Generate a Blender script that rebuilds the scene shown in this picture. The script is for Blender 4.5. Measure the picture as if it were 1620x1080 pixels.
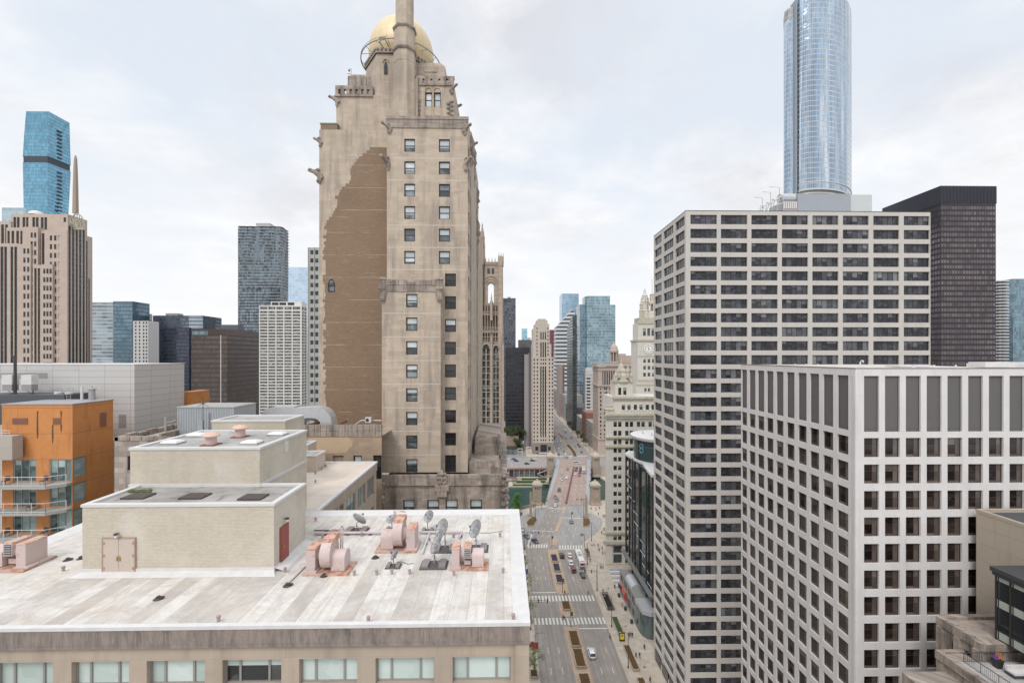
import bpy, bmesh, math, random
from mathutils import Vector, Matrix
R=math.radians
rng=random.Random(7)
for o in list(bpy.data.objects): bpy.data.objects.remove(o)
scene=bpy.context.scene
COL=scene.collection
# ---------------------------------------------------------------- camera
F=700.0; EYE=88.0; YAW=math.atan(13/700)
cd=bpy.data.cameras.new('camera'); cam=bpy.data.objects.new('camera',cd); COL.objects.link(cam)
cam.location=(0,0,EYE); cam.rotation_euler=(R(90),0,-YAW)
cd.sensor_width=36; cd.lens=F/1620*36; cd.shift_y=23/1620; cd.clip_start=0.5; cd.clip_end=20000
scene.camera=cam
scene.view_settings.view_transform='Standard'; scene.view_settings.look='None'
scene.view_settings.exposure=0.22; scene.view_settings.gamma=1
# ---------------------------------------------------------------- light
SUN_EL=R(48); SUN_AZ=R(205)      # compass-like: direction the light comes from, behind the camera and to the left
wd=bpy.data.worlds.new('World'); scene.world=wd; wd.use_nodes=True
def sky():
    t=wd.node_tree; t.nodes.clear(); L=t.links.new
    def n(k,**kw):
        x=t.nodes.new(k)
        for a,b in kw.items(): setattr(x,a,b)
        return x
    out=n('ShaderNodeOutputWorld'); bg=n('ShaderNodeBackground'); bg.inputs[1].default_value=0.1
    st=n('ShaderNodeTexSky'); st.sky_type='NISHITA'; st.sun_disc=False; st.sun_elevation=SUN_EL; st.sun_rotation=SUN_AZ
    tc=n('ShaderNodeTexCoord'); sp=n('ShaderNodeSeparateXYZ'); L(tc.outputs['Generated'],sp.inputs[0])
    # cloud layer: project the view ray on a flat cloud deck
    ad=n('ShaderNodeMath',operation='ADD'); L(sp.outputs[2],ad.inputs[0]); ad.inputs[1].default_value=0.22
    mx=n('ShaderNodeMath',operation='MAXIMUM'); L(ad.outputs[0],mx.inputs[0]); mx.inputs[1].default_value=0.05
    dx=n('ShaderNodeMath',operation='DIVIDE'); L(sp.outputs[0],dx.inputs[0]); L(mx.outputs[0],dx.inputs[1])
    dy=n('ShaderNodeMath',operation='DIVIDE'); L(sp.outputs[1],dy.inputs[0]); L(mx.outputs[0],dy.inputs[1])
    cb=n('ShaderNodeCombineXYZ'); L(dx.outputs[0],cb.inputs[0]); L(dy.outputs[0],cb.inputs[1])
    n1=n('ShaderNodeTexNoise'); n1.inputs['Scale'].default_value=1.5; n1.inputs['Detail'].default_value=7; n1.inputs['Roughness'].default_value=.55; n1.inputs['Distortion'].default_value=.35
    L(cb.outputs[0],n1.inputs['Vector'])
    r1=n('ShaderNodeValToRGB'); r1.color_ramp.elements[0].position=.40; r1.color_ramp.elements[1].position=.60
    r1.color_ramp.elements[0].color=(0,0,0,1); r1.color_ramp.elements[1].color=(1,1,1,1)
    L(n1.outputs[0],r1.inputs[0])
    mp=n('ShaderNodeMapping'); mp.inputs['Location'].default_value=(3.1,1.7,0.4); L(cb.outputs[0],mp.inputs[0])
    n2=n('ShaderNodeTexNoise'); n2.inputs['Scale'].default_value=2.0; n2.inputs['Detail'].default_value=8; n2.inputs['Roughness'].default_value=.6
    L(mp.outputs[0],n2.inputs['Vector'])
    cc=n('ShaderNodeValToRGB'); e=cc.color_ramp.elements; e[0].position=.36; e[0].color=(6.35,6.45,6.9,1); e[1].position=.60; e[1].color=(8.9,8.9,8.95,1)
    L(n2.outputs[0],cc.inputs[0])
    # thin places show blue
    thin=n('ShaderNodeMixRGB'); thin.inputs[1].default_value=(6.5,7.4,8.6,1)
    s2=n('ShaderNodeMixRGB'); s2.inputs[0].default_value=.92; L(st.outputs[0],s2.inputs[1]); s2.inputs[2].default_value=(7.0,7.55,8.3,1); L(s2.outputs[0],thin.inputs[1])
    L(r1.outputs[0],thin.inputs[0]); L(cc.outputs[0],thin.inputs[2])
    # brighter, whiter towards the horizon
    hz=n('ShaderNodeMapRange'); hz.inputs[1].default_value=0.0; hz.inputs[2].default_value=0.42; hz.inputs[3].default_value=.9; hz.inputs[4].default_value=0.0
    L(sp.outputs[2],hz.inputs[0])
    m2=n('ShaderNodeMixRGB'); L(hz.outputs[0],m2.inputs[0]); L(thin.outputs[0],m2.inputs[1]); m2.inputs[2].default_value=(9.0,9.0,9.0,1)
    # overcast sky: the zenith is the brightest part
    zr=n('ShaderNodeMapRange'); zr.inputs[1].default_value=.62; zr.inputs[2].default_value=1.0; zr.inputs[3].default_value=1.0; zr.inputs[4].default_value=2.1
    L(sp.outputs[2],zr.inputs[0])
    vm=n('ShaderNodeVectorMath',operation='SCALE'); L(m2.outputs[0],vm.inputs[0]); L(zr.outputs[0],vm.inputs['Scale'])
    L(vm.outputs[0],bg.inputs[0]); L(bg.outputs[0],out.inputs[0])
sky()
sl=bpy.data.lights.new('sun','SUN'); sl.energy=1.5; sl.angle=R(24); sl.color=(1,.965,.92)
so=bpy.data.objects.new('sun',sl); COL.objects.link(so)
sd=Vector((math.sin(SUN_AZ)*math.cos(SUN_EL),math.cos(SUN_AZ)*math.cos(SUN_EL),math.sin(SUN_EL)))
so.rotation_euler=sd.to_track_quat('Z','Y').to_euler(); so.location=sd*400
# ---------------------------------------------------------------- measuring the photograph
CA,SA=math.cos(YAW),math.sin(YAW)
def XZ(px,py,Y):
    r=(px-810)/F; u=(563-py)/F
    X=r*CA+SA; D=CA-r*SA; k=Y/D
    return X*k, EYE+u*k
def xa(px,Y): return XZ(px,563,Y)[0]
def za(px,py,Y): return XZ(px,py,Y)[1]
def G(px,py,z=0.0):
    r=(px-810)/F; u=(563-py)/F
    t=(z-EYE)/u
    return Vector(((r*CA+SA)*t,(CA-r*SA)*t,z))
# ---------------------------------------------------------------- materials
MATS={}
class NT:
    def __init__(s,name):
        m=bpy.data.materials.new(name); m.use_nodes=True; s.m=m; s.t=m.node_tree; s.t.nodes.clear()
        s.out=s.n('ShaderNodeOutputMaterial'); s.b=s.n('ShaderNodeBsdfPrincipled'); s.L(s.b.outputs[0],s.out.inputs[0])
        MATS[name]=m
    def n(s,k,ins=None,**kw):
        x=s.t.nodes.new(k)
        for a,b in kw.items(): setattr(x,a,b)
        if ins:
            for a,b in ins.items():
                if hasattr(b,'is_output'): s.t.links.new(b,x.inputs[a])
                else: x.inputs[a].default_value=b
        return x
    def L(s,a,b): s.t.links.new(a,b)
    def math(s,op,a,b=0.0,c=None):
        i={0:a,1:b}
        if c is not None: i[2]=c
        return s.n('ShaderNodeMath',i,operation=op).outputs[0]
    def pos(s): return s.n('ShaderNodeNewGeometry').outputs['Position']
    def wall(s):
        sp=s.n('ShaderNodeSeparateXYZ',{0:s.pos()}); a=s.math('ADD',sp.outputs[0],sp.outputs[1])
        return s.n('ShaderNodeCombineXYZ',{0:a,1:sp.outputs[2]}).outputs[0]
    def mix(s,f,a,b,bt='MIX'): return s.n('ShaderNodeMixRGB',{0:f,1:a,2:b},blend_type=bt).outputs[0]
    def noise(s,v,sc,det=4,ro=.5,dist=0): return s.n('ShaderNodeTexNoise',{'Vector':v,'Scale':sc,'Detail':det,'Roughness':ro,'Distortion':dist}).outputs[0]
    def mapr(s,v,a,b,c=0.0,d=1.0): return s.n('ShaderNodeMapRange',{0:v,1:a,2:b,3:c,4:d}).outputs[0]
    def scale(s,v,x,y,z): return s.n('ShaderNodeMapping',{'Vector':v,'Scale':(x,y,z)}).outputs[0]
    def rnd(s):
        a=s.n('ShaderNodeObjectInfo').outputs['Random']; b=s.n('ShaderNodeNewGeometry').outputs['Random Per Island']
        return s.math('FRACT',s.math('ADD',a,b))
    def bump(s,h,st=.3,d=.02): 
        x=s.n('ShaderNodeBump',{'Strength':st,'Distance':d,'Height':h}); s.L(x.outputs[0],s.b.inputs['Normal'])
def c4(c,k=1.0): return (c[0]*k,c[1]*k,c[2]*k,1)
def plain(name,col,rough=.7,var=.12,sc=1.5,metal=0.0,coat=0.0,spec=.5):
    if name in MATS: return MATS[name]
    t=NT(name); p=t.pos(); f=t.noise(p,sc,5,.6)
    t.L(t.mix(f,c4(col,1-var),c4(col,1+var)),t.b.inputs['Base Color'])
    t.b.inputs['Roughness'].default_value=rough; t.b.inputs['Metallic'].default_value=metal
    t.b.inputs['Coat Weight'].default_value=coat; t.b.inputs['Specular IOR Level'].default_value=spec
    return t.m
def stone(name,col,bw=1.2,bh=.45,var=.14,streak=.35,mortar=.88,scol=(.18,.17,.16),bump=.2,ms=.012,st0=.52,pale=0):
    t=NT(name); w=t.wall(); p=t.pos()
    b=t.n('ShaderNodeTexBrick',{'Vector':w,'Color1':c4(col,1-var),'Color2':c4(col,1+var),'Mortar':c4(col,mortar),'Scale':1.0,'Mortar Size':ms,'Mortar Smooth':.3,'Bias':0.0,'Brick Width':bw,'Row Height':bh})
    c=b.outputs[0]
    big=t.noise(p,.12,3,.6); c=t.mix(t.mapr(big,.3,.75,0,.22),c,c4(col,.72))
    fine=t.noise(p,3.5,6,.7); c=t.mix(t.mapr(fine,.35,.75,0,.3),c,c4(col,.8))
    s1=t.noise(t.scale(w,.9,.09,1),1.0,6,.65); s1=t.mapr(s1,st0,st0+.2,0,streak)
    c=t.mix(s1,c,c4(scol))
    if st0<.5:
        b2=t.noise(t.scale(w,.22,.9,1),1.0,7,.75,.5); c=t.mix(t.mapr(b2,.56,.68,0,streak*.8),c,c4(scol,1.2)); b3=t.noise(t.scale(w,2.6,2.6,1),1.0,5,.7); c=t.mix(t.mapr(b3,.6,.72,0,streak*.6),c,c4(scol))
    if pale:
        s2=t.noise(t.scale(w,.35,1.6,1),1.0,5,.6); c=t.mix(t.mapr(s2,.6,.72,0,pale),c,c4((.62,.58,.52)))
    t.L(c,t.b.inputs['Base Color']); t.b.inputs['Roughness'].default_value=.85
    if bump: t.bump(t.math('ADD',b.outputs[1],t.math('MULTIPLY',fine,-.6)),-bump if False else bump,.01)
    return t.m
def glass(name,dark=(.02,.024,.03),lite=(.10,.11,.12),metal=0.0,rough=.06,lit=0.0,spec=.6,detail=.5,wav=.05):
    """a dark room seen behind a pane; colour differs pane by pane, vague furniture shapes inside"""
    t=NT(name); r=t.rnd(); w=t.wall()
    c=t.mix(t.math('POWER',r,2.2),c4(dark),c4(lite))
    v=t.n('ShaderNodeTexVoronoi',{'Vector':t.scale(w,1.1,1.7,1),'Scale':1.0,'Randomness':.9},distance='CHEBYCHEV').outputs['Color']
    vs=t.n('ShaderNodeSeparateColor',{0:v}).outputs[0]
    c=t.mix(t.mapr(vs,.6,1.0,0,detail),c,c4(lite,1.3)); c=t.mix(t.mapr(vs,.35,.0,0,detail),c,c4(dark,.5))
    t.L(c,t.b.inputs['Base Color']); t.b.inputs['Roughness'].default_value=rough; t.b.inputs['Metallic'].default_value=metal
    t.b.inputs['Specular IOR Level'].default_value=spec
    if lit:
        w2=t.noise(t.scale(w,.45,5,1),1.0,2,.5); g=t.mapr(w2,.66,.69,0,lit)
        t.b.inputs['Emission Color'].default_value=(1,.85,.65,1); t.L(t.math('MULTIPLY',g,t.mapr(r,.45,.55,0,1)),t.b.inputs['Emission Strength'])
    t.bump(t.noise(t.pos(),.8,2),wav,.05)
    return t.m
def curtain(name,gcol,fcol,fh=3.4,mw=1.5,line=.10,vline=.06,metal=.55,rough=.1,var=.35,spandrel=0.0,scol=None,wav=.25,patch=.3,uv=False,vs=0.0):
    """curtain wall: panes divided by floor lines and mullions, some panes darker"""
    t=NT(name)
    w=t.n('ShaderNodeUVMap').outputs[0] if uv else t.wall()
    sp=t.n('ShaderNodeSeparateXYZ',{0:w}); u=t.math('DIVIDE',sp.outputs[0],mw); v=t.math('DIVIDE',sp.outputs[1],fh)
    fu=t.math('FRACT',u); fv=t.math('FRACT',v)
    cell=t.n('ShaderNodeCombineXYZ',{0:t.math('FLOOR',u),1:t.math('FLOOR',v)}).outputs[0]
    wn=t.n('ShaderNodeTexWhiteNoise',{'Vector':cell}).outputs[0]
    c=t.mix(t.math('POWER',wn,1.5),c4(gcol,1+var*.5),c4(gcol,1-var))
    big=t.noise(t.scale(w,.02,.035,1),1.0,4,.6,1.0); c=t.mix(t.mapr(big,.45,.62,0,patch),c,c4(gcol,.35))  # broad reflections painted into the glass colour as darker blotches
    if vs: s_=t.noise(t.scale(w,.11,.006,1),1.0,4,.7); c=t.mix(t.mapr(s_,.42,.52,vs,0),c,c4((gcol[0]*.42,gcol[1]*.5,gcol[2]*.58))); c=t.mix(t.mapr(s_,.56,.64,0,vs),c,(.85,.90,.95,1))  # mirrored streaks painted in: dark and pale vertical bands mixed into the glass colour
    if spandrel: c=t.mix(t.math('LESS_THAN',fv,spandrel),c,c4(scol or fcol))
    isl=t.math('MAXIMUM',t.math('LESS_THAN',fu,vline),t.math('LESS_THAN',fv,line))
    c=t.mix(isl,c,c4(fcol))
    t.L(c,t.b.inputs['Base Color'])
    solid=t.math('MAXIMUM',isl,t.math('LESS_THAN',fv,spandrel))
    t.L(t.math('MULTIPLY',t.math('SUBTRACT',1.0,solid),metal),t.b.inputs['Metallic'])
    t.L(t.mapr(solid,0,1,rough,.6),t.b.inputs['Roughness'])
    t.bump(t.noise(t.pos(),.09,3),wav,.6)
    return t.m
# ---------------------------------------------------------------- mesh helpers
class MB:
    def __init__(s): s.v=[]; s.f=[]; s.m=[]; s.uv=[]
    def face(s,pts,m=0,uv=None):
        i=len(s.v); s.v+= [tuple(p) for p in pts]; s.f.append(tuple(range(i,i+len(pts)))); s.m.append(m); s.uv.append(uv)
    def add(s,vs,fs,m=0):
        i=len(s.v); s.v+=[tuple(p) for p in vs]
        for f in fs: s.f.append(tuple(i+k for k in f)); s.m.append(m); s.uv.append(None)
    def box(s,x0,y0,z0,x1,y1,z1,m=0,bot=True):
        v=[(x0,y0,z0),(x1,y0,z0),(x1,y1,z0),(x0,y1,z0),(x0,y0,z1),(x1,y0,z1),(x1,y1,z1),(x0,y1,z1)]
        f=[(0,1,5,4),(1,2,6,5),(2,3,7,6),(3,0,4,7),(4,5,6,7)]+([(3,2,1,0)] if bot else [])
        s.add(v,f,m)
    def obox(s,c,ax,ay,az,m=0):
        """box from centre and three half-axis vectors"""
        c=Vector(c);ax=Vector(ax);ay=Vector(ay);az=Vector(az)
        v=[c+ax*a+ay*b+az*d for d in(-1,1) for (a,b) in((-1,-1),(1,-1),(1,1),(-1,1))]
        s.add(v,[(0,1,5,4),(1,2,6,5),(2,3,7,6),(3,0,4,7),(4,5,6,7),(3,2,1,0)],m)
    def prism(s,poly,z0,z1,m=0,capm=None,cap=True,uv=False,bot=False):
        """poly counter-clockwise seen from above"""
        n=len(poly); u=0
        for i in range(n):
            a=poly[i]; b=poly[(i+1)%n]; d=math.hypot(b[0]-a[0],b[1]-a[1])
            s.face([(a[0],a[1],z0),(b[0],b[1],z0),(b[0],b[1],z1),(a[0],a[1],z1)],m,[(u,z0),(u+d,z0),(u+d,z1),(u,z1)] if uv else None); u+=d
        if cap: s.face([(p[0],p[1],z1) for p in poly],m if capm is None else capm)
        if bot: s.face([(p[0],p[1],z0) for p in reversed(poly)],m)
    def loft(s,rings,m=0,cap0=True,cap1=True,closed=True):
        n=len(rings[0]); i=len(s.v)
        for r in rings: s.v+=[tuple(p) for p in r]
        for k in range(len(rings)-1):
            for j in range(n if closed else n-1):
                a=i+k*n+j; b=i+k*n+(j+1)%n
                s.f.append((a,b,b+n,a+n)); s.m.append(m); s.uv.append(None)
        if cap0: s.f.append(tuple(i+j for j in reversed(range(n)))); s.m.append(m); s.uv.append(None)
        if cap1: s.f.append(tuple(i+(len(rings)-1)*n+j for j in range(n))); s.m.append(m); s.uv.append(None)
    def tube(s,pts,r,n=6,m=0,caps=True):
        pts=[Vector(p) for p in pts]; rings=[]
        for k,p in enumerate(pts):
            d=(pts[min(k+1,len(pts)-1)]-pts[max(k-1,0)]).normalized()
            a=d.cross(Vector((0,0,1)) if abs(d.z)<.9 else Vector((1,0,0))).normalized(); b=d.cross(a)
            rr=r[k] if isinstance(r,(list,tuple)) else r
            rings.append([p+(b*math.cos(t*2*math.pi/n)+a*math.sin(t*2*math.pi/n))*rr for t in range(n)])
        s.loft(rings,m,caps,caps)
    def lathe(s,prof,c,n=16,m=0,a0=0.0,axis='z'):
        rings=[]
        for (r,z) in prof:
            rg=[]
            for t in range(n):
                a=a0+t*2*math.pi/n; x,y=r*math.cos(a),r*math.sin(a)
                rg.append((c[0]+x,c[1]+y,c[2]+z) if axis=='z' else ((c[0]+z,c[1]+x,c[2]+y) if axis=='x' else (c[0]+y,c[1]+z,c[2]+x)))
            rings.append(rg)
        s.loft(rings,m)
    def lump(s,c,rx,ry,rz,m=0,seed=0,n=8,k=5,amp=.25):
        g=random.Random(seed); rings=[]
        for i in range(1,k):
            ph=math.pi*i/k; rings.append([(c[0]+rx*math.sin(ph)*math.cos(t*2*math.pi/n)*(1+g.uniform(-amp,amp)),c[1]+ry*math.sin(ph)*math.sin(t*2*math.pi/n)*(1+g.uniform(-amp,amp)),c[2]-rz*math.cos(ph)*(1+g.uniform(-amp,amp)*.5)) for t in range(n)])
        s.loft(rings,m)
    def build(s,name,mats,parent=None,smooth=False,loc=None):
        me=bpy.data.meshes.new(name); off=Vector((0,0,0))
        if parent is not None:
            q=parent
            while q is not None: off+=q.location; q=q.parent
        if loc is not None: off=off+Vector(loc)
        me.from_pydata([(a[0]-off[0],a[1]-off[1],a[2]-off[2]) for a in s.v],[],s.f)
        if not isinstance(mats,(list,tuple)): mats=[mats]
        for m in mats: me.materials.append(m)
        me.polygons.foreach_set('material_index',s.m)
        if any(u for u in s.uv):
            ul=me.uv_layers.new(name='UVMap')
            for p,u in zip(me.polygons,s.uv):
                if u:
                    for li,q in zip(p.loop_indices,u): ul.data[li].uv=q
        if smooth:
            me.polygons.foreach_set('use_smooth',[True]*len(me.polygons))
            bm=bmesh.new(); bm.from_mesh(me); bmesh.ops.remove_doubles(bm,verts=bm.verts,dist=1e-5)
            for e in bm.edges:
                if len(e.link_faces)==2 and e.calc_face_angle(0)>R(38): e.smooth=False
            bm.to_mesh(me); bm.free()
        o=bpy.data.objects.new(name,me); COL.objects.link(o)
        if parent is not None: o.parent=parent
        if loc is not None: o.location=loc
        return o
def tag(o,label=None,cat=None,group=None,kind=None):
    if label: o['label']=label
    if cat: o['category']=cat
    if group: o['group']=group
    if kind: o['kind']=kind
    return o
def empty(name,loc,label,cat,group=None,rz=0):
    o=bpy.data.objects.new(name,None); COL.objects.link(o); o.location=loc; o.rotation_euler=(0,0,rz); o.empty_display_size=.5
    return tag(o,label,cat,group)
def copy_tree(o,parent=None,loc=None,rz=None,label=None):
    c=o.copy(); COL.objects.link(c); c.parent=parent
    if loc is not None: c.location=loc
    if rz is not None: c.rotation_euler=(0,0,rz)
    if label: c['label']=label
    for ch in list(o.children): copy_tree(ch,c)
    return c
Z3=Vector((0,0,1))
WT={}
def wtemplate(style,w,h,var):
    """style: dict(nx, ny, fw, fd, mats=[glass, frame, blind], blind=0..1, kind)"""
    key=(style['id'],round(w,2),round(h,2),var)
    if key in WT: return WT[key]
    g=random.Random(hash(key[0])%977+var*31 if False else var*31+len(style['id'])*7)
    pane=MB(); fr=MB(); fw=style.get('fw',.06); fd=style.get('fd',.05)
    nx=style.get('nx',1); ny=style.get('ny',1)
    xs=style.get('xs') or [i/nx for i in range(nx+1)]
    zs=style.get('zs') or [i/ny for i in range(ny+1)]
    nx=len(xs)-1; ny=len(zs)-1
    bl=style.get('blinds',[0])[var%len(style.get('blinds',[0]))]
    for i in range(nx):
        b=bl if not style.get('mixed') else max(0,min(1,bl*g.uniform(.3,1.5))) if g.random()<.6 else 0
        x0,x1=xs[i]*w,xs[i+1]*w
        z1=h; zb=h*(1-b)
        for j in range(ny):
            a,c=zs[j]*h,zs[j+1]*h
            if style.get('pat'):
                k_=style['pat'][j][i]; k_=1 if (k_==0 and j==ny-1 and b>.6) else k_
                pane.face([(x0,0,a),(x1,0,a),(x1,0,c),(x0,0,c)],k_); continue
            if zb<=a: pane.face([(x0,0,a),(x1,0,a),(x1,0,c),(x0,0,c)],1)
            elif zb>=c: pane.face([(x0,0,a),(x1,0,a),(x1,0,c),(x0,0,c)],0)
            else:
                pane.face([(x0,0,a),(x1,0,a),(x1,0,zb),(x0,0,zb)],0); pane.face([(x0,0,zb),(x1,0,zb),(x1,0,c),(x0,0,c)],1)
    mw=style.get('mw',fw*.6)
    fr.box(0,-fd,0,fw,.01,h); fr.box(w-fw,-fd,0,w,.01,h)
    fr.box(fw,-fd,h-fw,w-fw,.01,h); fr.box(fw,-fd,0,w-fw,.01,fw)
    for i in range(1,nx): fr.box(xs[i]*w-mw/2,-fd*.8,fw,xs[i]*w+mw/2,.01,h-fw)
    for j in range(1,ny): fr.box(fw,-fd*.7,zs[j]*h-mw/2,w-fw,.01,zs[j]*h+mw/2)
    if style.get('sill'): fr.box(-.06,-.16,-.1,w+.06,.0,0)
    WT[key]=dict(pane=pane,frame=fr,style=style,me=None,meb=None)
    return WT[key]
def meshfrom(mb,name,mats):
    me=bpy.data.meshes.new(name); me.from_pydata(mb.v,[],mb.f)
    for m in mats: me.materials.append(m)
    me.polygons.foreach_set('material_index',mb.m); return me
class Bld:
    def __init__(s,name,label,cat='building',loc=(0,0,0),group=None):
        s.root=empty(name,loc,label,cat,group); s.q=[]
    def part(s,name,mb,mats,smooth=False,parent=None,label=None,kind=None):
        o=mb.build(name,mats,parent or s.root,smooth)
        if label: o['label']=label
        if kind: o['kind']=kind
        return o
    def face(s,mb,O,U,width,z0,z1,cols,rows,depth,style,mi=0,skip=None,pname='window',split=True,rmi=None):
        O=Vector((O[0],O[1],0)); U=Vector((U[0],U[1],0)).normalized(); N=U.cross(Z3); rmi=mi if rmi is None else rmi
        def P(u,z,d=0): return O+U*u+Z3*z-N*d
        def Q(a,b,c,d):
            if b-a>1e-4 and d-c>1e-4: mb.face([P(a,c),P(b,c),P(b,d),P(a,d)],mi)
        zc=z0; ang=math.atan2(U.y,U.x)
        for i,(a,b) in enumerate(rows):
            Q(0,width,zc,a); uc=0
            for j,(c,d) in enumerate(cols):
                if skip and skip(i,j): continue
                Q(uc,c,a,b); uc=d
                if depth:
                    mb.face([P(c,a),P(c,a,depth),P(c,b,depth),P(c,b)][::-1],rmi); mb.face([P(d,a),P(d,b),P(d,b,depth),P(d,a,depth)][::-1],rmi)
                    mb.face([P(c,b),P(c,b,depth),P(d,b,depth),P(d,b)][::-1],rmi); mb.face([P(c,a),P(d,a),P(d,a,depth),P(c,a,depth)][::-1],rmi)
                if style:
                    st=style(i,j) if callable(style) else style
                    s.q.append((st,d-c,b-a,P(c,a,depth),ang,pname,N))
            Q(uc,width,a,b); zc=b
        Q(0,width,zc,z1)
    def finish(s,limit=100,sub=True):
        groups={}
        for it in s.q: groups.setdefault(it[5],[]).append(it)
        for pn,items in groups.items():
            def size(it):
                v=it[3]-Vector((0,0,EYE)); d=v.length; return -it[1]*it[2]*abs(v.normalized().dot(it[6]))/d/d
            items.sort(key=size); base=Vector(s.root.location)
            rest=MB(); rmats=[]
            for k,(st,w,h,loc,ang,_,N) in enumerate(items):
                var=rng.randrange(max(1,st.get('nvar',len(st.get('blinds',[0])))))
                T=wtemplate(st,w,h,var)
                if k<limit:
                    if T['me'] is None:
                        T['me']=meshfrom(T['frame'],'window_frame',[st['mats'][1]]); T['meb']=meshfrom(T['pane'],'pane',[st['mats'][0],st['mats'][2]])
                        al=MB(); al.v=T['pane'].v+T['frame'].v; n=len(T['pane'].v)
                        al.f=T['pane'].f+[tuple(i+n for i in f) for f in T['frame'].f]; al.m=T['pane'].m+[2]*len(T['frame'].f)
                        T['all']=meshfrom(al,'window',[st['mats'][0],st['mats'][2],st['mats'][1]])
                    o=bpy.data.objects.new(pn,T['me'] if sub else T['all']); COL.objects.link(o); o.parent=s.root
                    o.location=loc-base; o.rotation_euler=(0,0,ang)
                    if sub:
                        p=bpy.data.objects.new('pane',T['meb']); COL.objects.link(p); p.parent=o
                else:
                    ca,sa=math.cos(ang),math.sin(ang)
                    for mbx,ml in((T['pane'],[st['mats'][0],st['mats'][2]]),(T['frame'],[st['mats'][1]])):
                        for f,m in zip(mbx.f,mbx.m):
                            mm=ml[m]
                            if mm not in rmats: rmats.append(mm)
                            rest.face([(loc[0]+mbx.v[i][0]*ca-mbx.v[i][1]*sa,loc[1]+mbx.v[i][0]*sa+mbx.v[i][1]*ca,loc[2]+mbx.v[i][2]) for i in f],rmats.index(mm))
            if rest.f:
                o=rest.build(pn,rmats,s.root); o['kind']='stuff'
        return s.root
def grid(n,u0,pitch,w): return [(u0+i*pitch,u0+i*pitch+w) for i in range(n)]
# ================================================================ GROUND, RIVER, STREETS
def asphalt(name,col,warm=0.0,seam=3.2):
    t=NT(name); p=t.pos(); f=t.noise(p,.35,5,.65); g=t.noise(p,9,4,.7)
    c=t.mix(t.mapr(f,.3,.7),c4(col,.86),c4(col,1.14)); c=t.mix(t.mapr(g,.3,.8,0,.35),c,c4(col,.75))
    w=t.noise(t.scale(p,1.1,.03,1),1,4,.6); c=t.mix(t.mapr(w,.46,.62,0,.55),c,c4((col[0]*.62,col[1]*.62,col[2]*.64)))
    tr=t.math('FRACT',t.math('DIVIDE',t.n('ShaderNodeSeparateXYZ',{0:p}).outputs[0],1.62)); tr=t.math('LESS_THAN',t.math('ABSOLUTE',t.math('SUBTRACT',tr,.5)),.2)
    c=t.mix(t.math('MULTIPLY',tr,.28),c,c4(col,.72))
    t.L(c,t.b.inputs['Base Color']); t.b.inputs['Roughness'].default_value=.9; return t.m
M_ASPH=asphalt('asphalt',(.315,.28,.25)); M_ASPH2=asphalt('grey asphalt',(.335,.322,.31)); M_DECK=asphalt('bridge deck surface',(.36,.275,.23))
M_FAR=asphalt('south road asphalt',(.32,.295,.28))
def paving(name,col,s=1.5,var=.10):
    t=NT(name); p=t.pos()
    b=t.n('ShaderNodeTexBrick',{'Vector':p,'Color1':c4(col,1-var),'Color2':c4(col,1+var),'Mortar':c4(col,.75),'Scale':1.0,'Mortar Size':.025,'Brick Width':s,'Row Height':s},offset=0.0)
    f=t.noise(p,.5,6,.7); c=t.mix(t.mapr(f,.45,.75,0,.45),b.outputs[0],c4(col,.68))
    sp=t.noise(p,7,3,.7); c=t.mix(t.mapr(sp,.62,.72,0,.35),c,c4(col,.45))
    t.L(c,t.b.inputs['Base Color']); t.b.inputs['Roughness'].default_value=.9; return t.m
M_PAVE=paving('pavement concrete',(.47,.41,.34)); M_KERB=plain('kerb granite',(.42,.37,.32),.8)
M_BRICKPAVE=paving('median brick paving',(.47,.35,.25),.5); M_BRIDGEWALK=paving('bridge walkway',(.34,.35,.36),1.0)
M_GROUND=plain('city ground',(.24,.23,.21),.95,.25,.05)
M_WHITE_MARK=plain('road paint white',(.62,.61,.57),.8,.22,3); M_YEL=plain('road paint yellow',(.55,.36,.10),.8,.2,3)
def water():
    t=NT('river water'); f=t.noise(t.pos(),.12,4,.6); t.L(t.mix(f,(.018,.05,.042,1),(.035,.078,.065,1)),t.b.inputs['Base Color'])
    t.b.inputs['Roughness'].default_value=.16; t.b.inputs['Specular IOR Level'].default_value=.35
    t.bump(t.noise(t.scale(t.pos(),1,.5,1),.9,5,.7),.6,.12); return t.m
M_WATER=water()
NB=[(-1500,250),(2,250),(10,254),(17,259),(22,264),(30,266),(52,268),(60,270),(90,274),(1500,274)]
def ccw(poly):
    a=sum(poly[i][0]*poly[(i+1)%len(poly)][1]-poly[(i+1)%len(poly)][0]*poly[i][1] for i in range(len(poly)))
    return poly if a>0 else poly[::-1]
def slab(name,poly,z0,z1,mats,kind='structure',uvm=None):
    m=MB(); m.prism(ccw([tuple(p[:2]) for p in poly]),z0,z1,0,1 if len(mats)>1 else 0); return tag(m.build(name,mats),kind=kind)
slab('ground',[(1500,-300)]+NB[::-1]+[(-1500,-300)],-7.2,0.0,[M_KERB,M_GROUND])
slab('ground',[(-6000,346),(6000,346),(6000,9000),(-6000,9000)],-7.2,0.0,[M_KERB,M_GROUND])
m=MB(); m.face([(-1500,240,-7),(1500,240,-7),(1500,352,-7),(-1500,352,-7)]); tag(m.build('river',[M_WATER]),kind='structure')
slab('riverwalk',[(-200,320),(20,320),(32,322),(36,345.9),(-200,345.9)],-7.4,-6.0,[M_KERB,M_PAVE])
slab('riverwalk',[(78,324),(300,324),(300,345.9),(74,345.9)],-7.4,-6.0,[M_KERB,M_PAVE])
def sheet(name,poly,z,mat):
    m=MB(); m.face([(p[0],p[1],z) for p in ccw([tuple(q[:2]) for q in poly])]); return tag(m.build(name,[mat]),kind='structure')
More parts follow.
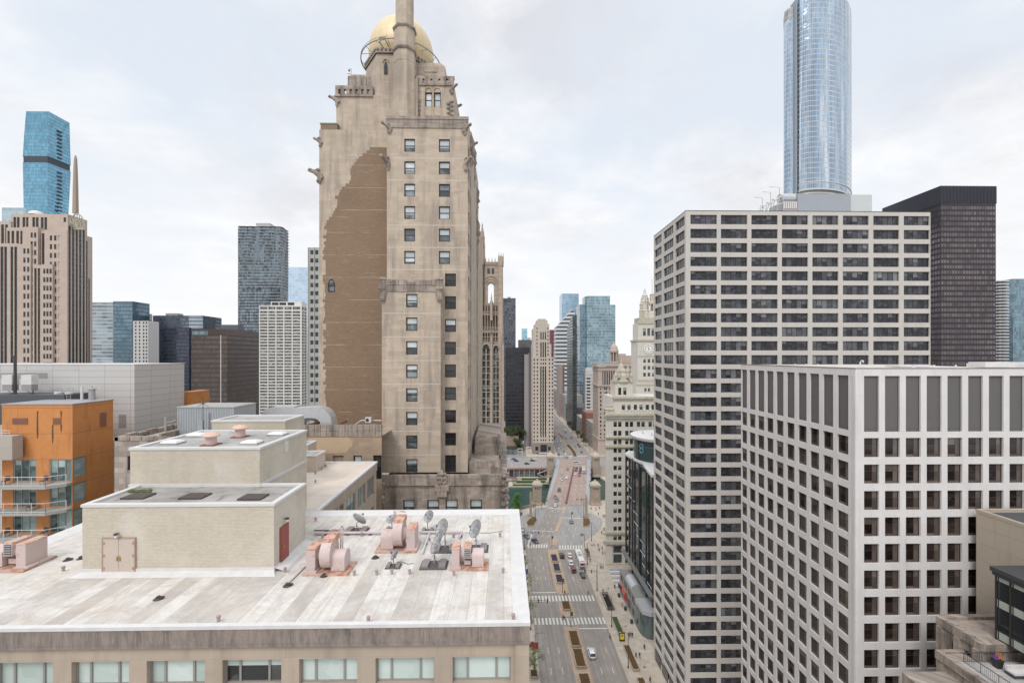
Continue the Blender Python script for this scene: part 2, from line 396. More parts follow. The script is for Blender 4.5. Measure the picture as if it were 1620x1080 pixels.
g=lambda x,y:tuple(G(x,y)[:2])
# northern avenue
sheet('road',[(5,-60),(48,-60),(48,205),(5,205)],.004,M_ASPH)
sheet('road',[(2,205.02),(75,205.02),(75,262),g(925,800),g(868,800),(22,255),(2,246)],.004,M_ASPH2)
# beige half of the junction
sheet('road',[(12.5,205.04),g(872,862),g(877,840),g(884,818),g(891,803),g(866,803),(17,225)],.008,M_ASPH)
# pavements (raised, with kerb)
slab('pavement',[(-120,-60),(9.9,-60),(9.9,199),(6,207),(5,249),(-120,249)],0.0,.14,[M_KERB,M_PAVE])
slab('pavement',[(5,249.5),(9,252),(18,258),(22,263.5),g(868,798),g(866,802),g(849,804),g(839,812),(8,240),(5.02,240)],0.0,.14,[M_KERB,M_PAVE])
slab('pavement',[(33.7,-60),(130,-60),(130,268),(60,268),g(926,797),g(925,811),g(940,814),g(952,821),g(953.6,827),g(949.6,838),g(939,847),g(924,857),g(919,871),(33.7,195)],0.0,.14,[M_KERB,M_PAVE])
# median in two pieces
slab('median',[(19.5,60),(24.2,60),(24.2,143.5),(19.5,143.5)],0,.13,[M_BRICKPAVE,M_BRICKPAVE])
slab('median',[(19.5,149),(24.2,149),(24.2,157.5),(19.5,157.5)],0,.13,[M_BRICKPAVE,M_BRICKPAVE])
slab('median',[(19.5,164),(21,163),(22.8,163),(24.2,164.2),(24.4,201),(19.9,201),(19.3,190)],0,.13,[M_BRICKPAVE,M_BRICKPAVE])
slab('median',[g(870.8,862),g(881,862),g(881.6,851),g(874.6,851)],0,.13,[M_BRICKPAVE,M_BRICKPAVE])
slab('median',[g(877.4,840.5),g(883,840.5),g(891.3,817.8),g(886.3,817.8)],0,.13,[M_BRICKPAVE,M_BRICKPAVE])
slab('median',[g(888.6,812),g(893.5,812),g(895,801),g(890.5,801)],0,.13,[M_BRICKPAVE,M_BRICKPAVE])
# south side
sheet('road',[(-200,350),(300,350),(300,384),(-200,384)],.004,M_FAR)
sheet('road',[(49,384.02),(77,384.02),(77,1500),(49,1500)],.004,M_FAR)
slab('pavement',[(20,386),(49,386),(49,1500),(20,1500)],0,.14,[M_KERB,M_PAVE])
slab('pavement',[(77,386),(140,386),(140,1500),(77,1500)],0,.14,[M_KERB,M_PAVE])
slab('median',[(62.6,386),(64,386),(62.2,430),(60.8,430)],0,.13,[M_BRICKPAVE,M_BRICKPAVE])
m=MB()
for (a,b) in (((62.5,520),(61.2,700)),((61.3,432),(61.6,518))):
    m.face([(a[0]-.35,a[1],.012),(a[0]+.35,a[1],.012),(b[0]+.35,b[1],.012),(b[0]-.35,b[1],.012)])
tag(m.build('yellow_line',[M_YEL]),kind='structure')
# riverside lawn and hedges
M_LAWN=plain('lawn',(.10,.14,.05),.95,.3,1.0); M_HEDGE=plain('hedge leaves',(.05,.075,.03),.9,.45,2.2)
for i in range(6):
    z=-5.99; y0=323+i*3.3; sheet('lawn',[(6,y0),(34-i*.6,y0),(34.5-i*.6,y0+1.9),(6.5,y0+1.9)],z,M_LAWN)
# markings
m=MB()
def dash(x0,y0,x1,y1,w=.16):
    d=Vector((x1-x0,y1-y0)); n=Vector((-d.y,d.x)).normalized()*w/2
    m.face([(x0+n.x,y0+n.y,.016),(x0-n.x,y0-n.y,.016),(x1-n.x,y1-n.y,.016),(x1+n.x,y1+n.y,.016)][::-1] if (d.x*n.y-d.y*n.x)<0 else [(x0-n.x,y0-n.y,.016),(x1-n.x,y1-n.y,.016),(x1+n.x,y1+n.y,.016),(x0+n.x,y0+n.y,.016)])
for X in (13.25,16.5,27.4,30.6):
    y=62
    while y<198:
        if not any(a-1<y+2.4 and y<b+1 for a,b in ((142.5,149.5),(158,164.5))): dash(X,y,X,y+2.6)
        y+=8.6
def lane(x0,y0,x1,y1,st=9,l=2.8,w=.16):
    d=Vector((x1-x0,y1-y0)); L=d.length; d/=L; s=0
    while s<L-l: dash(x0+d.x*s,y0+d.y*s,x0+d.x*(s+l),y0+d.y*(s+l),w); s+=st
for dx in (-7.6,-4.2): lane(23.5+dx,206,36.5+dx,256)
for dx in (4.6,8.0): lane(23.5+dx,206,37.8+dx,259)
for X in (52.8,56.2,59.3,66.5,70,73.4): lane(X,390,X,700,10)
# stop lines and edge lines
for (x0,x1,y) in ((10.2,19.3,164.6),(24.4,33.5,142.6),(24.6,36,201.2)): m.face([(x0,y-.25,.016),(x1,y-.25,.016),(x1,y+.25,.016),(x0,y+.25,.016)])
def stripline(a,b,w=.5):
    a=G(*a);b=G(*b); dash(a.x,a.y,b.x,b.y,w)
stripline((844,838.5),(877,840.5)); stripline((844,838.5),(834,864),.6); stripline((866,803),(890,804.5),.7); stripline((891.3,818.4),(921,819.8),.6)
tag(m.build('road_marking',[M_WHITE_MARK]),kind='structure')
def crosswalk(x0,x1,y0,y1,step=1.22,w=.62,sk=0.0):
    m=MB(); x=x0
    while x<x1-.3:
        m.face([(x,y0,.02),(x+w,y0,.02),(x+w+sk,y1,.02),(x+sk,y1,.02)]); x+=step
    tag(m.build('crosswalk',[M_WHITE_MARK]),kind='structure')
crosswalk(10.2,19.4,144.9,148.6); crosswalk(24.5,33.6,144.9,148.6); crosswalk(19.8,24,144.6,148.4)
crosswalk(10.2,33.4,158.6,162.4)
crosswalk(11,19.8,203.0,206.6,1.2,.62,.4); crosswalk(25.4,37.5,201.8,205.4,1.25,.62,.4)
crosswalk(49.5,76,386.5,389.5,1.5,.8)
# ---------------------------------------------------------------- bridge
br=empty('road_bridge',(40,300,0),'wide steel bridge carrying the avenue over the green river between four stone bridge houses','bridge')
LW=[G(866.3,799),G(883.9,744.4),G(885.7,727.5)]; RW=[G(925.8,799),G(928.6,744.4),G(929.4,727.5)]
LO=[G(861.5,799),G(875.6,748),G(878.8,727.5)]; RO=[G(934,799),G(935.0,748),G(935.2,727.5)]
m=MB(); m.prism(ccw([p[:2] for p in LW]+[p[:2] for p in RW[::-1]]),-1.0,.10,0,1); m.build('deck',[M_KERB,M_DECK],br)
for A,B in ((LO,LW),(RW,RO)):
    m=MB(); m.prism(ccw([tuple(p[:2]) for p in A]+[tuple(p[:2]) for p in B[::-1]]),-.9,.26); m.build('walkway',[M_BRIDGEWALK],br)
M_RED=plain('maroon painted steel',(.16,.05,.045),.6,.2,2)
m=MB(); a=G(895.5,797); b=G(908,739); d=(b-a).normalized(); n=Vector((-d.y,d.x,0))*.45; z=Vector((0,0,1))
m.obox((a+b)/2+z*.4,(b-a)/2,n,z*.32); m.build('median_barrier',[M_RED],br)
for side,P in ((-1,LO),(1,RO)):
    m=MB()
    for a,b in zip(P[:-1],P[1:]):
        L=(b-a).length; k=int(L/1.6); dd=(b-a)/k
        m.obox((a+b)/2+z*1.25,(b-a)/2,Vector((0,0,.05)),Vector((.05,0,0)))
        m.obox((a+b)/2+z*.55,(b-a)/2,Vector((0,0,.3)),Vector((.04,0,0)))
        for i in range(k+1): m.tube([a+dd*i+z*.25,a+dd*i+z*1.3],.06,4)
    m.build('railing',[M_RED],br)
    m=MB(); a,b=P[0],P[1]
    m.obox((a+b)/2+z*-1.5,(b-a)/2,Vector((.25,0,0)),z*1.1); m.build('truss_girder',[M_RED],br)
for (xl,xr,py) in ((880,927.3,763.5),(886,906.5,738.3)):
    m=MB(); a=G(xl,py);b=G(xr,py); m.face([(a.x,a.y-.25,.112),(b.x,b.y-.25,.112),(b.x,b.y+.25,.112),(a.x,a.y+.25,.112)])
    m.build('expansion_joint',[plain('joint steel',(.08,.07,.065),.6)],br)
m=MB(); 
for k,(xa0,ya,xb0,yb) in enumerate(((877,797,890.5,739),(885.5,797,897,739),(907,797,915,742),(916.5,797,921.5,742))):
    a=G(xa0,ya);b=G(xb0,yb); L=(b-a).length; s=0; d=(b-a).normalized(); n=Vector((-d.y,d.x,0))*.09
    while s<L-3:
        p=a+d*s; q=p+d*2.6; m.face([(p.x+n.x,p.y+n.y,.118),(p.x-n.x,p.y-n.y,.118),(q.x-n.x,q.y-n.y,.118),(q.x+n.x,q.y+n.y,.118)]); s+=9
tag(m.build('lane_marking',[M_WHITE_MARK],br),kind='stuff')
# ---------------------------------------------------------------- bridge houses
M_LIME=stone('bridge house limestone',(.36,.295,.235),1.0,.5,.12,.35)
M_DKGLASS=glass('dark window glass',(.015,.016,.018),(.05,.05,.05),detail=.2)
def bridge_house(x,y,w,h,z0,label,rot=0):
    r=empty('bridge_house',(x,y,z0),label,'tower','stone bridge houses at the bridge corners')
    m=MB(); s=w/2
    def oct_(q,zz): c=q*.72; return [(x+a,y+b,zz) for a,b in ((-q,-c),(-c,-q),(c,-q),(q,-c),(q,c),(c,q),(-c,q),(-q,c))]
    m.loft([oct_(s*1.22,z0),oct_(s*1.22,z0+h*.05),oct_(s*1.02,z0+h*.09),oct_(s*.98,z0+h*.60),oct_(s*1.0,z0+h*.62),oct_(s*1.0,z0+h*.72),oct_(s*1.14,z0+h*.74),oct_(s*1.14,z0+h*.79),oct_(s*.95,z0+h*.81)],0)
    m.build('wall',[M_LIME],r)
    m=MB(); m.loft([oct_(s*1.05,z0+h*.81),oct_(s*.75,z0+h*.88),oct_(s*.35,z0+h*.93),oct_(s*.2,z0+h*.95)],0); m.lathe([(.0,h*.945),(s*.22,h*.95),(s*.25,h*.975),(.05,h*1.0)],(x,y,z0),10); m.build('roof',[plain('bridge house roof stone',(.43,.37,.31),.8)],r)
    for i in (-1,0,1):
        m=MB(); m.box(x+i*w*.22-.28,y-s*1.0-.06,z0+h*.635,x+i*w*.22+.28,y-s*1.0+.1,z0+h*.70); m.build('window',[M_DKGLASS],r)
    m=MB(); g_=random.Random(3)
    for i in range(16): m.lump((x+g_.uniform(-s*.5,s*.5),y-s*.99,z0+h*g_.uniform(.14,.45)),.28,.16,.5,0,i)
    m.lump((x,y-s*.99,z0+h*.3),.55,.22,1.6,0,77); m.build('relief_sculpture',[M_LIME],r)
a=G(850,797.5); bridge_house(a.x,a.y+1,5.3,14.8,.1,'stone bridge house with pointed cap at the near left end of the bridge')
a=G(942,797.5); bridge_house(a.x,a.y+1,5.6,14.4,.1,'stone bridge house at the near right end of the bridge')
bridge_house(XZ(870.5,740,345)[0],345,5.4,20,-6,'stone bridge house at the far left end of the bridge, above the riverwalk')
bridge_house(XZ(942.5,740,345)[0],345,5.6,20,-6,'stone bridge house at the far right end of the bridge')
# viaduct wall of the drive along the river
r=empty('viaduct',(0,346,-6),'raised riverside drive with a maroon edge beam above the riverwalk','viaduct')
m=MB(); m.box(-200,344.6,-.9,36,346,-.05); m.build('edge_beam',[M_RED],r)
m=MB(); m.box(-200,345.2,-.05,36,345.6,.95); m.build('parapet',[M_LIME],r)
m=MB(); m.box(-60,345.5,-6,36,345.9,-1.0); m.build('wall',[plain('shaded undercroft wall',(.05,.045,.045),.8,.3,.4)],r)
for i in range(9):
    m=MB(); x=4+i*4.0; m.box(x-.3,343.9,-6,x+.3,344.5,-.9); m.build('column',[M_LIME],r)
m=MB(); m.box(9,344.9,-5.6,24,345.2,-1.6); m.build('shop_front',[curtain('cafe glazing',(.13,.17,.18),(.3,.3,.3),2.2,1.6,.06,.06,.3)],r)
st=empty('stair',(30,343,-6),'dark steel stair in a sharp bend beside the far left bridge house','stair')
M_STEEL=plain('dark steel',(.05,.05,.055),.5)
for k,(a,b) in enumerate((((34,343.5,-.6),(26,342.8,-3.2)),((26,342.0,-3.2),(33,341.2,-6.0)))):
    a=Vector(a);b=Vector(b); m=MB(); m.obox((a+b)/2,(b-a)/2,(0,.7,0),(0,0,.14)); m.build('flight',[plain('pale stair tread',(.35,.34,.33),.7)],st)
# hedges on the riverwalk
for i,(x0,x1,y,h) in enumerate(((7,33,321.2,1.1),(10,31,329,1.2),(14,33,336,1.3))):
    m=MB(); g_=random.Random(i)
    for k in range(int((x1-x0)/.5)):
        m.lump((x0+k*.5,y+g_.uniform(-.3,.3),-6+h*.45),.55,.75,h*.6,0,k,6,4,.3)
    tag(m.build('hedge',[M_HEDGE]),['low green hedge along the water edge of the riverwalk','middle green hedge between the riverwalk lawns','rear green hedge under the raised riverside drive'][i],'hedge','hedges on the riverwalk')
m=MB(); P=[(2,250.6),(10,254.6),(16.5,259),(21,263.5)]
for a,b in zip(P[:-1],P[1:]):
    a=Vector(a+(0,));b=Vector(b+(0,)); L=(b-a).length; n=int(L/.8)
    m.obox((a+b)/2+z*1.15,(b-a)/2,(0,.25,0),(0,0,.1)); m.obox((a+b)/2+z*.25,(b-a)/2,(0,.25,0),(0,0,.12))
    for i in range(n): m.lathe([(.12,.35),(.16,.55),(.1,.9),(.14,1.05)],tuple(a+(b-a)*(i+.5)/n),6)
tag(m.build('balustrade',[M_LIME]),'curved stone balustrade above the river on the near left bank','balustrade')
# ================================================================ NEAR BUILDING WITH THE WHITE ROOF
RZ=75.0
def roofmat(name,strip=.93,x0=-25.6):
    t=NT(name); p=t.pos(); sp=t.n('ShaderNodeSeparateXYZ',{0:p}); X=sp.outputs[0]; Y=sp.outputs[1]
    left=t.math('LESS_THAN',X,x0)
    def strips(a,b,seed,ln):
        u=t.math('DIVIDE',a,strip); fu=t.math('FRACT',u); iu=t.math('FLOOR',u)
        o=t.n('ShaderNodeTexWhiteNoise',{'W':t.math('ADD',iu,seed)},noise_dimensions='1D').outputs[0]
        v=t.math('DIVIDE',t.math('ADD',b,t.math('MULTIPLY',o,ln)),ln)
        wn=t.n('ShaderNodeTexWhiteNoise',{'Vector':t.n('ShaderNodeCombineXYZ',{0:iu,1:t.math('FLOOR',v),2:seed}).outputs[0]}).outputs[0]
        seam=t.math('MAXIMUM',t.math('LESS_THAN',fu,.022),t.math('LESS_THAN',t.math('FRACT',v),.0008))
        hl=t.math('MULTIPLY',t.math('GREATER_THAN',fu,.03),t.math('LESS_THAN',fu,.07))
        return wn,seam,hl
    a=strips(X,Y,3.0,19.0); b=strips(Y,X,11.0,9.0)
    wn=t.mix(left,a[0],b[0]); seam=t.mix(left,a[1],b[1]); hl=t.mix(left,a[2],b[2])
    grey=t.mapr(wn,.45,.75,0,1)
    front=t.mapr(Y,29.5,26.5,.25,1)          # the foot-worn front half carries most of the dirty sheets
    grey=t.math('MULTIPLY',t.math('MULTIPLY',grey,front),.8)
    f=t.noise(t.scale(p,.35,.35,1),1.0,6,.7,.6)
    grey=t.math('MULTIPLY',grey,t.mapr(f,.32,.60,.15,1))
    grey=t.math('MULTIPLY',grey,t.math('SUBTRACT',1.0,t.math('MULTIPLY',left,.8)))
    c=t.mix(grey,(.63,.60,.56,1),(.36,.32,.285,1))
    st=t.noise(p,.7,9,.72,1.1); c=t.mix(t.mapr(st,.46,.68,0,.6),c,(.38,.33,.29,1))
    lg=t.noise(t.scale(p,3.5,.25,1),1,5,.6); c=t.mix(t.mapr(lg,.45,.7,0,.45),c,(.38,.345,.315,1))
    pd_=t.noise(p,.55,5,.6,1.4); ring=t.math('SUBTRACT',1.0,t.math('MINIMUM',t.math('MULTIPLY',t.math('ABSOLUTE',t.math('SUBTRACT',pd_,.56)),38.0),1.0)); c=t.mix(t.math('MULTIPLY',ring,.30),c,(.30,.26,.23,1)); c=t.mix(t.mapr(pd_,.56,.60,0,.22),c,(.40,.37,.345,1))
    yl=t.noise(p,.28,4,.6); c=t.mix(t.mapr(yl,.55,.75,0,.35),c,(.62,.52,.38,1))
    sp_=t.noise(p,26,2,.5); c=t.mix(t.mapr(sp_,.68,.74,0,.35),c,(.3,.26,.23,1))
    c=t.mix(t.math('MULTIPLY',hl,.12),c,(.8,.78,.76,1)); c=t.mix(t.math('MULTIPLY',seam,.75),c,(.22,.20,.18,1))
    t.L(c,t.b.inputs['Base Color']); t.b.inputs['Roughness'].default_value=.65
    t.bump(t.math('ADD',t.math('MULTIPLY',seam,-1.0),st),.25,.01); return t.m
M_ROOF=roofmat('white roof membrane')
M_COPE=plain('white membrane edge',(.60,.585,.575),.6,.16,1.8)
M_COPEMETAL=plain('white metal coping',(.60,.59,.58),.45,.08,2)
M_NEAR=stone('near facade limestone',(.43,.355,.285),3.66,1.5,.05,.40,.80,(.22,.18,.15),.15,.008,st0=.49)
def band():
    t=NT('stained cornice stone'); w=t.wall(); f=t.noise(t.scale(w,2.2,.35,1),1,8,.75); g=t.noise(t.pos(),.7,5,.6); c=t.mix(t.mapr(g,.3,.7),(.30,.245,.21,1),(.22,.185,.165,1)); c=t.mix(t.math('MULTIPLY',t.mapr(f,.44,.62,0,.85),t.mapr(g,.35,.6,.45,1)),c,(.10,.09,.083,1))
    h=t.noise(t.scale(w,9,1.2,1),1,4,.6); c=t.mix(t.mapr(h,.55,.7,0,.5),c,(.36,.31,.27,1)); t.L(c,t.b.inputs['Base Color']); t.b.inputs['Roughness'].default_value=.9; t.bump(f,.3,.02); return t.m
M_BAND=band()
M_ALU=plain('window aluminium',(.33,.32,.30),.45,.1,4,.3)
M_BLIND=glass('roller blind behind glass',(.42,.50,.47),(.60,.68,.65),rough=.12,detail=.12,wav=.02)
M_OFFGL=glass('office glass',(.02,.022,.024),(.09,.09,.085))
A=G(835,986,RZ); Bk=G(820,808.5,RZ); Lf=G(102,842,RZ)
x0,x1,y0,y1=Lf.x,A.x,A.y,Bk.y
nb=Bld('office_building','near pale office building with flat white roof and stained stone cornice','building',((x0+x1)/2,(y0+y1)/2,0))
m=MB(); wx1=xa(835,y0)-x0
ST_NEAR=dict(id='nearwin',mats=[M_OFFGL,M_ALU,M_BLIND],xs=[0,.25,.27,.73,.75,1],fw=.06,fd=.08,mw=.07,blinds=[1,1,.97,1],nvar=4)
ST_NEAR['xs']=[0,.25,.75,1]; ST_NEAR2=dict(ST_NEAR,id='nearwinhalf',blinds=[.38],nvar=1); ST_NEAR['mw']=.10; ST_NEAR2['mw']=.10
cols=[]
for a,b in ((-10,84),(113,204),(232,324),(352,445),(473,565),(594,687),(716,808)):
    cols.append((xa(a,y0)-x0,xa(b,y0)-x0))
zt=RZ-.02-.86
rows=[(72.15-3.45*k,73.42-3.45*k) for k in (2,1,0)]
nb.face(m,(x0,y0),(1,0),x1-x0,0,zt,cols,rows,.32,lambda i,j: ST_NEAR2 if j==3 and i==2 else ST_NEAR)
m.face([(x1,y0,0),(x1,y1,0),(x1,y1,zt),(x1,y0,zt)]); m.face([(x0,y1,0),(x0,y0,0),(x0,y0,zt),(x0,y1,zt)]); m.face([(x1,y1,0),(x0,y1,0),(x0,y1,zt),(x1,y1,zt)])
nb.part('wall',m,[M_NEAR])
m=MB(); m.box(x1-.62,y0-.09,0,x1+.06,y0-.002,zt); m.box(x0,y0-.07,zt-.10,x1-.63,y0-.003,zt); nb.part('pilaster',m,[M_NEAR])
m=MB(); m.box(x0-.1,y0-.14,zt,x1+.1,y1,RZ-.02); m.box(x0-.1,y0-.20,zt+.02,x1+.12,y0-.142,zt+.10); nb.part('cornice',m,[M_BAND])
m=MB(); m.face([(x0,y0,RZ),(x1,y0,RZ),(x1,y1,RZ),(x0,y1,RZ)]); nb.part('roof',m,[M_ROOF])
m=MB(); e=.18
for (a,b,c,d) in ((x0-.12,y0-.17,x1+.12,y0+.10),(x0-.12,y1-.1,x1+.12,y1+.15),(x0-.12,y0+.10,x0+.1,y1-.1),(x1-.1,y0+.10,x1+.12,y1-.1)): m.box(a,b,RZ-.018,c,d,RZ+.15)
# sloping cant strips inside the kerb
def cant(m,a,b,inx,iny,w,h):
    m.face([(a[0],a[1],RZ+h),(b[0],b[1],RZ+h),(b[0]+inx*w,b[1]+iny*w,RZ+.006),(a[0]+inx*w,a[1]+iny*w,RZ+.006)])
cant(m,(x0,y1-.1),(x1,y1-.1),0,-1,.75,.15); cant(m,(x1-.1,y0),(x1-.1,y1),-1,0,.6,.15); cant(m,(x0+.1,y0),(x0+.1,y1),1,0,.9,.15); cant(m,(x0,y0+.1),(x1,y0+.1),0,1,.18,.15)
nb.part('parapet',m,[M_COPE])
# wing at the back, same roof level
wx0,wx1_,wy0,wy1=-24.5,G(595.4,731.9,RZ).x,y1+.16,G(595.4,731.9,RZ).y
m=MB()
def X2Y(px): 
    r=(px-810)/F; return wx1_*(CA-r*SA)/(r*CA+SA)
wcols=[(X2Y(a)-wy0,X2Y(b)-wy0) for a,b in ((527,534.5),(537,543.5),(547,562),(565.6,578),(581,591.5))]
M_WGL=glass('greenish side window glass',(.12,.15,.15),(.35,.40,.39),rough=.1,detail=.2)
ST_W=dict(id='wingwin',mats=[M_WGL,M_ALU,M_BLIND],nx=3,fw=.07,fd=.05,blinds=[0,0,.4])
nb.face(m,(wx1_,wy0),(0,1),wy1-wy0,0,RZ-.9,wcols,[(68.0,70.2),(71.6,73.8)],.2,ST_W)
m.face([(wx1_,wy1,0),(wx0,wy1,0),(wx0,wy1,RZ-.9),(wx1_,wy1,RZ-.9)]); m.face([(wx0,wy1,0),(wx0,wy0,0),(wx0,wy0,RZ-.9),(wx0,wy1,RZ-.9)])
nb.part('wing_wall',m,[M_NEAR])
m=MB(); m.box(wx0,wy0,RZ-.9,wx1_+.08,wy1+.05,RZ-.02); nb.part('wing_cornice',m,[M_NEAR])
def wingroof():
    t=NT('stained wing roof membrane'); p=t.pos(); f=t.noise(p,.25,6,.65,.5); c=t.mix(t.mapr(f,.3,.7),(.72,.66,.58,1),(.56,.47,.39,1))
    l=t.noise(t.scale(p,.2,3,1),1,5,.6); c=t.mix(t.mapr(l,.5,.7,0,.35),c,(.42,.34,.29,1)); 
    t.L(c,t.b.inputs['Base Color']); t.b.inputs['Roughness'].default_value=.6; return t.m
m=MB(); m.face([(wx0,wy0,RZ),(wx1_,wy0,RZ),(wx1_,wy1,RZ),(wx0,wy1,RZ)]); nb.part('wing_roof',m,[wingroof()])
m=MB(); m.box(wx1_-.22,wy0,RZ-.018,wx1_+.14,wy1+.12,RZ+.18); m.box(wx0,wy1-.25,RZ-.018,wx1_-.221,wy1+.12,RZ+.18); nb.part('wing_parapet',m,[M_COPE])
nb.finish(sub=True)
# ---------------------------------------------------------------- penthouses
def brick(name,col,bw=.24,bh=.085,var=.07,mort=.80,patch=(.62,.58,.52)):
    t=NT(name); w=t.wall(); p=t.pos()
    b=t.n('ShaderNodeTexBrick',{'Vector':w,'Color1':c4(col,1-var),'Color2':c4(col,1+var),'Mortar':c4(col,mort),'Scale':1.0,'Mortar Size':.012,'Mortar Smooth':.2,'Brick Width':bw,'Row Height':bh})
    f=t.noise(p,.32,5,.65,.4); c=t.mix(t.mapr(f,.46,.66,0,.55),b.outputs[0],c4(patch))
    s=t.noise(t.scale(w,.8,.12,1),1,5,.6); c=t.mix(t.mapr(s,.55,.75,0,.25),c,c4(col,.62))
    t.L(c,t.b.inputs['Base Color']); t.b.inputs['Roughness'].default_value=.85; t.bump(b.outputs[1],-.3,.01) if False else t.bump(t.math('MULTIPLY',b.outputs[1],-1.0),.4,.01)
    return t.m
M_CBRICK=brick('cream brick',(.53,.475,.385)); M_CBRICK.name='cream brick'
def greyroof(name,c1,c2,c3=(.10,.085,.08,1)):
    t=NT(name); p=t.pos(); f=t.noise(p,.45,6,.65,.5); c=t.mix(t.mapr(f,.35,.65),c1,c2); g=t.noise(p,.9,7,.7,1.0); c=t.mix(t.mapr(g,.52,.68,0,.75),c,c3)
    t.L(c,t.b.inputs['Base Color']); t.b.inputs['Roughness'].default_value=.75; return t.m
M_GROOF=greyroof('grey stained roofing',(.37,.35,.33,1),(.24,.22,.20,1)); M_GROOF2=greyroof('pale roofing',(.40,.39,.37,1),(.30,.285,.27,1),(.20,.18,.16,1))
def penthouse(name,label,xa_,ya,xb,yb,zb,zt,rm,wall=None,cw=.28,ch=.16):
    b=Bld(name,label,'rooftop structure',((xa_+xb)/2,(ya+yb)/2,zb))
    m=MB(); m.box(xa_,ya,zb,xb,yb,zt-ch,bot=False); b.part('wall',m,[wall or M_CBRICK])
    m=MB(); m.face([(xa_+cw,ya+cw,zt-ch+.02),(xb-cw,ya+cw,zt-ch+.02),(xb-cw,yb-cw,zt-ch+.02),(xa_+cw,yb-cw,zt-ch+.02)]); b.part('roof',m,[rm])
    m=MB(); o=.06
    for q in ((xa_-o,ya-o,xb+o,ya+cw),(xa_-o,yb-cw,xb+o,yb+o),(xa_-o,ya+cw,xa_+cw,yb-cw),(xb-cw,ya+cw,xb+o,yb-cw)): m.box(q[0],q[1],zt-ch,q[2],q[3],zt)
    b.part('coping',m,[M_COPEMETAL]); return b
P1a=G(133,905,RZ); P1b=G(432,905,RZ); P1c=G(496,857,RZ)
py0=(P1a.y+P1b.y)/2; px0,px1,py1=P1a.x,P1b.x,P1c.y; pz=za(280,796.5,py0)
ph1=penthouse('rooftop_penthouse','lower cream brick penthouse with double doors and a red side door','',0,0,0,0,0,M_GROOF) if False else penthouse('rooftop_penthouse','lower cream brick penthouse with double doors and a red side door on the white roof',px0,py0,px1,py1,RZ,pz,M_GROOF)
m=MB(); m.box(px0-.05,py0-.07,RZ,px1+.05,py0-.002,RZ+.28); m.face([(px0-.05,py0-.07,RZ+.12),(px0-.3,py0-.65,RZ+.008),(px1+.4,py0-.65,RZ+.008),(px1+.05,py0-.07,RZ+.12)]); m.box(px1+.002,py0,RZ,px1+.07,py1,RZ+.28); m.face([(px1+.07,py0,RZ+.22),(px1+.07,py1,RZ+.22),(px1+.65,py1,RZ+.008),(px1+.65,py0,RZ+.008)]); ph1.part('flashing',m,[M_COPE])
M_DOORP=plain('dusty beige door paint',(.50,.42,.36),.55,.06,2); M_RUST=plain('rust',(.26,.10,.05),.9,.4,5); M_REDD=plain('dark red door paint',(.27,.06,.05),.5,.15,2)
dx0,dx1=xa(165,py0),xa(214,py0); dz1=za(190,851,py0); dzb=RZ+.0
f=MB(); f.box(dx0-.07,py0-.10,dzb+.02,dx0,py0-.001,dz1+.07); f.box(dx1,py0-.10,dzb+.02,dx1+.07,py0-.001,dz1+.07); f.box(dx0,py0-.10,dz1,dx1,py0-.001,dz1+.07); ph1.part('door_frame',f,[plain('weathered door frame',(.36,.25,.20),.7,.3,6)])
mid=(dx0+dx1)/2
for k,(a,b_) in enumerate(((dx0,mid-.01),(mid+.01,dx1))):
    m=MB(); m.box(a,py0-.085,dzb+.04,b_,py0-.002,dz1-.005); d=ph1.part('door',m,[M_DOORP])
    m=MB(); hx=mid+(-.07 if k==0 else .07); m.lathe([(.03,0),(.03,.05)],(hx,py0-.12,RZ+1.0),8); m.box(hx-.05,py0-.13,RZ+.78,hx+.05,py0-.086,RZ+.95); m.build('handle',[plain('brass',(.45,.30,.12),.4,.1,3,.7)],d)
    for z_ in (.25,1.0,1.75):
        m=MB(); e_=dx0+.02 if k==0 else dx1-.10; m.box(e_,py0-.11,RZ+z_,e_+.08,py0-.086,RZ+z_+.14); m.build('hinge',[MATS['weathered door frame']],d)
# red side door on the right-hand wall
def PX(px): 
    r=(px-810)/F; return px1*(CA-r*SA)/(r*CA+SA)
ya_,yb_=PX(443),PX(454.5); m=MB(); m.box(px1+.002,ya_,RZ+.05,px1+.09,yb_,RZ+2.3); d=ph1.part('side_door',m,[M_REDD]); 
m=MB(); m.lathe([(.05,0),(.05,.08)],(px1+.15,ya_+.15,RZ+1.1),8); m.build('handle',[MATS['brass']],d)
m=MB(); m.box(px1+.002,ya_-.08,RZ+.05,px1+.07,ya_-.001,RZ+2.38); m.box(px1+.002,yb_+.001,RZ+.05,px1+.07,yb_+.08,RZ+2.38); m.box(px1+.002,ya_,RZ+2.301,px1+.07,yb_,RZ+2.38); ph1.part('side_door_frame',m,[M_RUST])
def wall_lamp(x,y,z,label,ax=0):
    r=empty('wall_lamp',(x,y,z),label,'lamp','wall lamps on the brick penthouse')
    dx,dy=(0,-1) if ax==0 else (1,0)
    m=MB(); m.tube([(x+dx*.02,y+dy*.02,z),(x+dx*.2,y+dy*.2,z+.05)],.035,6); m.lathe([(.03,.1),(.11,.06),(.12,-.02)],(x+dx*.22,y+dy*.22,z),10); m.build('housing',[M_STEEL],r)
    m=MB(); m.lump((x+dx*.22,y+dy*.22,z-.1),.08,.08,.12,0,1,8,5,0); m.build('bulb',[plain('frosted glass jar',(.7,.72,.7),.15)],r,True)
wall_lamp(xa(188,py0),py0,za(188,843,py0),'small dark wall lamp with glass jar above the double doors')
wall_lamp(px1,PX(449),RZ+2.75,'small dark wall lamp above the red side door',1)
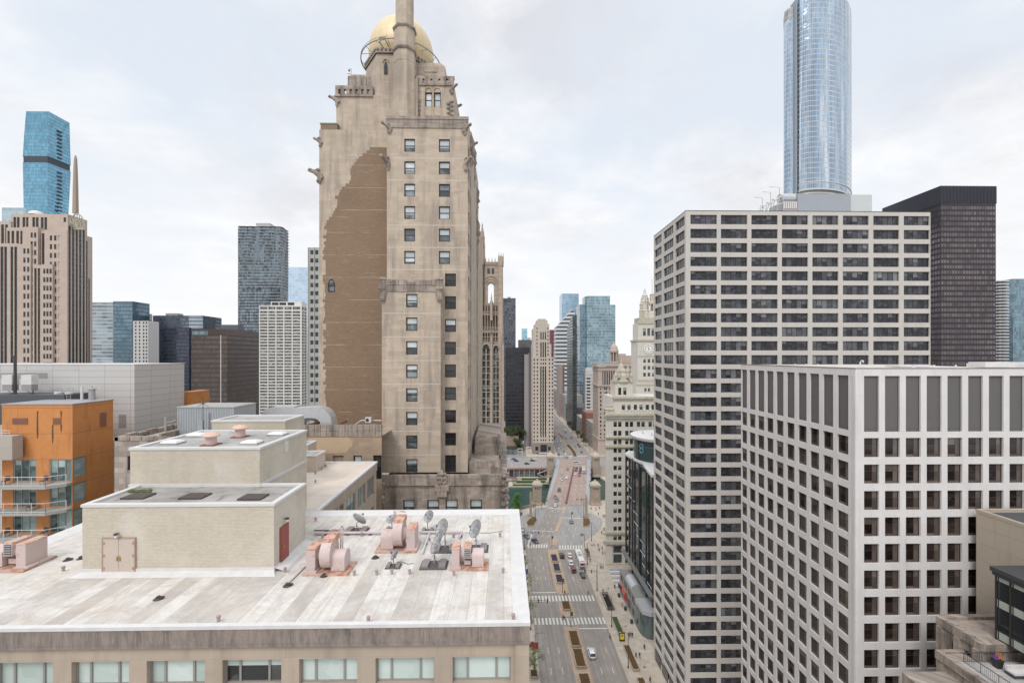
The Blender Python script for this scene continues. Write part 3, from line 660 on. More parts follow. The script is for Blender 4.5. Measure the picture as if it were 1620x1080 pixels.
# dark panels and moss on the lower roof
zr=pz-.14
for k,(a,b_) in enumerate(((219,785.5),(309,785.5),(401,787))):
    c=G(a,b_,zr); m=MB(); m.box(c.x-.72,c.y-.55,zr+.002,c.x+.72,c.y+.55,zr+.10); o=m.build('roof_hatch',[plain('weathered black hatch',(.075,.06,.055),.85,.3,3)]); tag(o,['left','middle','right'][k]+' dark flat hatch on the lower penthouse roof','hatch','dark hatches on the penthouse roof')
m=MB(); g_=random.Random(5)
for k in range(46):
    c=G(rng.uniform(206,238),777+rng.uniform(-1.2,3),zr); m.lump((c.x,c.y,zr+.03),.12,.12,.07+.05*g_.random(),0,k,6,4,.4)
tag(m.build('moss',[plain('moss green',(.075,.115,.035),.95,.4,6)]),kind='stuff')
# upper penthouse stands on the same plinth further back
Q=G(206,770,zr); ux0=Q.x; uy0=Q.y; ux1=xa(411,uy0); uy1=None
r_=(485-810)/F; uy1=ux1*(CA-r_*SA)/(r_*CA+SA); uz=za(300,707.5,uy0)
ph2=penthouse('rooftop_penthouse','upper cream brick penthouse with mushroom vents and pale skylights',ux0,uy0,ux1,uy1,RZ,uz,M_GROOF2)
def UX(px): 
    r=(px-810)/F; return ux1*(CA-r*SA)/(r*CA+SA)
m=MB(); m.box(ux0-.05,uy0-.08,zr,ux1+.05,uy0-.003,zr+.2); m.box(ux1+.003,uy0,zr,ux1+.08,uy1,zr+.2); ph2.part('flashing',m,[M_COPE])
m=MB(); m.box(ux1+.003,UX(449.5),80.6,ux1+.05,UX(455.5),81.45); ph2.part('louvre_window',m,[M_COPEMETAL])
M_PINK=plain('dusty pink metal paint',(.55,.42,.39),.5,.10,2.2); M_MUSH=plain('peeling pink cap',(.58,.40,.32),.7,.25,5)
uzr=uz-.14
for k,(a,b_,h) in enumerate(((334,703.5,.95),(380,691,1.0))):
    c=G(a,b_,uzr); r=empty('mushroom_vent',tuple(c),['nearer rusty pink mushroom vent on the upper penthouse roof','farther pink mushroom vent on the upper penthouse roof'][k],'vent','mushroom vents on the penthouse')
    m=MB(); m.box(c.x-.5,c.y-.5,uzr,c.x+.5,c.y+.5,uzr+.07); m.build('base_plate',[M_RUST],r)
    m=MB(); m.lathe([(.36,.07),(.36,h*.62)],tuple(c),14); m.build('shaft',[M_PINK],r,True)
    m=MB(); m.lathe([(.30,h*.60),(.58,h*.66),(.60,h*.74),(.42,h*.92),(.12,h*.98),(.01,h)],tuple(c),18); m.build('cap',[M_MUSH],r,True)
for k,(a,b_) in enumerate(((273,701.5),(312,690),(398,701.5),(439,688))):
    c=G(a,b_,uzr); r=empty('skylight',tuple(c),['pale domed skylight at the front left of the upper penthouse roof','pale domed skylight half hidden behind the nearer mushroom vent','pale domed skylight at the front right of the upper penthouse roof','pale domed skylight at the back right of the upper penthouse roof'][k],'skylight','skylights on the upper penthouse')
    m=MB(); m.box(c.x-.66,c.y-.5,uzr,c.x+.66,c.y+.5,uzr+.12); m.build('kerb',[M_GROOF2],r)
    m=MB(); s=[(c.x-.62,c.y-.46),(c.x+.62,c.y-.46),(c.x+.62,c.y+.46),(c.x-.62,c.y+.46)]
    m.loft([[(p[0],p[1],uzr+.122) for p in s],[(c.x+(p[0]-c.x)*.8,c.y+(p[1]-c.y)*.8,uzr+.24) for p in s],[(c.x+(p[0]-c.x)*.4,c.y+(p[1]-c.y)*.4,uzr+.30) for p in s]]); m.build('dome',[plain('milky skylight plastic',(.70,.70,.70),.25)],r)
# third penthouse behind
t3=42.0; ph3=penthouse('rooftop_penthouse','small cream brick penthouse farther back beside the curved metal duct',xa(335,t3),t3,xa(451,t3),45.9,RZ,za(400,664.5,t3),M_GROOF2)
m=MB(); a=xa(479,45.9)
# antenna on the third penthouse
aN=G(434,680,79.0); m=MB(); m.tube([(aN.x,41.6,80.0),(aN.x,41.6,84.2)],.035,5); m.tube([(aN.x-.5,41.6,83.3),(aN.x+.5,41.6,83.9)],.02,4); m.tube([(aN.x+.5,41.6,83.3),(aN.x-.5,41.6,83.9)],.02,4); m.tube([(aN.x-.3,41.6,83.6),(aN.x+.3,41.6,83.6)],.02,4)
tag(m.build('antenna',[M_STEEL]),'thin mast antenna in front of the small far penthouse','antenna')
# small stair heads in the gap beside the wing
m=MB(); 
for k,(xl,xr,yt,yb_,Y) in enumerate(((484,505,720,735,50.0),(484,491,703,722,52.5))):
    zt_=za(xl,yt,Y); b=penthouse('roof_box','small pale roof box with green side '+('in the corner of the back wing' if k==0 else 'farther back against the stone wall'),xa(xl-12,Y),Y,xa(xr-5,Y),Y+2.6,RZ,zt_,M_GROOF2,M_DOORP,.15,.14)
# ---------------------------------------------------------------- roof machines
def rusty(name,col,th=.52,sc=2.0):
    t=NT(name); p=t.pos(); o=t.n('ShaderNodeTexCoord').outputs['Object']; f=t.noise(o,sc,7,.7,.6); c=t.mix(t.noise(o,1.2,3),c4(col,.92),c4(col,1.06))
    c=t.mix(t.mapr(f,th,th+.07),c,(.40,.175,.10,1)); g=t.noise(t.scale(o,5,5,.5),1,5,.6); c=t.mix(t.mapr(g,.6,.74,0,.35),c,(.25,.14,.12,1))
    t.L(c,t.b.inputs['Base Color']); t.b.inputs['Roughness'].default_value=.6; return t.m
M_PK=rusty('faded pink machine paint',(.53,.425,.405),.60,2.2); M_PKR=rusty('rust flaked top plate',(.58,.37,.29),.50,2.5); M_PLATE=rusty('rusty curb plate',(.48,.35,.29),.49,1.6)
M_GAL=plain('galvanised grey',(.36,.35,.36),.5,.15,3,.3)
def exhaust_fan(px,py,s,flip,label,louver=False,hbox=1.25,rs=.86,axis_depth=.95,plate=(1.35,.85)):
    c=G(px,py,RZ); fl=-1 if flip else 1
    r=empty('exhaust_fan',tuple(c),label,'exhaust fan','pink exhaust fans on the white roof')
    def bx(a,b,z0_,z1_,d,mm,name,parent=r,tp=None):
        m=MB(); xa_,xb_=sorted((a*fl*s,b*fl*s)); m.box(c.x+xa_,c.y-d*s,RZ+z0_*s,c.x+xb_,c.y+d*s,RZ+z1_*s); return m.build(name,mm,parent)
    bx(-plate[0],plate[0],.0,.10,plate[1],[M_PLATE],'curb_plate'); bx(-plate[0]-.02,-plate[0]+.78,.10,.2,.75,[M_PK],'box_curb')
    bb=bx(-1.22,-.68,.2,hbox+.2,.62,[M_PK],'intake_box'); bx(-1.24,-.66,hbox+.2,hbox+.23,.64,[M_PKR],'top_plate',bb)
    m=MB(); m.lathe([(.34*s,-.68*s*fl),(.46*s,-.38*s*fl)] if fl>0 else [(.46*s,.38*s),(.34*s,.68*s)],(c.x,c.y,RZ+.95*s),16,axis='x'); m.build('coupling',[M_PK],r,True)
    zc_=RZ+(rs+.16)*s
    if not louver:
        m=MB(); rings=[]
        for xx in (-.38*fl*s,.22*fl*s):
            rg=[]
            for i in range(28):
                a=2*math.pi*i/28; rr=rs*s*(1.0 if a<math.pi else 1.0); y_,z_=rr*math.cos(a),rr*math.sin(a)
                rg.append((c.x+xx,c.y+y_*.92,zc_+z_))
            rings.append(rg)
        if fl<0: rings=rings[::-1]
        m.loft(rings); sc_=m.build('scroll_housing',[M_PK],r,True)
        m=MB(); m.obox((c.x-.08*fl*s,c.y+.25*s,zc_+rs*.86*s),(.31*s,0,0),(0,.62*s,0),(0,0,.17*s)); m.build('discharge_hood',[M_PKR],sc_)
        for k in (0,1):
            m=MB(); x_=c.x+(.34+.12*k)*fl*s; m.tube([(x_,c.y+.75*s,RZ+.1),(x_,c.y+.75*s,RZ+(2.12+.08*k)*s),(x_-.7*fl*s,c.y+.75*s,RZ+(2.12+.08*k)*s)],.045*s,6); m.build('conduit',[M_PK],r)
    else:
        hb=bx(-.38,.12,.75,1.5,.55,[M_PK],'louvre_box')
        for k in range(5):
            m=MB(); z_=RZ+(.83+.13*k)*s; xa_,xb_=sorted(((-.34)*fl*s,(.08)*fl*s)); m.obox((c.x+(xa_+xb_)/2,c.y-.575*s,z_),((xb_-xa_)/2,0,0),(0,.025,0),(0,0,.03)); m.build('louvre',[M_GAL],hb)
        bx(-.33,.07,.80,1.42,.556,[M_STEEL],'louvre_void',hb); bx(-.35,.1,.2,.5,.3,[M_PK],'pedestal'); bx(-.38,.12,1.5,1.53,.55,[M_PKR],'hood')
    m=MB(); rings=[]; zb_=RZ+.13*s; 
    for xx in (.22*fl*s,1.02*fl*s):
        rg=[(c.x+xx,c.y-.52*s,zb_)]
        for i in range(11):
            a=math.pi-math.pi*i/10; rg.append((c.x+xx,c.y+.52*s*math.cos(a),RZ+(.82+.42*math.sin(a))*s))
        rg.append((c.x+xx,c.y+.52*s,zb_)); rings.append(rg)
    m.loft(rings if fl<0 else rings[::-1]); m.build('motor_cover',[M_PK],r,True)
exhaust_fan(523,900,1.0,False,'pink exhaust fan nearest the red side door, rusty box on its left')
exhaust_fan(630,866,1.02,True,'pink exhaust fan at the back with its tall rusty box on the right')
exhaust_fan(743,894,.86,False,'squat pink exhaust fan with dark louvres nearest the avenue side',True)
exhaust_fan(25,893,1.05,True,'pink exhaust fan at the left edge of the white roof with a long rusty curb',True,plate=(1.45,1.0))
def meshmat():
    t=NT('perforated dish metal'); o=t.n('ShaderNodeTexCoord').outputs['Object']; f=t.noise(o,9,3,.6); t.L(t.mix(f,(.36,.36,.37,1),(.52,.52,.52,1)),t.b.inputs['Base Color']); t.b.inputs['Roughness'].default_value=.5; t.b.inputs['Metallic'].default_value=.3; return t.m
M_DISH=meshmat(); M_RIB=plain('dish rib metal',(.15,.15,.16),.5,.1,3,.3); M_MAT=plain('dark roof mat',(.10,.09,.09),.85,.2,4); M_BLK=plain('concrete ballast block',(.24,.21,.20),.85,.2,4)
def dish(base,cen,rad,az,el,label,mats=0,blocks=1,feed='front'):
    b=G(base[0],base[1],RZ); Yd=b.y; c=Vector((xa(cen[0],Yd),Yd,za(cen[0],cen[1],Yd)))
    r=empty('satellite_dish',tuple(b),label,'satellite dish','satellite dishes on the white roof')
    ax=Vector((math.sin(R(az))*math.cos(R(el)),math.cos(R(az))*math.cos(R(el)),math.sin(R(el)))).normalized()
    u=ax.cross(Z3).normalized(); v=u.cross(ax).normalized(); dp=rad*.22; prof=[(rad*k/6,dp*(k/6)**2) for k in range(7)]
    def pt(q,h,a): return c+ax*(h-dp*.6)+u*(q*math.cos(a))+v*(q*math.sin(a))
    m=MB(); N_=28
    rings=[[pt(max(q,.004),h-.015,2*math.pi*i/N_) for i in range(N_)] for q,h in prof]+[[pt(rad*1.01,dp+.01,2*math.pi*i/N_) for i in range(N_)]]+[[pt(max(q*.985,.004),h+.015,2*math.pi*i/N_) for i in range(N_)] for q,h in reversed(prof)]
    m.loft(rings); rf=m.build('reflector',[M_DISH],r,True)
    m=MB()
    for i in range(12):
        a=2*math.pi*i/12; m.tube([pt(max(q,.02),h+.03,a) for q,h in prof[1:]],.008,4)
    for k in (3,6):
        q,h=prof[k]; m.tube([pt(q,h+.03,2*math.pi*i/N_) for i in range(N_+1)],.012 if k==6 else .007,4)
    m.build('rib_frame',[M_RIB],rf)
    fp=c+ax*rad*.85
    m=MB(); 
    for i in range(3): m.tube([pt(rad*.9,dp,R(90+120*i)),fp],.010,4)
    m.lathe([(.05,-.07),(.06,.07)],tuple(fp),8); m.build('feed_arm',[M_RIB],r)
    hub=c-ax*(dp*.6+.06)
    m=MB(); m.tube([hub,(hub.x+(b.x-hub.x)*.15,hub.y,hub.z-.12),(b.x,b.y,hub.z-.2),(b.x,b.y,RZ+.1)],.035,7); m.build('mast',[M_GAL],r)
    if rad>.45:
        for sx,sy in ((-.45,-.3),(.45,-.3),(0,.5)):
            m=MB(); m.tube([(b.x,b.y,RZ+.1+(hub.z-RZ)*.45),(b.x+sx,b.y+sy,RZ+.12)],.018,5); m.build('leg',[M_GAL],r)
    w=.62 if rad>.45 else .34
    m=MB(); m.box(b.x-w*1.35,b.y-w*.95,RZ+.004,b.x+w*1.35,b.y+w*.95,RZ+.05); m.build('base_mat',[M_MAT],r)
    for sx in (-1,1):
        m=MB(); m.box(b.x+sx*w*.85-w*.33,b.y-w*.8,RZ+.052,b.x+sx*w*.85+w*.33,b.y+w*.8,RZ+.2); m.build('ballast_block',[M_BLK],r)
dish((564,840),(568,821),.56,28,34,'dark mesh dish seen from behind beside the penthouse corner at the back left')
dish((620,838),(619.5,821),.36,205,55,'small grey dish half hidden behind the back pink fan')
dish((676.5,840),(679,816.5),.44,222,32,'grey mesh dish standing highest, just right of the back pink fan')
dish((704,869),(700,835),.60,232,30,'large grey mesh dish standing behind the largest tripod dish')
dish((687,894),(692,858.5),.66,252,30,'large side-on mesh dish on tripod legs over a dark mat')
dish((753,868),(753,836),.60,240,28,'large mesh dish rising behind the fan with dark louvres')
dish((622.5,896),(625,877),.34,245,38,'small low dish on a dark square mat in front of the back pink fan')
# small pipe vents
vents=[(582.8,985,'pink capped vent stub near the middle of the front parapet'),(812,981,'pink capped vent stub at the front right corner of the white roof'),(451,906,'grey vent stub in front of the red side door'),(560.5,911,'vent stub just right of the near pink fan'),(596,910,'vent stub in front of the small low dish'),(620,909,'rust topped vent stub, third in the row before the dishes'),(648,909,'vent stub left of the tripod dish in the row'),(718,911,'dark topped pipe stub before the louvred fan'),(796,907,'rust topped vent stub near the right parapet'),(572,849,'vent stub by the pipe below the back left dish'),(510.5,852,'vent stub behind the near pink fan'),(499.4,825,'vent stub close to the penthouse back corner'),(717.5,851,'vent stub among pipes behind the louvred fan'),(791,850,'vent stub at the back right of the white roof'),(345.8,984,'rust topped vent stub at the front parapet left of centre'),(100,904,'white vent stub left of the double doors'),(488,741,'vent stub at the near left of the back wing roof'),(515.5,738.5,'rightmost vent stub on the back wing roof'),(509,743,'middle vent stub on the back wing roof'),(499,750,'nearest vent stub on the back wing roof'),(499,764,'bent pipe vent at the near edge of the back wing roof')]
vp=None
for k,(a,b_,lb) in enumerate(vents):
    c=G(a,b_,RZ)
    if vp is None:
        vp=empty('roof_vent',tuple(c),lb,'vent','vent stubs on the white roof')
        m=MB(); m.lathe([(.24,.006),(.13,.04),(.09,.05)],tuple(c),12); m.build('flashing',[MATS['white roof membrane']],vp)
        m=MB(); m.lathe([(.075,.05),(.075,.26)],tuple(c),10); m.build('pipe',[plain('vent pipe grey',(.35,.30,.28),.6,.2,4)],vp,True)
        m=MB(); m.lathe([(.10,.24),(.10,.32),(.08,.34)],tuple(c),10); m.build('cap',[rusty('rusty vent cap',(.36,.25,.23),.55,6)],vp)
    else: copy_tree(vp,None,c,None,lb)
for k,(a,b_,lb) in enumerate(((250.8,946.7,'low dark drain bracket in the middle of the stained roof strips'),(107,885.6,'low dark drain bracket beside the left pink fan'),(128.6,883,'low dark drain bracket against the penthouse left corner'),(455,926,'low dark bracket before the red side door'),(594,882,'round dark roof drain in front of the back pink fan'),(513,910.5,'small black drain hole in front of the near pink fan'))):
    c=G(a,b_,RZ); m=MB(); m.lathe([(.26,.005),(.18,.04),(.17,.06)],tuple(c),10); m.lump((c.x,c.y,RZ+.10),.13,.11,.08,0,k,7,4,.3)
    if k not in (4,5): m.box(c.x+.03,c.y-.05,RZ+.06,c.x+.30,c.y+.05,RZ+.14)
    tag(m.build('roof_drain',[plain('dark cast drain',(.06,.05,.045),.7,.3,5)]),lb,'roof drain','roof drains on the white roof')
M_PIPE=plain('lilac pipe jacket',(.50,.44,.46),.5,.12,3)
def pipe(pts,rr,lb,mat=None,z=.16,name='roof_pipe',cat='pipe',grp='pipes across the white roof'):
    P=[G(a,b_,RZ)+Vector((0,0,z)) for a,b_ in pts]; r=empty(name,tuple(P[0]-Vector((0,0,z))),lb,cat,grp)
    m=MB(); m.tube(P,rr,8); m.build('pipe_run',[mat or M_PIPE],r)
    if rr>.04:
        for a,b_ in zip(P[:-1],P[1:]):
            for k in range(max(1,int((b_-a).length/1.6))):
                q=a+(b_-a)*((k+.5)/max(1,int((b_-a).length/1.6))); m=MB(); m.box(q.x-.1,q.y-.12,RZ+.003,q.x+.1,q.y+.12,RZ+z-rr*.9); m.build('support_block',[M_MAT],r)
pipe([(497,846),(604,845.5)],.10,'thick lilac jacketed pipe from the penthouse wall to the back pink fan')
pipe([(497,841.5),(535,841.5)],.05,'thin dark conduit running beside the thick lilac pipe',M_STEEL,.13)
pipe([(663,844.5),(731,844.5),(727,853)],.09,'lilac jacketed pipe turning a corner behind the dishes')
pipe([(679,846),(668,877)],.06,'white pipe running forward between the back fan and the tripod dish',M_COPE,.13)
pipe([(487,893),(455,925)],.035,'thin grey conduit from the near pink fan to the dark bracket',M_GAL,.05)
pipe([(633,888),(645,892),(655,891)],.015,'thin cable between the small low dish and the tripod dish',M_STEEL,.02,'cable','cable','cables on the white roof')
pipe([(735,842.5),(775,843),(795,840)],.015,'thin cable along the back of the roof to the right parapet',M_STEEL,.02,'cable','cable','cables on the white roof')
pipe([(560,838),(546,842),(541,832),(536,841)],.02,'looped black cable beside the back left dish',M_STEEL,.05,'cable','cable','cables on the white roof')
# ================================================================ HOTEL TOWER WITH THE GOLDEN DOME
M_HST=stone('hotel limestone',(.475,.393,.312),1.5,.62,.11,.75,.86,(.24,.20,.17),.12,.010,pale=.45,st0=.47)
M_HDK=stone('weathered hotel stone',(.355,.295,.25),1.1,.45,.22,.9,.7,(.10,.088,.08),.3,st0=.46)
M_HBRK=None
def brownbrick():
    t=NT('brown common brick'); w=t.wall(); p=t.pos()
    b=t.n('ShaderNodeTexBrick',{'Vector':w,'Color1':(.185,.122,.078,1),'Color2':(.235,.158,.102,1),'Mortar':(.20,.15,.11,1),'Scale':1.0,'Mortar Size':.01,'Brick Width':.4,'Row Height':.14})
    f=t.noise(p,.12,5,.6); c=t.mix(t.mapr(f,.3,.7,0,.6),b.outputs[0],(.27,.188,.125,1))
    l=t.noise(t.scale(w,.25,4.0,1),1,6,.7); c=t.mix(t.mapr(l,.60,.68,0,.55),c,(.45,.38,.32,1)); l2=t.noise(t.scale(w,.3,5,1),2,5,.7); c=t.mix(t.mapr(l2,.58,.7,0,.5),c,(.125,.08,.052,1))
    cr=t.n('ShaderNodeTexVoronoi',{'Vector':t.n('ShaderNodeVectorMath',{0:w,1:t.n('ShaderNodeVectorMath',{0:t.n('ShaderNodeTexNoise',{'Vector':w,'Scale':.6}).outputs[1],'Scale':2.2},operation='SCALE').outputs[0]},operation='ADD').outputs[0],'Scale':.13},feature='DISTANCE_TO_EDGE').outputs['Distance']
    c=t.mix(t.math('MULTIPLY',t.math('LESS_THAN',cr,.008),t.mapr(f,.52,.66,0,.45)),c,(.42,.34,.27,1))
    z=t.math('FRACT',t.math('DIVIDE',t.n('ShaderNodeSeparateXYZ',{0:w}).outputs[1],3.32)); jl=t.math('MULTIPLY',t.math('LESS_THAN',z,.022),t.mapr(t.noise(t.scale(w,.35,1,1),1,3),.42,.5)); c=t.mix(t.math('MULTIPLY',jl,.45),c,(.52,.46,.40,1))
    t.L(c,t.b.inputs['Base Color']); t.b.inputs['Roughness'].default_value=.9; return t.m
M_HBRK=brownbrick()
M_BLKFR=plain('black window frame',(.022,.023,.024),.5,.1,3)
M_HGL=glass('hotel window glass',(.06,.07,.075),(.26,.29,.31),rough=.05,detail=.5); M_HCUR=glass('net curtain behind glass',(.44,.48,.50),(.68,.72,.74),rough=.1,detail=.15)
M_GOLD=None
def gold():
    t=NT('gilded dome'); p=t.n('ShaderNodeTexCoord').outputs['Object']; sp=t.n('ShaderNodeSeparateXYZ',{0:p}); a=t.math('ARCTAN2',sp.outputs[1],sp.outputs[0])
    fr=t.math('FRACT',t.math('MULTIPLY',a,28/math.tau)); rib=t.math('LESS_THAN',fr,.07); f=t.noise(p,1.2,5,.6)
    c=t.mix(f,(.62,.49,.29,1),(.72,.59,.38,1)); c=t.mix(t.math('MULTIPLY',rib,.4),c,(.42,.29,.13,1)); hz=t.math('LESS_THAN',t.math('FRACT',t.math('MULTIPLY',sp.outputs[2],.85)),.05); c=t.mix(t.math('MULTIPLY',hz,.3),c,(.42,.29,.13,1))
    t.L(c,t.b.inputs['Base Color']); t.b.inputs['Metallic'].default_value=.15; t.b.inputs['Roughness'].default_value=.5; return t.m
M_GOLD=gold()
YF=64.0
ht=Bld('hotel_tower','tall tan limestone hotel with golden dome, slender turret and exposed brown brick side wall','skyscraper',(xa(640,YF),YF+10,0))
def hx(px,Y=YF): return xa(px,Y)
def hz(px,py,Y=YF): return za(px,py,Y)
ST_H=dict(id='sash',mats=[M_HGL,M_BLKFR,M_HCUR],ny=2,fw=.13,fd=.06,mw=.12,blinds=[.5,.5,.8,.35,1,0,.5,.62])
ST_HD=dict(id='sashdark',mats=[M_DKGLASS,M_BLKFR,M_HCUR],ny=2,fw=.13,fd=.06,mw=.12,blinds=[0,0,.45,0])
# main front block
fx0,fx1=hx(612),hx(740); ftop=hz(680,188); W_=fx1-fx0
rowsA=[(hz(680,240.6+35.4*k),hz(680,220+35.4*k)) for k in range(7)][::-1]
zbt=72.0
m=MB(); uA=(hx(639.5)-fx0,hx(656.7)-fx0); uB=(hx(694.3)-fx0,hx(711.8)-fx0); uC=(hx(704)-fx0,hx(721.4)-fx0)
rowsC=[(hz(712,453+35.95*k),hz(712,432.6+35.95*k)) for k in range(8)]; rowsC=rowsC[::-1]
doorz=(hz(712,747),hz(712,719.5))
zsplit=hz(680,424)
ht.face(m,(fx0,YF),(1,0),W_,zsplit,ftop,[uA,uB],[r for r in rowsA if r[0]>zsplit],.25,ST_H)
ht.face(m,(fx0,YF),(1,0),W_,zbt,zsplit,[uC],[doorz]+rowsC,.25,lambda i,j: ST_HD)
fy1=YF+23
def HYp(px,x=None): 
    x=fx1 if x is None else x; r=(px-810)/F; return x*(CA-r*SA)/(r*CA+SA)
scols=[(HYp(a)-YF,HYp(b)-YF) for a,b in ((740.9,742.6),(743.6,745.6),(746.6,748.6))]
ht.face(m,(fx1,YF),(0,1),HYp(755)-YF,zbt,ftop,scols,[(z0-0.2,z1-.2) for z0,z1 in [doorz]+rowsC+[r for r in rowsA if r[0]>zsplit]],.25,dict(ST_HD,id='sideSash'))
m.face([(fx0,YF,zbt),(fx0,YF,ftop),(fx0,fy1,ftop),(fx0,fy1,zbt)]); m.face([(fx0,YF,ftop),(fx1,YF,ftop),(fx1,fy1,ftop),(fx0,fy1,ftop)])
m.face([(fx0,fy1,zbt),(fx0,fy1,ftop),(fx1,fy1,ftop),(fx1,fy1,zbt)])
ht.part('wall',m,[M_HST])
m=MB(); t_=hz(680,203); m.box(fx0-.12,YF-.12,t_,fx1+.12,YF-.003,ftop+.3); m.box(fx0-.02,YF-.2,ftop-.15,fx1+.16,YF-.123,ftop+.05); ht.part('parapet',m,[M_HDK])
for py in (251,286,357,392,427):
    m=MB(); z_=hz(680,py); m.box(fx0+.1,YF-.006,z_,fx1-.2,YF-.001,z_+.10); ht.part('belt_course',m,[plain('pale belt course',(.56,.50,.43),.85,.2,.8)])
for k in range(7):
    m=MB(); z_=hz(650,496+37.3*k,62.0); m.box(hx(606,62),61.994,z_,hx(696,62),61.999,z_+.09); ht.part('belt_course',m,[MATS['pale belt course']])
# lower block in front
YL=62.0; lx0,lx1=hx(604,YL),hx(697,YL); ltop=hz(650,447,YL)
m=MB(); lr=[(hz(651,486+37.3*k,YL),hz(651,464.8+37.3*k,YL)) for k in range(8)][::-1]
ht.face(m,(lx0,YL),(1,0),lx1-lx0,zbt,ltop,[(hx(642.4,YL)-lx0,hx(660.4,YL)-lx0)],lr,.25,ST_H)
ht.face(m,(lx1,YL),(0,1),2.0,zbt,ltop,[(.7,1.4)],[(a+.2,b+.2) for a,b in lr],.2,dict(ST_HD,id='sliver'))
m.face([(lx0,YL,zbt),(lx0,YL,ltop),(lx0,YL+4,ltop),(lx0,YL+4,zbt)]); m.face([(lx0,YL,ltop),(lx1,YL,ltop),(lx1,YL+2,ltop),(lx0,YL+2,ltop)])
ht.part('front_bay',m,[M_HST])
m=MB(); q=hz(650,461,YL); m.box(lx0-.12,YL-.1,q,lx1+.12,YL-.003,ltop-.1)
for k in range(7):
    a=lx0+.1+(lx1-lx0-.2)*k/7; m.box(a,YL-.18,ltop-.35+.05*(k%2),a+(lx1-lx0-.2)/7-.05,YL+.35,ltop+.35+(.12 if k in(0,6) else 0)-(.25 if k==3 else 0))
for sx in (lx0+.15,lx1-.15): m.lathe([(.32,-2.6),(.42,-2.3),(.36,-1.2),(.5,-.9),(.5,.2),(.62,.4),(.3,.7)],(sx,YL-.05,ltop),8)
ht.part('front_bay_parapet',m,[M_HDK])
# west flank blocks that step out behind the front block
M_HPALE=M_HST
def blk(name,pxa,pxb,pyt,Y,Y2,zb,mat=None,extra=None):
    m=MB(); a=pxa if pxa<0 else hx(pxa,Y); b=hx(pxb,Y); m.box(a,Y,zb,b,Y2,hz((pxb),pyt,Y)); 
    if extra: extra(m,a,b,hz(pxb,pyt,Y))
    return ht.part(name,m,[mat or M_HST])
fin=lambda m,a,b,z: [m.lathe([(.28,-1.5),(.34,.3),(.12,1.6),(.02,2.0)],(b-.2,y,z),6) for y in (72.5,)]
blk('side_wall',738,745.5,214,YF+5.0,YF+24,zbt,None,None)
blk('side_wall',738,749.5,262,YF+12,YF+26,zbt,None,None)
blk('side_wall',738,756.5,350,YF+18.5,YF+34,zbt,None,None)
for k,(px,py,Y) in enumerate(((747,222,70),(749,262,76),(752,330,82),(756,352,82.5),(755,300,83),(750,238,76),(743,212,69))):
    m=MB(); x=hx(px-1.5,Y); z_=hz(px,py,Y); m.lathe([(.25,-4),(.5,-3.4),(.3,-2.6),(.55,-1.2),(.62,-.4),(.2,.6),(.05,1.3)],(x,Y,z_),7); m.lump((x+.2,Y,z_-2),.5,.5,.7,0,k); ht.part('pinnacle',m,[M_HDK])
# brick flank
YB=66.0; bx0=hx(505,YB); btop=hz(505,205,YB); bx1=fx0+.3
m=MB(); m.box(bx0,YB,zbt+3,bx1,YB+26,btop); ht.part('flank_wall',m,[M_HST])
m=MB(); m.box(bx0+.15,YB+.1,btop,hx(533,YB),YB+14,btop+.9); ht.part('flank_turret_cap',m,[M_HBRK]); m=MB(); m.box(bx0+.05,YB+.0,btop+.9,hx(534,YB),YB+14,btop+1.05); ht.part('flank_coping',m,[plain('pale green copper',(.30,.42,.36),.6)])
edge=[(233,588),(238,582),(243,575),(250,568),(257,563),(263,557),(270,553),(281,556),(290,551),(297,541),(304,538),(311,531),(320,535),(332,530),(343,523),(352,516),(370,513),(400,512),(640,513),(672,513)]
m=MB(); y_=233.0; g_=random.Random(12)
z_=hz(560,y_,YB); zend=zbt+4.8; zz=z_
while zz>zend:
    py=563-(zz-EYE)*F/YB
    for (a,b),(c,d) in zip(edge[:-1],edge[1:]):
        if a<=py<=c: ex=b+(d-b)*(py-a)/(c-a)
    ex+=g_.choice((-1.5,0,1.8,3.2)) if py>350 else g_.uniform(-1,1)
    m.box(hx(ex,YB),YB-.035,zz-.45,fx0+.02,YB-.002,zz-.001); zz-=.45
ht.part('exposed_brick',m,[M_HBRK])
m=MB(); m.box(bx0,YB-.05,zbt+3.2,fx0+.01,YB-.003,zend+.2); ht.part('cement_patch',m,[stone('tan cement render',(.33,.235,.16),9,9,.04,.5)])
# small pointed window in the brick
def gothic(name,x,Y,z,w,h,mat,fmat=None,n=8):
    m=MB(); P=[(x-w/2,z),(x+w/2,z),(x+w/2,z+h*.62)]
    for i in range(1,n): a=i/n; P.append((x+w/2*(1-a)**.8 if a<1 else x,z+h*(.62+.38*math.sin(a*math.pi/2))))
    P.append((x,z+h)); 
    for i in range(n-1,0,-1): a=i/n; P.append((x-w/2*(1-a)**.8,z+h*(.62+.38*math.sin(a*math.pi/2))))
    P.append((x-w/2,z+h*.62))
    m.loft([[(p[0],Y,p[1]) for p in P],[(p[0],Y+.05,p[1]) for p in P]]); o=ht.part(name,m,[mat])
    if fmat:
        m=MB(); Q=[Vector((p[0],Y-.01,p[1])) for p in P]; m.tube(Q+[Q[0]],.06,4); m.tube([(x-w/2,Y-.02,z+h*.5),(x+w/2,Y-.02,z+h*.5)],.05,4); m.build('window_frame',[fmat],o)
    return o
gothic('pointed_window',hx(524.5,YB),YB-.06,hz(524,461,YB),.92,1.75,M_HGL,M_BLKFR)
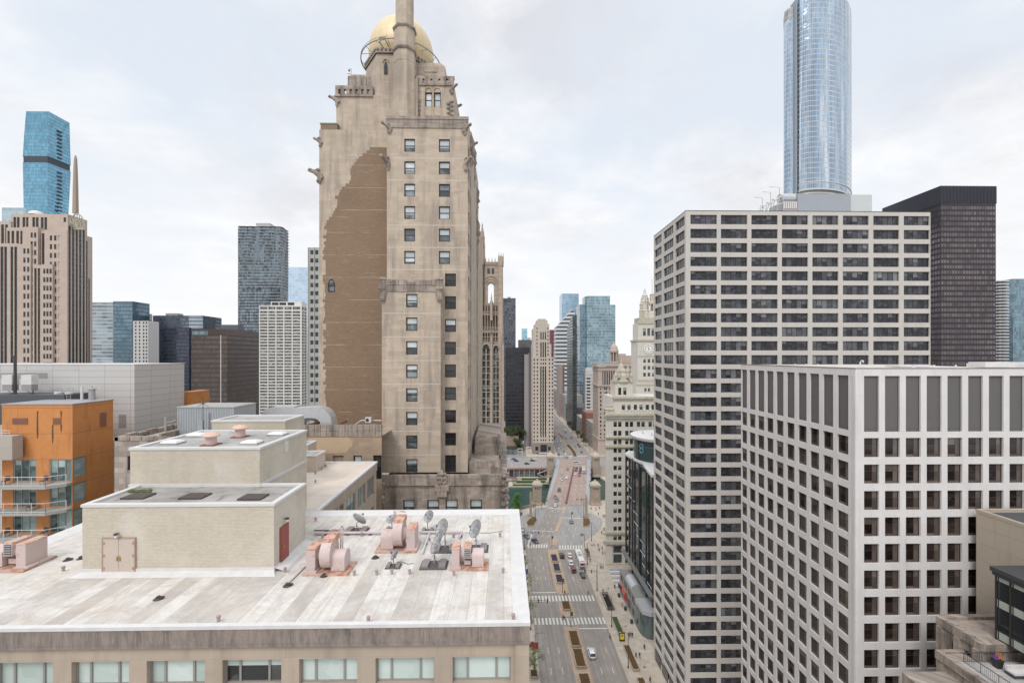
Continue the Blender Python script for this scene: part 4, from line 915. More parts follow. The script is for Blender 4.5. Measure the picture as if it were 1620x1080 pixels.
# upper left body
ub0,ub1=hx(532,67),hx(626,67); utop=hz(560,150,67)
m=MB(); m.box(ub0,67,btop-1,ub1,88,utop); ht.part('upper_wall',m,[M_HST])
m=MB(); h1=hz(560,137,67); m.box(ub0-.1,66.85,utop,ub0+.35,70,h1); 
nb_=6; wv=(hx(590,67)-ub0-.3)
for k in range(nb_): a=ub0+.3+wv*k/nb_; m.box(a+.38,66.85,utop,a+wv/nb_,67.3,utop+.75)
m.box(ub0-.1,66.84,utop+.751,hx(590,67),67.35,h1+.05); m.box(ub0,66.8,utop-.35,hx(590,67),66.999,utop-.02); ht.part('pierced_parapet',m,[M_HDK])
m=MB(); s0,s1=hx(550,68.5),hx(590,68.5); zt1=hz(570,116,68.5); m.box(s0,68.5,utop,s1,73,zt1-.5); m.loft([[(s0,68.5,zt1-.5),(s1,68.5,zt1-.5),(s1,73,zt1-.5),(s0,73,zt1-.5)],[(s0+.4,68.7,zt1-.1),(s1-.2,68.7,zt1-.1),(s1-.2,72.8,zt1-.1),(s0+.4,72.8,zt1-.1)],[(s0+.8,69,zt1),(s1-.5,69,zt1),(s1-.5,72.5,zt1),(s0+.8,72.5,zt1)]]); m.box(s0+1,68.35,utop+.9,s1-1,68.499,zt1-.8); ht.part('shoulder_block',m,[M_HDK])
# octagonal lantern stage
c0,c1=hx(578,68),hx(660,68); lt=hz(600,88,67)
m=MB(); cx_,cy_=(hx(640,75)),75.0
poly=[(hx(578,70),70.3),(hx(597,67),66.6),(hx(640,67),66.6),(hx(683,70),70.3),(hx(683,70),80),(hx(660,70),84),(hx(600,70),84),(hx(578,70),80)]
m.prism(poly,ftop-6,lt); ht.part('lantern_stage',m,[M_HST])
m=MB(); pl=[(p[0]+(p[0]-cx_)*.025,p[1]+(p[1]-cy_)*.03) for p in poly]; m.prism(pl,lt,lt+.35); 
for k in range(8):
    a=Vector(pl[k]); b=Vector(pl[(k+1)%8]); n=max(1,int((b-a).length/.55))
    for i in range(n): p=a+(b-a)*((i+.5)/n); m.lathe([(.2,0),(.26,.2),(.06,.5)],(p.x,p.y,lt+.35),5)
ht.part('lantern_cornice',m,[M_HDK])
gothic('keyhole_window',hx(610.5,66.6),66.5,hz(610,118,66.6),.5,1.9,M_DKGLASS)
m=MB(); x_,z_=hx(610.5,66.6),hz(610,96,66.6); m.tube([(x_+.42*math.cos(a),66.52,z_-.3+.5*math.sin(a)) for a in [math.pi*i/8 for i in range(9)]],.09,5); ht.part('window_hood',m,[M_HST])
# turret shaft
tx,ty=hx(640.3,66.3),66.3; r1=17.2/F*65.5
zz=lambda py:hz(640,py,65)
m=MB(); m.lathe([(r1*1.08,ftop-zz(75)+0-.5),(r1*1.05,zz(120)-zz(75)),(r1,0)],(tx,ty,zz(75)),8,a0=R(22.5)); ht.part('turret',m,[M_HST])
m=MB(); m.lathe([(r1*.98,0),(r1*.98,zz(42)-zz(75)),(r1*.83,zz(41)-zz(75)),(r1*.83,zz(-70)-zz(75))],(tx,ty,zz(75)),8,a0=R(22.5)); ht.part('turret_shaft',m,[M_HST])
for py,rr,hh in ((76,1.16,.5),(41,1.12,.42),(96,1.04,.15)):
    m=MB(); m.lathe([(r1*.9,-.25),(r1*rr*.94,-.1),(r1*rr,.05),(r1*rr,hh*.5),(r1*.95,hh)],(tx,ty,zz(py)),8,a0=R(22.5)); ht.part('turret_ring',m,[M_HDK])
# buttress wedges beside the turret
m=MB(); 
for (pxa,pxb,pyt) in ((619.5,624,152),(656,661,120)):
    a,b=hx(pxa,66),hx(pxb,66); z1=hz(pxa,pyt,66); m.loft([[(a,65.9,ftop-.5),(b,65.9,ftop-.5),(b,68,ftop-.5),(a,68,ftop-.5)],[(a,65.9,z1-.6),(b,65.9,z1),(b,68,z1),(a,68,z1-.6)]])
ht.part('buttress',m,[M_HST])
# dome
dc=(hx(635.5,75),75.0,hz(635,92,75)); Rd=50/F*75
m=MB(); prof=[(Rd*.80,-2.6),(Rd*.93,-1.6),(Rd*.99,-.5)]
for i in range(0,12):
    a=math.pi/2*i/11; prof.append((max(.05,Rd*math.cos(a)**.92),Rd*1.12*math.sin(a)+(.18*math.sin(a)**8)))
prof=[(r,z) for r,z in prof]; m.lathe(prof,dc,56); 
dm=m.build('dome',[M_GOLD],ht.root,True,loc=(dc[0]-ht.root.location[0],dc[1]-ht.root.location[1],dc[2]-ht.root.location[2]))
# circular rail round the dome with brackets
zr_=hz(575,104,75); Rr=61/F*75
m=MB(); m.tube([(dc[0]+Rr*math.cos(a),75+Rr*math.sin(a),zr_) for a in [R(i*6+150) for i in range(36)]],.09,5); m.tube([(dc[0]+Rr*1.0*math.cos(a),75+Rr*math.sin(a),zr_+.35) for a in [R(i*6+150) for i in range(20)]],.04,4); ht.part('dome_rail',m,[plain('weathered rail steel',(.28,.28,.28),.6,.2,3)])
for k in range(0,12):
    a=R(150+k*19); m=MB(); m.tube([(dc[0]+Rr*math.cos(a),75+Rr*math.sin(a),zr_),(dc[0]+Rd*.9*math.cos(a),75+Rd*.9*math.sin(a),zr_+(.5 if k%2 else -.8))],.05,4); ht.part('rail_bracket',m,[MATS['weathered rail steel']])
m=MB(); fa=[(hx(x,69),69,hz(x,y,69)) for x,y in ((618,80),(609,62),(600,66),(611,82))]; m.tube(fa+[fa[0]],.07,5); m.tube([(hx(x,69),69,hz(x,y,69)) for x,y in ((600,61),(610,60))],.09,5); ht.part('floodlight_bracket',m,[M_STEEL])
m=MB(); m.tube([(hx(549,69),69,hz(549,117,69)),(hx(555.5,69),69,hz(555,117,69)),(hx(556,69),69,hz(556,110,69)),(hx(553,69),69,hz(553,108,69)),(hx(552.5,69),69,hz(552,111,69))],.04,4); m.lump((hx(552.5,69),69,hz(552,112,69)),.15,.15,.15); ht.part('camera_arm',m,[M_STEEL])
# right dormer
YD=66.5; d0,d1=hx(656,YD),hx(718,YD); dtop=hz(690,133,YD)
m=MB(); g0,g1=(hx(672.5,YD)-d0,hx(683.5,YD)-d0),(hx(686.5,YD)-d0,hx(697.5,YD)-d0)
ht.face(m,(d0,YD),(1,0),d1-d0,ftop,dtop,[g0,g1],[(hz(680,186.5,YD),hz(680,183.3,YD)),(hz(680,169,YD),hz(680,146,YD))],.3,lambda i,j: dict(ST_H,id='gothsash',blinds=[.55,.9]) if i==1 else dict(ST_HD,id='slit',ny=1))
m.face([(d1,YD,ftop),(d1,YD+14,ftop),(d1,YD+14,dtop),(d1,YD,dtop)]); m.face([(d0,YD,dtop),(d1,YD,dtop),(d1,YD+14,dtop),(d0,YD+14,dtop)]); ht.part('dormer',m,[M_HST])
m=MB(); 
for u0,u1 in (g0,g1):
    x_=d0+(u0+u1)/2; z_=hz(680,147,YD); ww=(u1-u0)/2+.08
    m.tube([(x_+ww*math.cos(a),YD-.06,z_+ww*1.25*math.sin(a)) for a in [math.pi*i/8 for i in range(9)]],.09,5)
    for s_ in (-1,1): m.tube([(x_+s_*ww,YD-.06,z_),(x_+s_*ww,YD-.06,hz(680,186,YD))],.08,5)
ht.part('window_tracery',m,[M_HST])
for px in (659.5,712):
    m=MB(); x_=hx(px,YD)
    for i in range(12): m.lump((x_+(.25 if i%2 else -.25),YD-.06,ftop+.3+i*.33),.3,.16,.22,0,i)
    ht.part('carved_strip',m,[M_HDK])
m=MB(); z1=hz(690,122,YD); wv=d1-d0
for k in range(5): a=d0+wv*k/5; m.box(a+.35,YD-.15,dtop,a+wv/5,YD+.25,dtop+.7)
m.box(d0-.1,YD-.16,dtop+.701,d1+.1,YD+.3,z1+.05); m.box(d0-.05,YD-.2,dtop-.3,d1+.05,YD-.003,dtop-.02); m.box(hx(681.5,YD),YD-.18,z1-.1,hx(688,YD),YD+.2,z1+.35); ht.part('dormer_parapet',m,[M_HDK])
m=MB(); e0,e1=hx(661,68.3),hx(704,68.3); z2=hz(680,98,68.3); m.box(e0,68.3,dtop-.2,e1,74,z2-.7); m.loft([[(e0,68.3,z2-.7),(e1,68.3,z2-.7),(e1,74,z2-.7),(e0,74,z2-.7)],[(e0+.1,68.4,z2-.15),(e1-.6,68.4,z2-.15),(e1-.6,74,z2-.15),(e0+.1,74,z2-.15)],[(e0+.3,68.6,z2),(e1-1.0,68.6,z2),(e1-1,73,z2),(e0+.3,73,z2)]]); m.box(e0+1,68.2,z2-1.6,e1-1.2,68.299,z2-.8); ht.part('dormer_block',m,[M_HST])
# further right roof edge going back
for k,(pxa,pxb,pyt,Y) in enumerate(((716,722,138,72),(719,725,172,75))):
    m=MB(); m.box(hx(pxa-12,Y),Y,ftop-2,hx(pxb-3,Y),Y+6,hz(pxb,pyt,Y)); ht.part('rear_shoulder',m,[M_HST])
# gargoyles
def garg(px,py,Y,dx,dy,s=1.0,seed=0):
    x,z_=hx(px,Y),hz(px,py,Y); d=Vector((dx,dy,0)).normalized(); c=Vector((x,Y,z_)); m=MB()
    m.tube([c-d*.5*s+Vector((0,0,-.9*s)),c-d*.1*s+Vector((0,0,-.35*s)),c+d*.5*s,c+d*.95*s+Vector((0,0,.05))],[.45*s,.4*s,.3*s,.22*s],7)
    m.lump(tuple(c+d*.95*s+Vector((0,0,.1))),.3*s,.3*s,.26*s,0,seed,7,5,.35); m.lump(tuple(c+Vector((0,0,.2))),.34*s,.3*s,.3*s,0,seed+3,7,5,.4); m.lump(tuple(c-d*.2*s+Vector((0,0,-1.1*s))),.35*s,.35*s,.6*s,0,seed+5,7,5,.4)
    ht.part('gargoyle',m,[M_HDK])
for k,a in enumerate(((503,272,66,-1,-.3,1.1),(505,221,66,-1,-.2,.7),(531,155,67,-1,-.15,.85),(614,198,63.9,-1,-.6,.8),(612,252,63.9,-.7,-1,1.0),(737,200,63.9,1,-.5,.8),(738.5,254,63.9,.7,-.8,1.0),(658,137,66.4,-1,-.6,.75),(716,137,66.4,1,-.5,.75),(722,168,74,1,-.2,.8),(607,458,61.9,-.8,-.8,.7),(694,458,61.9,.8,-.8,.7),(747,228,70,1,-.3,.8))): garg(*a[:5],s=a[5],seed=k)
# stepped base of the tower
YBs=60.0; b0,b1=hx(600,YBs),hx(803,YBs); bt=zbt
m=MB(); wins=[(hx(a,YBs)-b0,hx(b,YBs)-b0) for a,b in ((637.6,655.5),(676,694.7),(705,723.7),(744,762.6))]
ht.face(m,(b0,YBs),(1,0),b1-b0,0,bt-1.2,wins,[(66.4-3.4*k,68.6-3.4*k) for k in (1,0)],.3,dict(ST_H,id='basesash',blinds=[.45,.5,.42]))
m.face([(b1,YBs,0),(b1,YBs+40,0),(b1,YBs+40,bt-1.2),(b1,YBs,bt-1.2)]); m.face([(b0,YBs,0),(b0,YBs,bt-1.2),(b0,YBs+6,bt-1.2),(b0,YBs+6,0)]); m.face([(b0,YBs,bt-1.2),(b1,YBs,bt-1.2),(b1,YBs+40,bt-1.2),(b0,YBs+40,bt-1.2)])
ht.part('base_wall',m,[M_HDK])
m=MB(); zt_=hz(700,750.5,YBs); bh=(zt_-(bt-1.25))/2; n=22
for r in range(2):
    for k in range(n): a=b0+.2+(b1-b0-.4)*k/n; m.box(a,YBs-.08-.06*(1-r),bt-1.25+bh*r,a+(b1-b0-.4)/n-.03,YBs+.35,bt-1.25+bh*(r+1)-.02)
m.box(b0,YBs-.2,bt-1.45,b1+.1,YBs-.01,bt-1.26); ht.part('base_parapet',m,[M_HDK])
m=MB(); x_,z_=hx(699,59.8),hz(699,750,59.8)
for a in range(4): m.tube([(x_+(.42*math.cos(R(90*a+45)))+.38*math.cos(t),59.75,z_-.5+.42*math.sin(R(90*a+45))+.38*math.sin(t)) for t in [2*math.pi*i/12 for i in range(13)]],.09,5)
m.lathe([(.3,.6),(.2,.9),(.05,1.3)],(x_,59.75,z_-.6),6); m.box(x_-.95,59.55,z_-2.2,x_+.95,59.85,z_-1.5); m.box(x_-.7,59.6,z_-3.0,x_+.7,59.85,z_-2.21); ht.part('crest',m,[M_HDK])
for k,(px,pys) in enumerate(((603,(768,778,788,797)),(799,(752,764,775,786,797,806)))):
    for i,py in enumerate(pys):
        m=MB(); x_,z_=hx(px,59.8),hz(px,py,59.8); m.lump((x_,59.85,z_),.5,.45,.5,0,i*3+k,8,6,.4); m.lump((x_+.25,59.6,z_+.25),.25,.25,.3,0,i+9,7,5,.4); ht.part('carving',m,[M_HDK])
for (pa,pb,pt,Y) in ((742,788.5,729,64.5),(751,792,690,70)):
    m=MB(); a,b=hx(pa,Y),hx(pb,Y); zt_=hz(pb,pt,Y); m.box(a,Y,bt-1.3,b,Y+16,zt_-.3)
    n=6
    for k in range(n): q=a+(b-a)*k/n; m.box(q,Y-.06,zt_-.9,q+(b-a)/n-.04,Y-.003,zt_+.02)
    m.lathe([(.4,-3),(.5,-1.6),(.6,-.8),(.3,.3)],(b-.1,Y,zt_),8); ht.part('terrace_wall',m,[M_HDK])
ht.finish(sub=True)
# ---------------------------------------------------------------- low stone wing with duct
YW=57.0; wg=Bld('stone_wing','low weathered stone wing with patched tan wall in front of the brown brick','building',(-22,62,0))
w0,w1=xa(440,YW),xa(604,YW); wt=za(540,671.5,YW); ws=za(540,690,YW)
m=MB(); wc=[(xa(a,YW)-w0,xa(b,YW)-w0) for a,b in ((505.5,510.8),(526.5,543.5),(559,572.5),(590.3,604.2))]; wc[-1]=(wc[-1][0],w1-w0-.02)
wg.face(m,(w0,YW),(1,0),w1-w0,0,ws,wc,[(72.2,za(560,720,YW))],.25,lambda i,j: ST_HD if j>1 else dict(ST_HD,id='blocked',mats=[plain('blocked opening stone',(.30,.24,.19),.9),M_HDK,M_HDK],ny=1,blinds=[0]))
m.face([(w0,YW,ws),(w1,YW,ws),(w1,YW+12,ws),(w0,YW+12,ws)]); wg.part('wall',m,[stone('patched wing wall',(.38,.285,.205),1.2,.5,.12,.4)])
m=MB(); n=17
for r in range(2):
    for k in range(n):
        a=w0+(w1-w0)*k/n; m.box(a,YW-.1+.05*r,ws+(wt-ws)*r/2,a+(w1-w0)/n-.04,YW+.4,ws+(wt-ws)*(r+1)/2-.03+random.Random(k).uniform(-.02,.02))
wg.part('parapet',m,[M_HDK])
P=[(487,691),(552,691),(556,697),(559,700),(556,706),(553,708),(550,714),(545,716),(487,719)]
m=MB(); m.loft([[(xa(a,YW),YW-.02,za(a,b,YW)) for a,b in P][::-1],[(xa(a,YW),YW-.001,za(a,b,YW)) for a,b in P][::-1]]); wg.part('render_patch',m,[rusty('ochre render patch',(.50,.375,.25),.62,.5)])
wg.finish()
M_DUCT=plain('galvanised duct',(.50,.51,.52),.4,.08,1.2,.35)
dt=empty('air_duct',(xa(500,58),59,ws),'big arched silver air duct curving down on the stone wing roof','air duct')
def ductpath(P,Q,Y0,Y1,name):
    m=MB(); n=len(P); ring=[]
    for a,b in zip(P,Q): ring.append([(xa(a[0],Y0),Y0,za(*a,Y0)),(xa(b[0],Y0),Y0,za(*b,Y0)),(xa(b[0],Y0),Y1,za(*b,Y0)),(xa(a[0],Y0),Y1,za(*a,Y0))])
    m.loft(ring); return m.build(name,[M_DUCT],dt)
P=[(465,645),(480,644.5),(495,644),(505,644.5),(513,647.5),(519,653),(523,660),(524.5,668),(525,676)]; Q=[(465,661),(480,661),(492,661),(497,661.5),(502,663),(505.5,666),(507.5,670),(508.5,673),(509,676)]
ductpath(P,Q,58.0,59.9,'curved_duct')
ductpath([(413,656),(417,650),(423,645.5),(432,643.3),(466,642.8)],[(413,660),(419,660),(427,660),(436,660),(466,660)],58.6,60.6,'straight_duct')
for k,px in enumerate((478,491,503)):
    m=MB(); a=xa(px,57.98); m.box(a-.03,57.95,za(px,661,58),a+.03,57.999,za(px,645 if k<2 else 646,58)); m.build('duct_seam',[M_COPEMETAL],dt)
def clutter(name,label,cat,pts,r,mat,Y,grp=None):
    m=MB(); m.tube([(xa(a,Y),Y+d,za(a,b,Y)) for a,b,d in pts],r,7); tag(m.build(name,[mat]),label,cat,grp)
clutter('insulated_pipe','white insulated pipe elbow under the arched silver duct','pipe',((482,676,0),(484,664,0),(490,661.5,0),(497,662,0),(499,667,.4),(499,676,.6)),.28,M_COPE,59.5)
for k,(a,b,c,d,lb) in enumerate(((480,674,504,669,'rust red steel beam lying under the arched duct'),(527,676,547,667,'rust red steel beam leaning right of the arched duct'))):
    m=MB(); p=Vector((xa(a,58.6),58.6,za(a,b,58.6))); q=Vector((xa(c,58.6),58.9,za(c,d,58.6))); m.obox((p+q)/2,(q-p)/2,(0,.18,0),(0,0,.16)); tag(m.build('steel_beam',[M_RED]),lb,'beam','red steel beams on the stone wing')
clutter('wall_pipe','jacketed white pipe on the roof at the foot of the brown brick wall','pipe',((562,672,0),(571,665.5,0),(578,665,0),(604,665.5,0)),.16,M_GAL,63.5)
ac=empty('air_conditioner',(xa(583.5,63),63,za(583,671,63)),'small white air conditioner at the foot of the brown brick wall','air conditioner')
x_=xa(583.5,63); z0_,z1_=za(583,667.5,63),za(583,659.5,63); m=MB(); m.box(x_-.42,62.6,z0_,x_+.42,63.1,z1_); m.build('casing',[M_COPE],ac)
m=MB(); m.lathe([(.24,-.02),(.24,.02)],(x_-.1,62.58,(z0_+z1_)/2),14,axis='y'); m.build('fan_grille',[M_STEEL],ac)
m=MB(); m.box(x_-.38,62.7,z0_-.45,x_-.3,63,z0_); m.box(x_+.3,62.7,z0_-.45,x_+.38,63,z0_); m.build('stand',[M_GAL],ac)
# old stone block + corrugated box
YO=50.0; ob=Bld('stone_building','weathered old stone block between the orange flats and the brick penthouses','building',(xa(230,YO),58,0))
o0,o1=xa(181,YO),xa(300,YO); ot=za(181,691,YO)
m=MB(); ob.face(m,(o0,YO),(1,0),o1-o0,0,ot,[(xa(201.5,YO)-o0,xa(206.5,YO)-o0)],[(za(204,743.5,YO),za(204,721,YO))],.2,ST_HD)
m.face([(o1,YO,0),(o1,YO+20,0),(o1,YO+20,ot),(o1,YO,ot)]); m.face([(o0,YO,ot-.5),(o1,YO,ot-.5),(o1,YO+21,ot-.5),(o0,YO+21,ot-.5)]); ob.part('wall',m,[stone('patched grey stone',(.36,.31,.27),.9,.6,.35,.6,.6,(.09,.085,.08),.35)])
m=MB(); 
for k in range(14): y=YO+1.4*k; m.box(o0-.1,y,ot-.45,o0+.45,y+1.3,ot+.12*(k%2)); 
for k in range(4): a=o0+.46+k*1.3; m.box(a,YO-.08,ot-.4,a+1.22,YO+.4,ot+.05)
for k in range(12): m.box(o0+4.9,YO+1.5*k,ot-.48,o0+5.2,YO+1.5*k+1.4,ot+.35)
ob.part('parapet',m,[M_HDK])
ob.finish()
YC=52.6; cb=empty('metal_shed',(xa(330,YC),YC+2,ot-.5),'pale blue grey corrugated metal shed on the old stone roof','shed')
a0,a1=xa(281,YC),xa(370,YC); zt_=za(300,644.5,YC); y2=YC*1.088
m=MB(); m.box(a0,YC,ot-.6,a1,y2,zt_)
n=34
for k in range(n): q=a0+(a1-a0)*k/n; m.box(q,YC-.05,ot-.5,q+(a1-a0)/n*.45,YC-.002,zt_-.02)
M_CORR=plain('blue grey sheet metal',(.40,.42,.44),.5,.06,.8,.1)
m.build('wall',[M_CORR],cb); m=MB(); m.box(a0-.05,YC-.1,zt_,a1+.08,y2+.05,zt_+.05)
for k in range(18): q=a0+(a1-a0)*k/18; m.box(q,YC-.08,zt_+.051,q+.25,y2,zt_+.10)
m.build('roof',[plain('ribbed roof sheet',(.42,.42,.41),.5,.1,2)],cb)
m=MB(); q=xa(318,YC); m.box(q-.35,YC-.12,ot-.5,q+.35,YC-.051,ot+1.5); m.build('door',[plain('shed door',(.33,.35,.37),.5)],cb); m=MB(); q=xa(332,YC); m.tube([(q,YC-.14,ot-.5),(q,YC-.14,zt_-.6)],.06,6); m.build('downpipe',[M_GAL],cb)
m=MB(); q=xa(262,52); m.tube([(q,52,ot-.5),(q,52,ot+1.9)],.12,6); m.tube([(q,52,ot+1.2),(q+1.2,52,ot+1.6)],.05,5); tag(m.build('flue',[M_GAL]),'thin grey flue left of the corrugated shed','flue')
# ---------------------------------------------------------------- orange flats
M_OR=None
def orange():
    t=NT('orange painted render'); w=t.wall(); p=t.pos(); f=t.noise(p,.8,6,.65); c=t.mix(t.mapr(f,.3,.7),(.50,.20,.06,1),(.58,.245,.08,1))
    s=t.noise(t.scale(w,1.3,.18,1),1,6,.7); c=t.mix(t.mapr(s,.56,.74,0,.65),c,(.20,.11,.045,1))
    sp=t.n('ShaderNodeSeparateXYZ',{0:w}); jz=t.math('LESS_THAN',t.math('FRACT',t.math('DIVIDE',t.math('SUBTRACT',sp.outputs[1],.9),2.9)),.016); jx=t.math('LESS_THAN',t.math('FRACT',t.math('DIVIDE',sp.outputs[0],3.9)),.010)
    c=t.mix(t.math('MULTIPLY',t.math('MAXIMUM',jz,jx),.7),c,(.16,.085,.04,1)); t.L(c,t.b.inputs['Base Color']); t.b.inputs['Roughness'].default_value=.7; return t.m
M_OR=orange()
YR=51.0; orb=Bld('apartment_block','orange rendered apartment block with glass balconies at the left edge','building',(xa(100,YR),YR+4,0))
o0=xa(3,YR); o1=xa(114.7,YR); otop=za(114,640,YR); oy1=None
r_=(179-810)/F; oy1=o1*(CA-r_*SA)/(r_*CA+SA)
M_TEAL=glass('balcony door glass',(.05,.075,.075),(.16,.21,.20),rough=.06,detail=.5); M_TCUR=glass('grey green curtain',(.26,.34,.32),(.44,.52,.50),rough=.1,detail=.3)
M_GRFR=plain('grey aluminium frame',(.26,.29,.29),.5,.1,2,.2)
ST_O=dict(id='balcdoor',mats=[M_TEAL,M_GRFR,M_TCUR],nx=3,fw=.12,fd=.06,mw=.09,blinds=[.98,.5,.98],mixed=True,nvar=4)
m=MB(); tops=[za(90,726+40.3*k,YR) for k in range(4)]; rws=[(t-2.55,t) for t in tops][::-1]
orb.face(m,(o0,YR),(1,0),o1-o0,0,otop-.02,[(xa(21,YR)-o0,xa(57.5,YR)-o0),(xa(78.5,YR)-o0,o1-o0-.05)],rws,.12,ST_O)
cy=lambda px:(lambda r:o1*(CA-r*SA)/(r*CA+SA))((px-810)/F)
orb.face(m,(o1,YR),(0,1),oy1-YR,0,otop-.02,[(.07,cy(136)-YR)],[(a+.35,b+.05) for a,b in rws],.10,dict(ST_O,id='cornerpane',nx=1,blinds=[.98],mixed=False))
m.face([(o0,YR,otop-.02),(o1,YR,otop-.02),(o1,oy1,otop-.02),(o0,oy1,otop-.02)]); m.face([(o1,oy1,0),(o0,oy1,0),(o0,oy1,otop),(o1,oy1,otop)]); m.face([(o0,YR,0),(o0,YR,otop-.02),(o0,oy1,otop-.02),(o0,oy1,0)][::-1])
orb.part('wall',m,[M_OR])
m=MB(); m.box(o0-.06,YR-.06,otop,o1+.06,oy1+.06,otop+.12); orb.part('coping',m,[M_GAL])
for (a,b,c,d,Yp) in ((20,44,661,671,0),(84,97,660.5,671,0)):
    m=MB(); 
    for k in range(5): z_=za(a,d,YR)+(za(a,c,YR)-za(a,d,YR))*k/5; m.box(xa(a,YR),YR-.05,z_,xa(b,YR),YR-.003,z_+.12)
    orb.part('louvre',m,[plain('rust brown louvre',(.22,.10,.07),.6)])
m=MB(); 
for k in range(8): z_=za(160,676,54)+.22*k; m.box(o1+.002,cy(158),z_,o1+.05,cy(168),z_+.16)
orb.part('louvre',m,[MATS['rust brown louvre']])
m=MB(); g_=random.Random(2)
for px,ya_,yb_ in ((59.5,650,693),(83.5,672,700),(97,672,682),(97,650,660)):
    x_=xa(px,YR); za0,za1=za(px,yb_,YR),za(px,ya_,YR); P=[(x_-.07,za0),(x_+.03,za0-.1),(x_+.10,za0+.6),(x_+.06,za1-.4),(x_+.11,za1),(x_-.08,za1),(x_-.12,za0+1.0)]
    m.face([(p[0],YR-.004,p[1]) for p in P])
orb.part('water_stain',m,[plain('dark water stain',(.10,.065,.035),.9,.4,4)])
for k in range(4):
    zt=tops[k]-2.62; d=1.75; m=MB(); P=[(-62,YR-.002),(-62,YR-d),(o1-1.3,YR-d),(o1-.05,YR-.6),(o1-.05,YR-.002)]; m.prism(P,zt-.28,zt,bot=True); bl=orb.part('balcony',m,[plain('balcony slab concrete',(.36,.36,.34),.7,.1,2)])
    R_=[Vector((-62,YR-d+.05,zt)),Vector((o1-1.3,YR-d+.05,zt)),Vector((o1-.1,YR-.62,zt))]
    m=MB(); up=Vector((0,0,1))
    for a,b in zip(R_[:-1],R_[1:]):
        m.tube([a+up*1.05,b+up*1.05],.035,5); m.tube([a+up*.12,b+up*.12],.03,5); n=max(1,int((b-a).length/1.45)); 
        for i in range(n+1): p=a+(b-a)*i/n; m.tube([p,p+up*1.05],.04,5)
    m.build('railing',[M_COPE],bl)
    # things standing on the balcony
    if k>0 or True:
        for (dx_,nm) in ((-2.4,'chair'),(-3.9,'chair'),(-6.6,'chair')):
            if (k+int(-dx_))%2: continue
            cc=Vector((o1+dx_,YR-.75,zt)); e_=empty('balcony_chair',tuple(cc),'dark outdoor chair on the '+['top','second','third','lowest'][k]+' orange balcony'+(' near its corner' if dx_>-3 else ' toward the middle' if dx_>-5 else ' at the frame edge'),'chair','chairs on the orange balconies')
            m=MB(); m.box(cc.x-.25,cc.y-.25,zt+.4,cc.x+.25,cc.y+.25,zt+.45); m.build('seat',[M_STEEL],e_); m=MB(); m.box(cc.x-.25,cc.y+.21,zt+.45,cc.x+.25,cc.y+.25,zt+.9); m.build('backrest',[M_STEEL],e_)
            for sx in(-.22,.22):
                for sy in (-.22,.22): m=MB(); m.tube([(cc.x+sx,cc.y+sy,zt),(cc.x+sx,cc.y+sy,zt+.4)],.02,4); m.build('leg',[M_STEEL],e_)
orb.finish()
yq=49.6; zq=za(10,690,yq); sb=empty('side_terrace',(xa(0,yq),yq+.7,zq),'beige panelled terrace block with railing at the left edge','terrace')
m=MB(); m.box(-64,yq,zq-2.6,xa(19.3,yq),YR-.3,zq); m.build('wall',[stone('beige panel',(.42,.38,.34),9,1.3,.03,.1,.6)],sb)
m=MB(); 
for h in (.35,.62): m.tube([(-64,yq+.1,zq+h),(xa(14,yq),yq+.1,zq+h)],.03,4)
for q in (xa(1.5,yq),xa(13.5,yq)): m.tube([(q,yq+.1,zq),(q,yq+.1,zq+.62)],.035,4)
m.build('railing',[M_COPE],sb)
# dark plant block + grey panel building
YG=56.0; pb=empty('plant_block',(xa(60,YG),YG+1,otop),'dark grey plant block behind the orange parapet','rooftop structure')
a1=xa(101.5,YG); zt_=za(80,624.5,YG); m=MB(); m.box(-66,YG,otop-3,a1,YG+3.9,zt_); m.build('wall',[plain('charcoal cladding',(.075,.08,.09),.6,.1,1)],pb)
m=MB(); q=xa(106,YG-.2)
for s_ in (0,.5): m.tube([(q+s_,YG-.25,otop),(q+s_,YG-.25,zt_+.6)],.03,4)
for k in range(8): m.tube([(q,YG-.25,otop+.3*k+.2),(q+.5,YG-.25,otop+.3*k+.2)],.02,4)
tag(m.build('ladder',[M_GAL]),'short grey metal ladder at the end of the dark plant block','ladder')
YP=60.0; gp=empty('panelled_building',(xa(212,YP),YP+5,0),'big windowless grey metal panelled building behind the orange flats','building')
p1=xa(212.6,YP); r_=(291.5-810)/F; py_=p1*(CA-r_*SA)/(r_*CA+SA); pt=za(212,577,YP)
def panelmat():
    t=NT('light grey metal panels'); w=t.wall(); b=t.n('ShaderNodeTexBrick',{'Vector':t.n('ShaderNodeMapping',{'Vector':w,'Location':(0,.27,0)}).outputs[0],'Color1':(.50,.49,.475,1),'Color2':(.535,.52,.505,1),'Mortar':(.25,.24,.235,1),'Scale':1.0,'Mortar Size':.022,'Brick Width':3.4,'Row Height':.89},offset=0.0)
    s=t.noise(t.scale(w,.6,.1,1),1,5,.6); c=t.mix(t.mapr(s,.55,.75,0,.22),b.outputs[0],(.34,.32,.30,1)); t.L(c,t.b.inputs['Base Color']); t.b.inputs['Roughness'].default_value=.5; return t.m
m=MB(); m.box(-75,YP,0,p1,py_,pt); m.build('wall',[panelmat()],gp); m=MB(); m.box(-75.1,YP-.06,pt,p1+.06,py_+.06,pt+.1); m.build('coping',[M_COPEMETAL],gp)
M_LVR=plain('grey louvre',(.30,.29,.285),.6,.1,2); m=MB(); 
for k in range(9): z_=za(194,676,YP)+k*.2; m.box(xa(188,YP),YP-.05,z_,xa(199.5,YP),YP-.003,z_+.14)
m.build('louvre',[M_LVR],gp); m=MB(); m.box(xa(0,YP),YP-.03,za(30,598,YP),xa(75,YP),YP-.003,za(30,589.5,YP)); m.build('louvre',[M_LVR],gp)
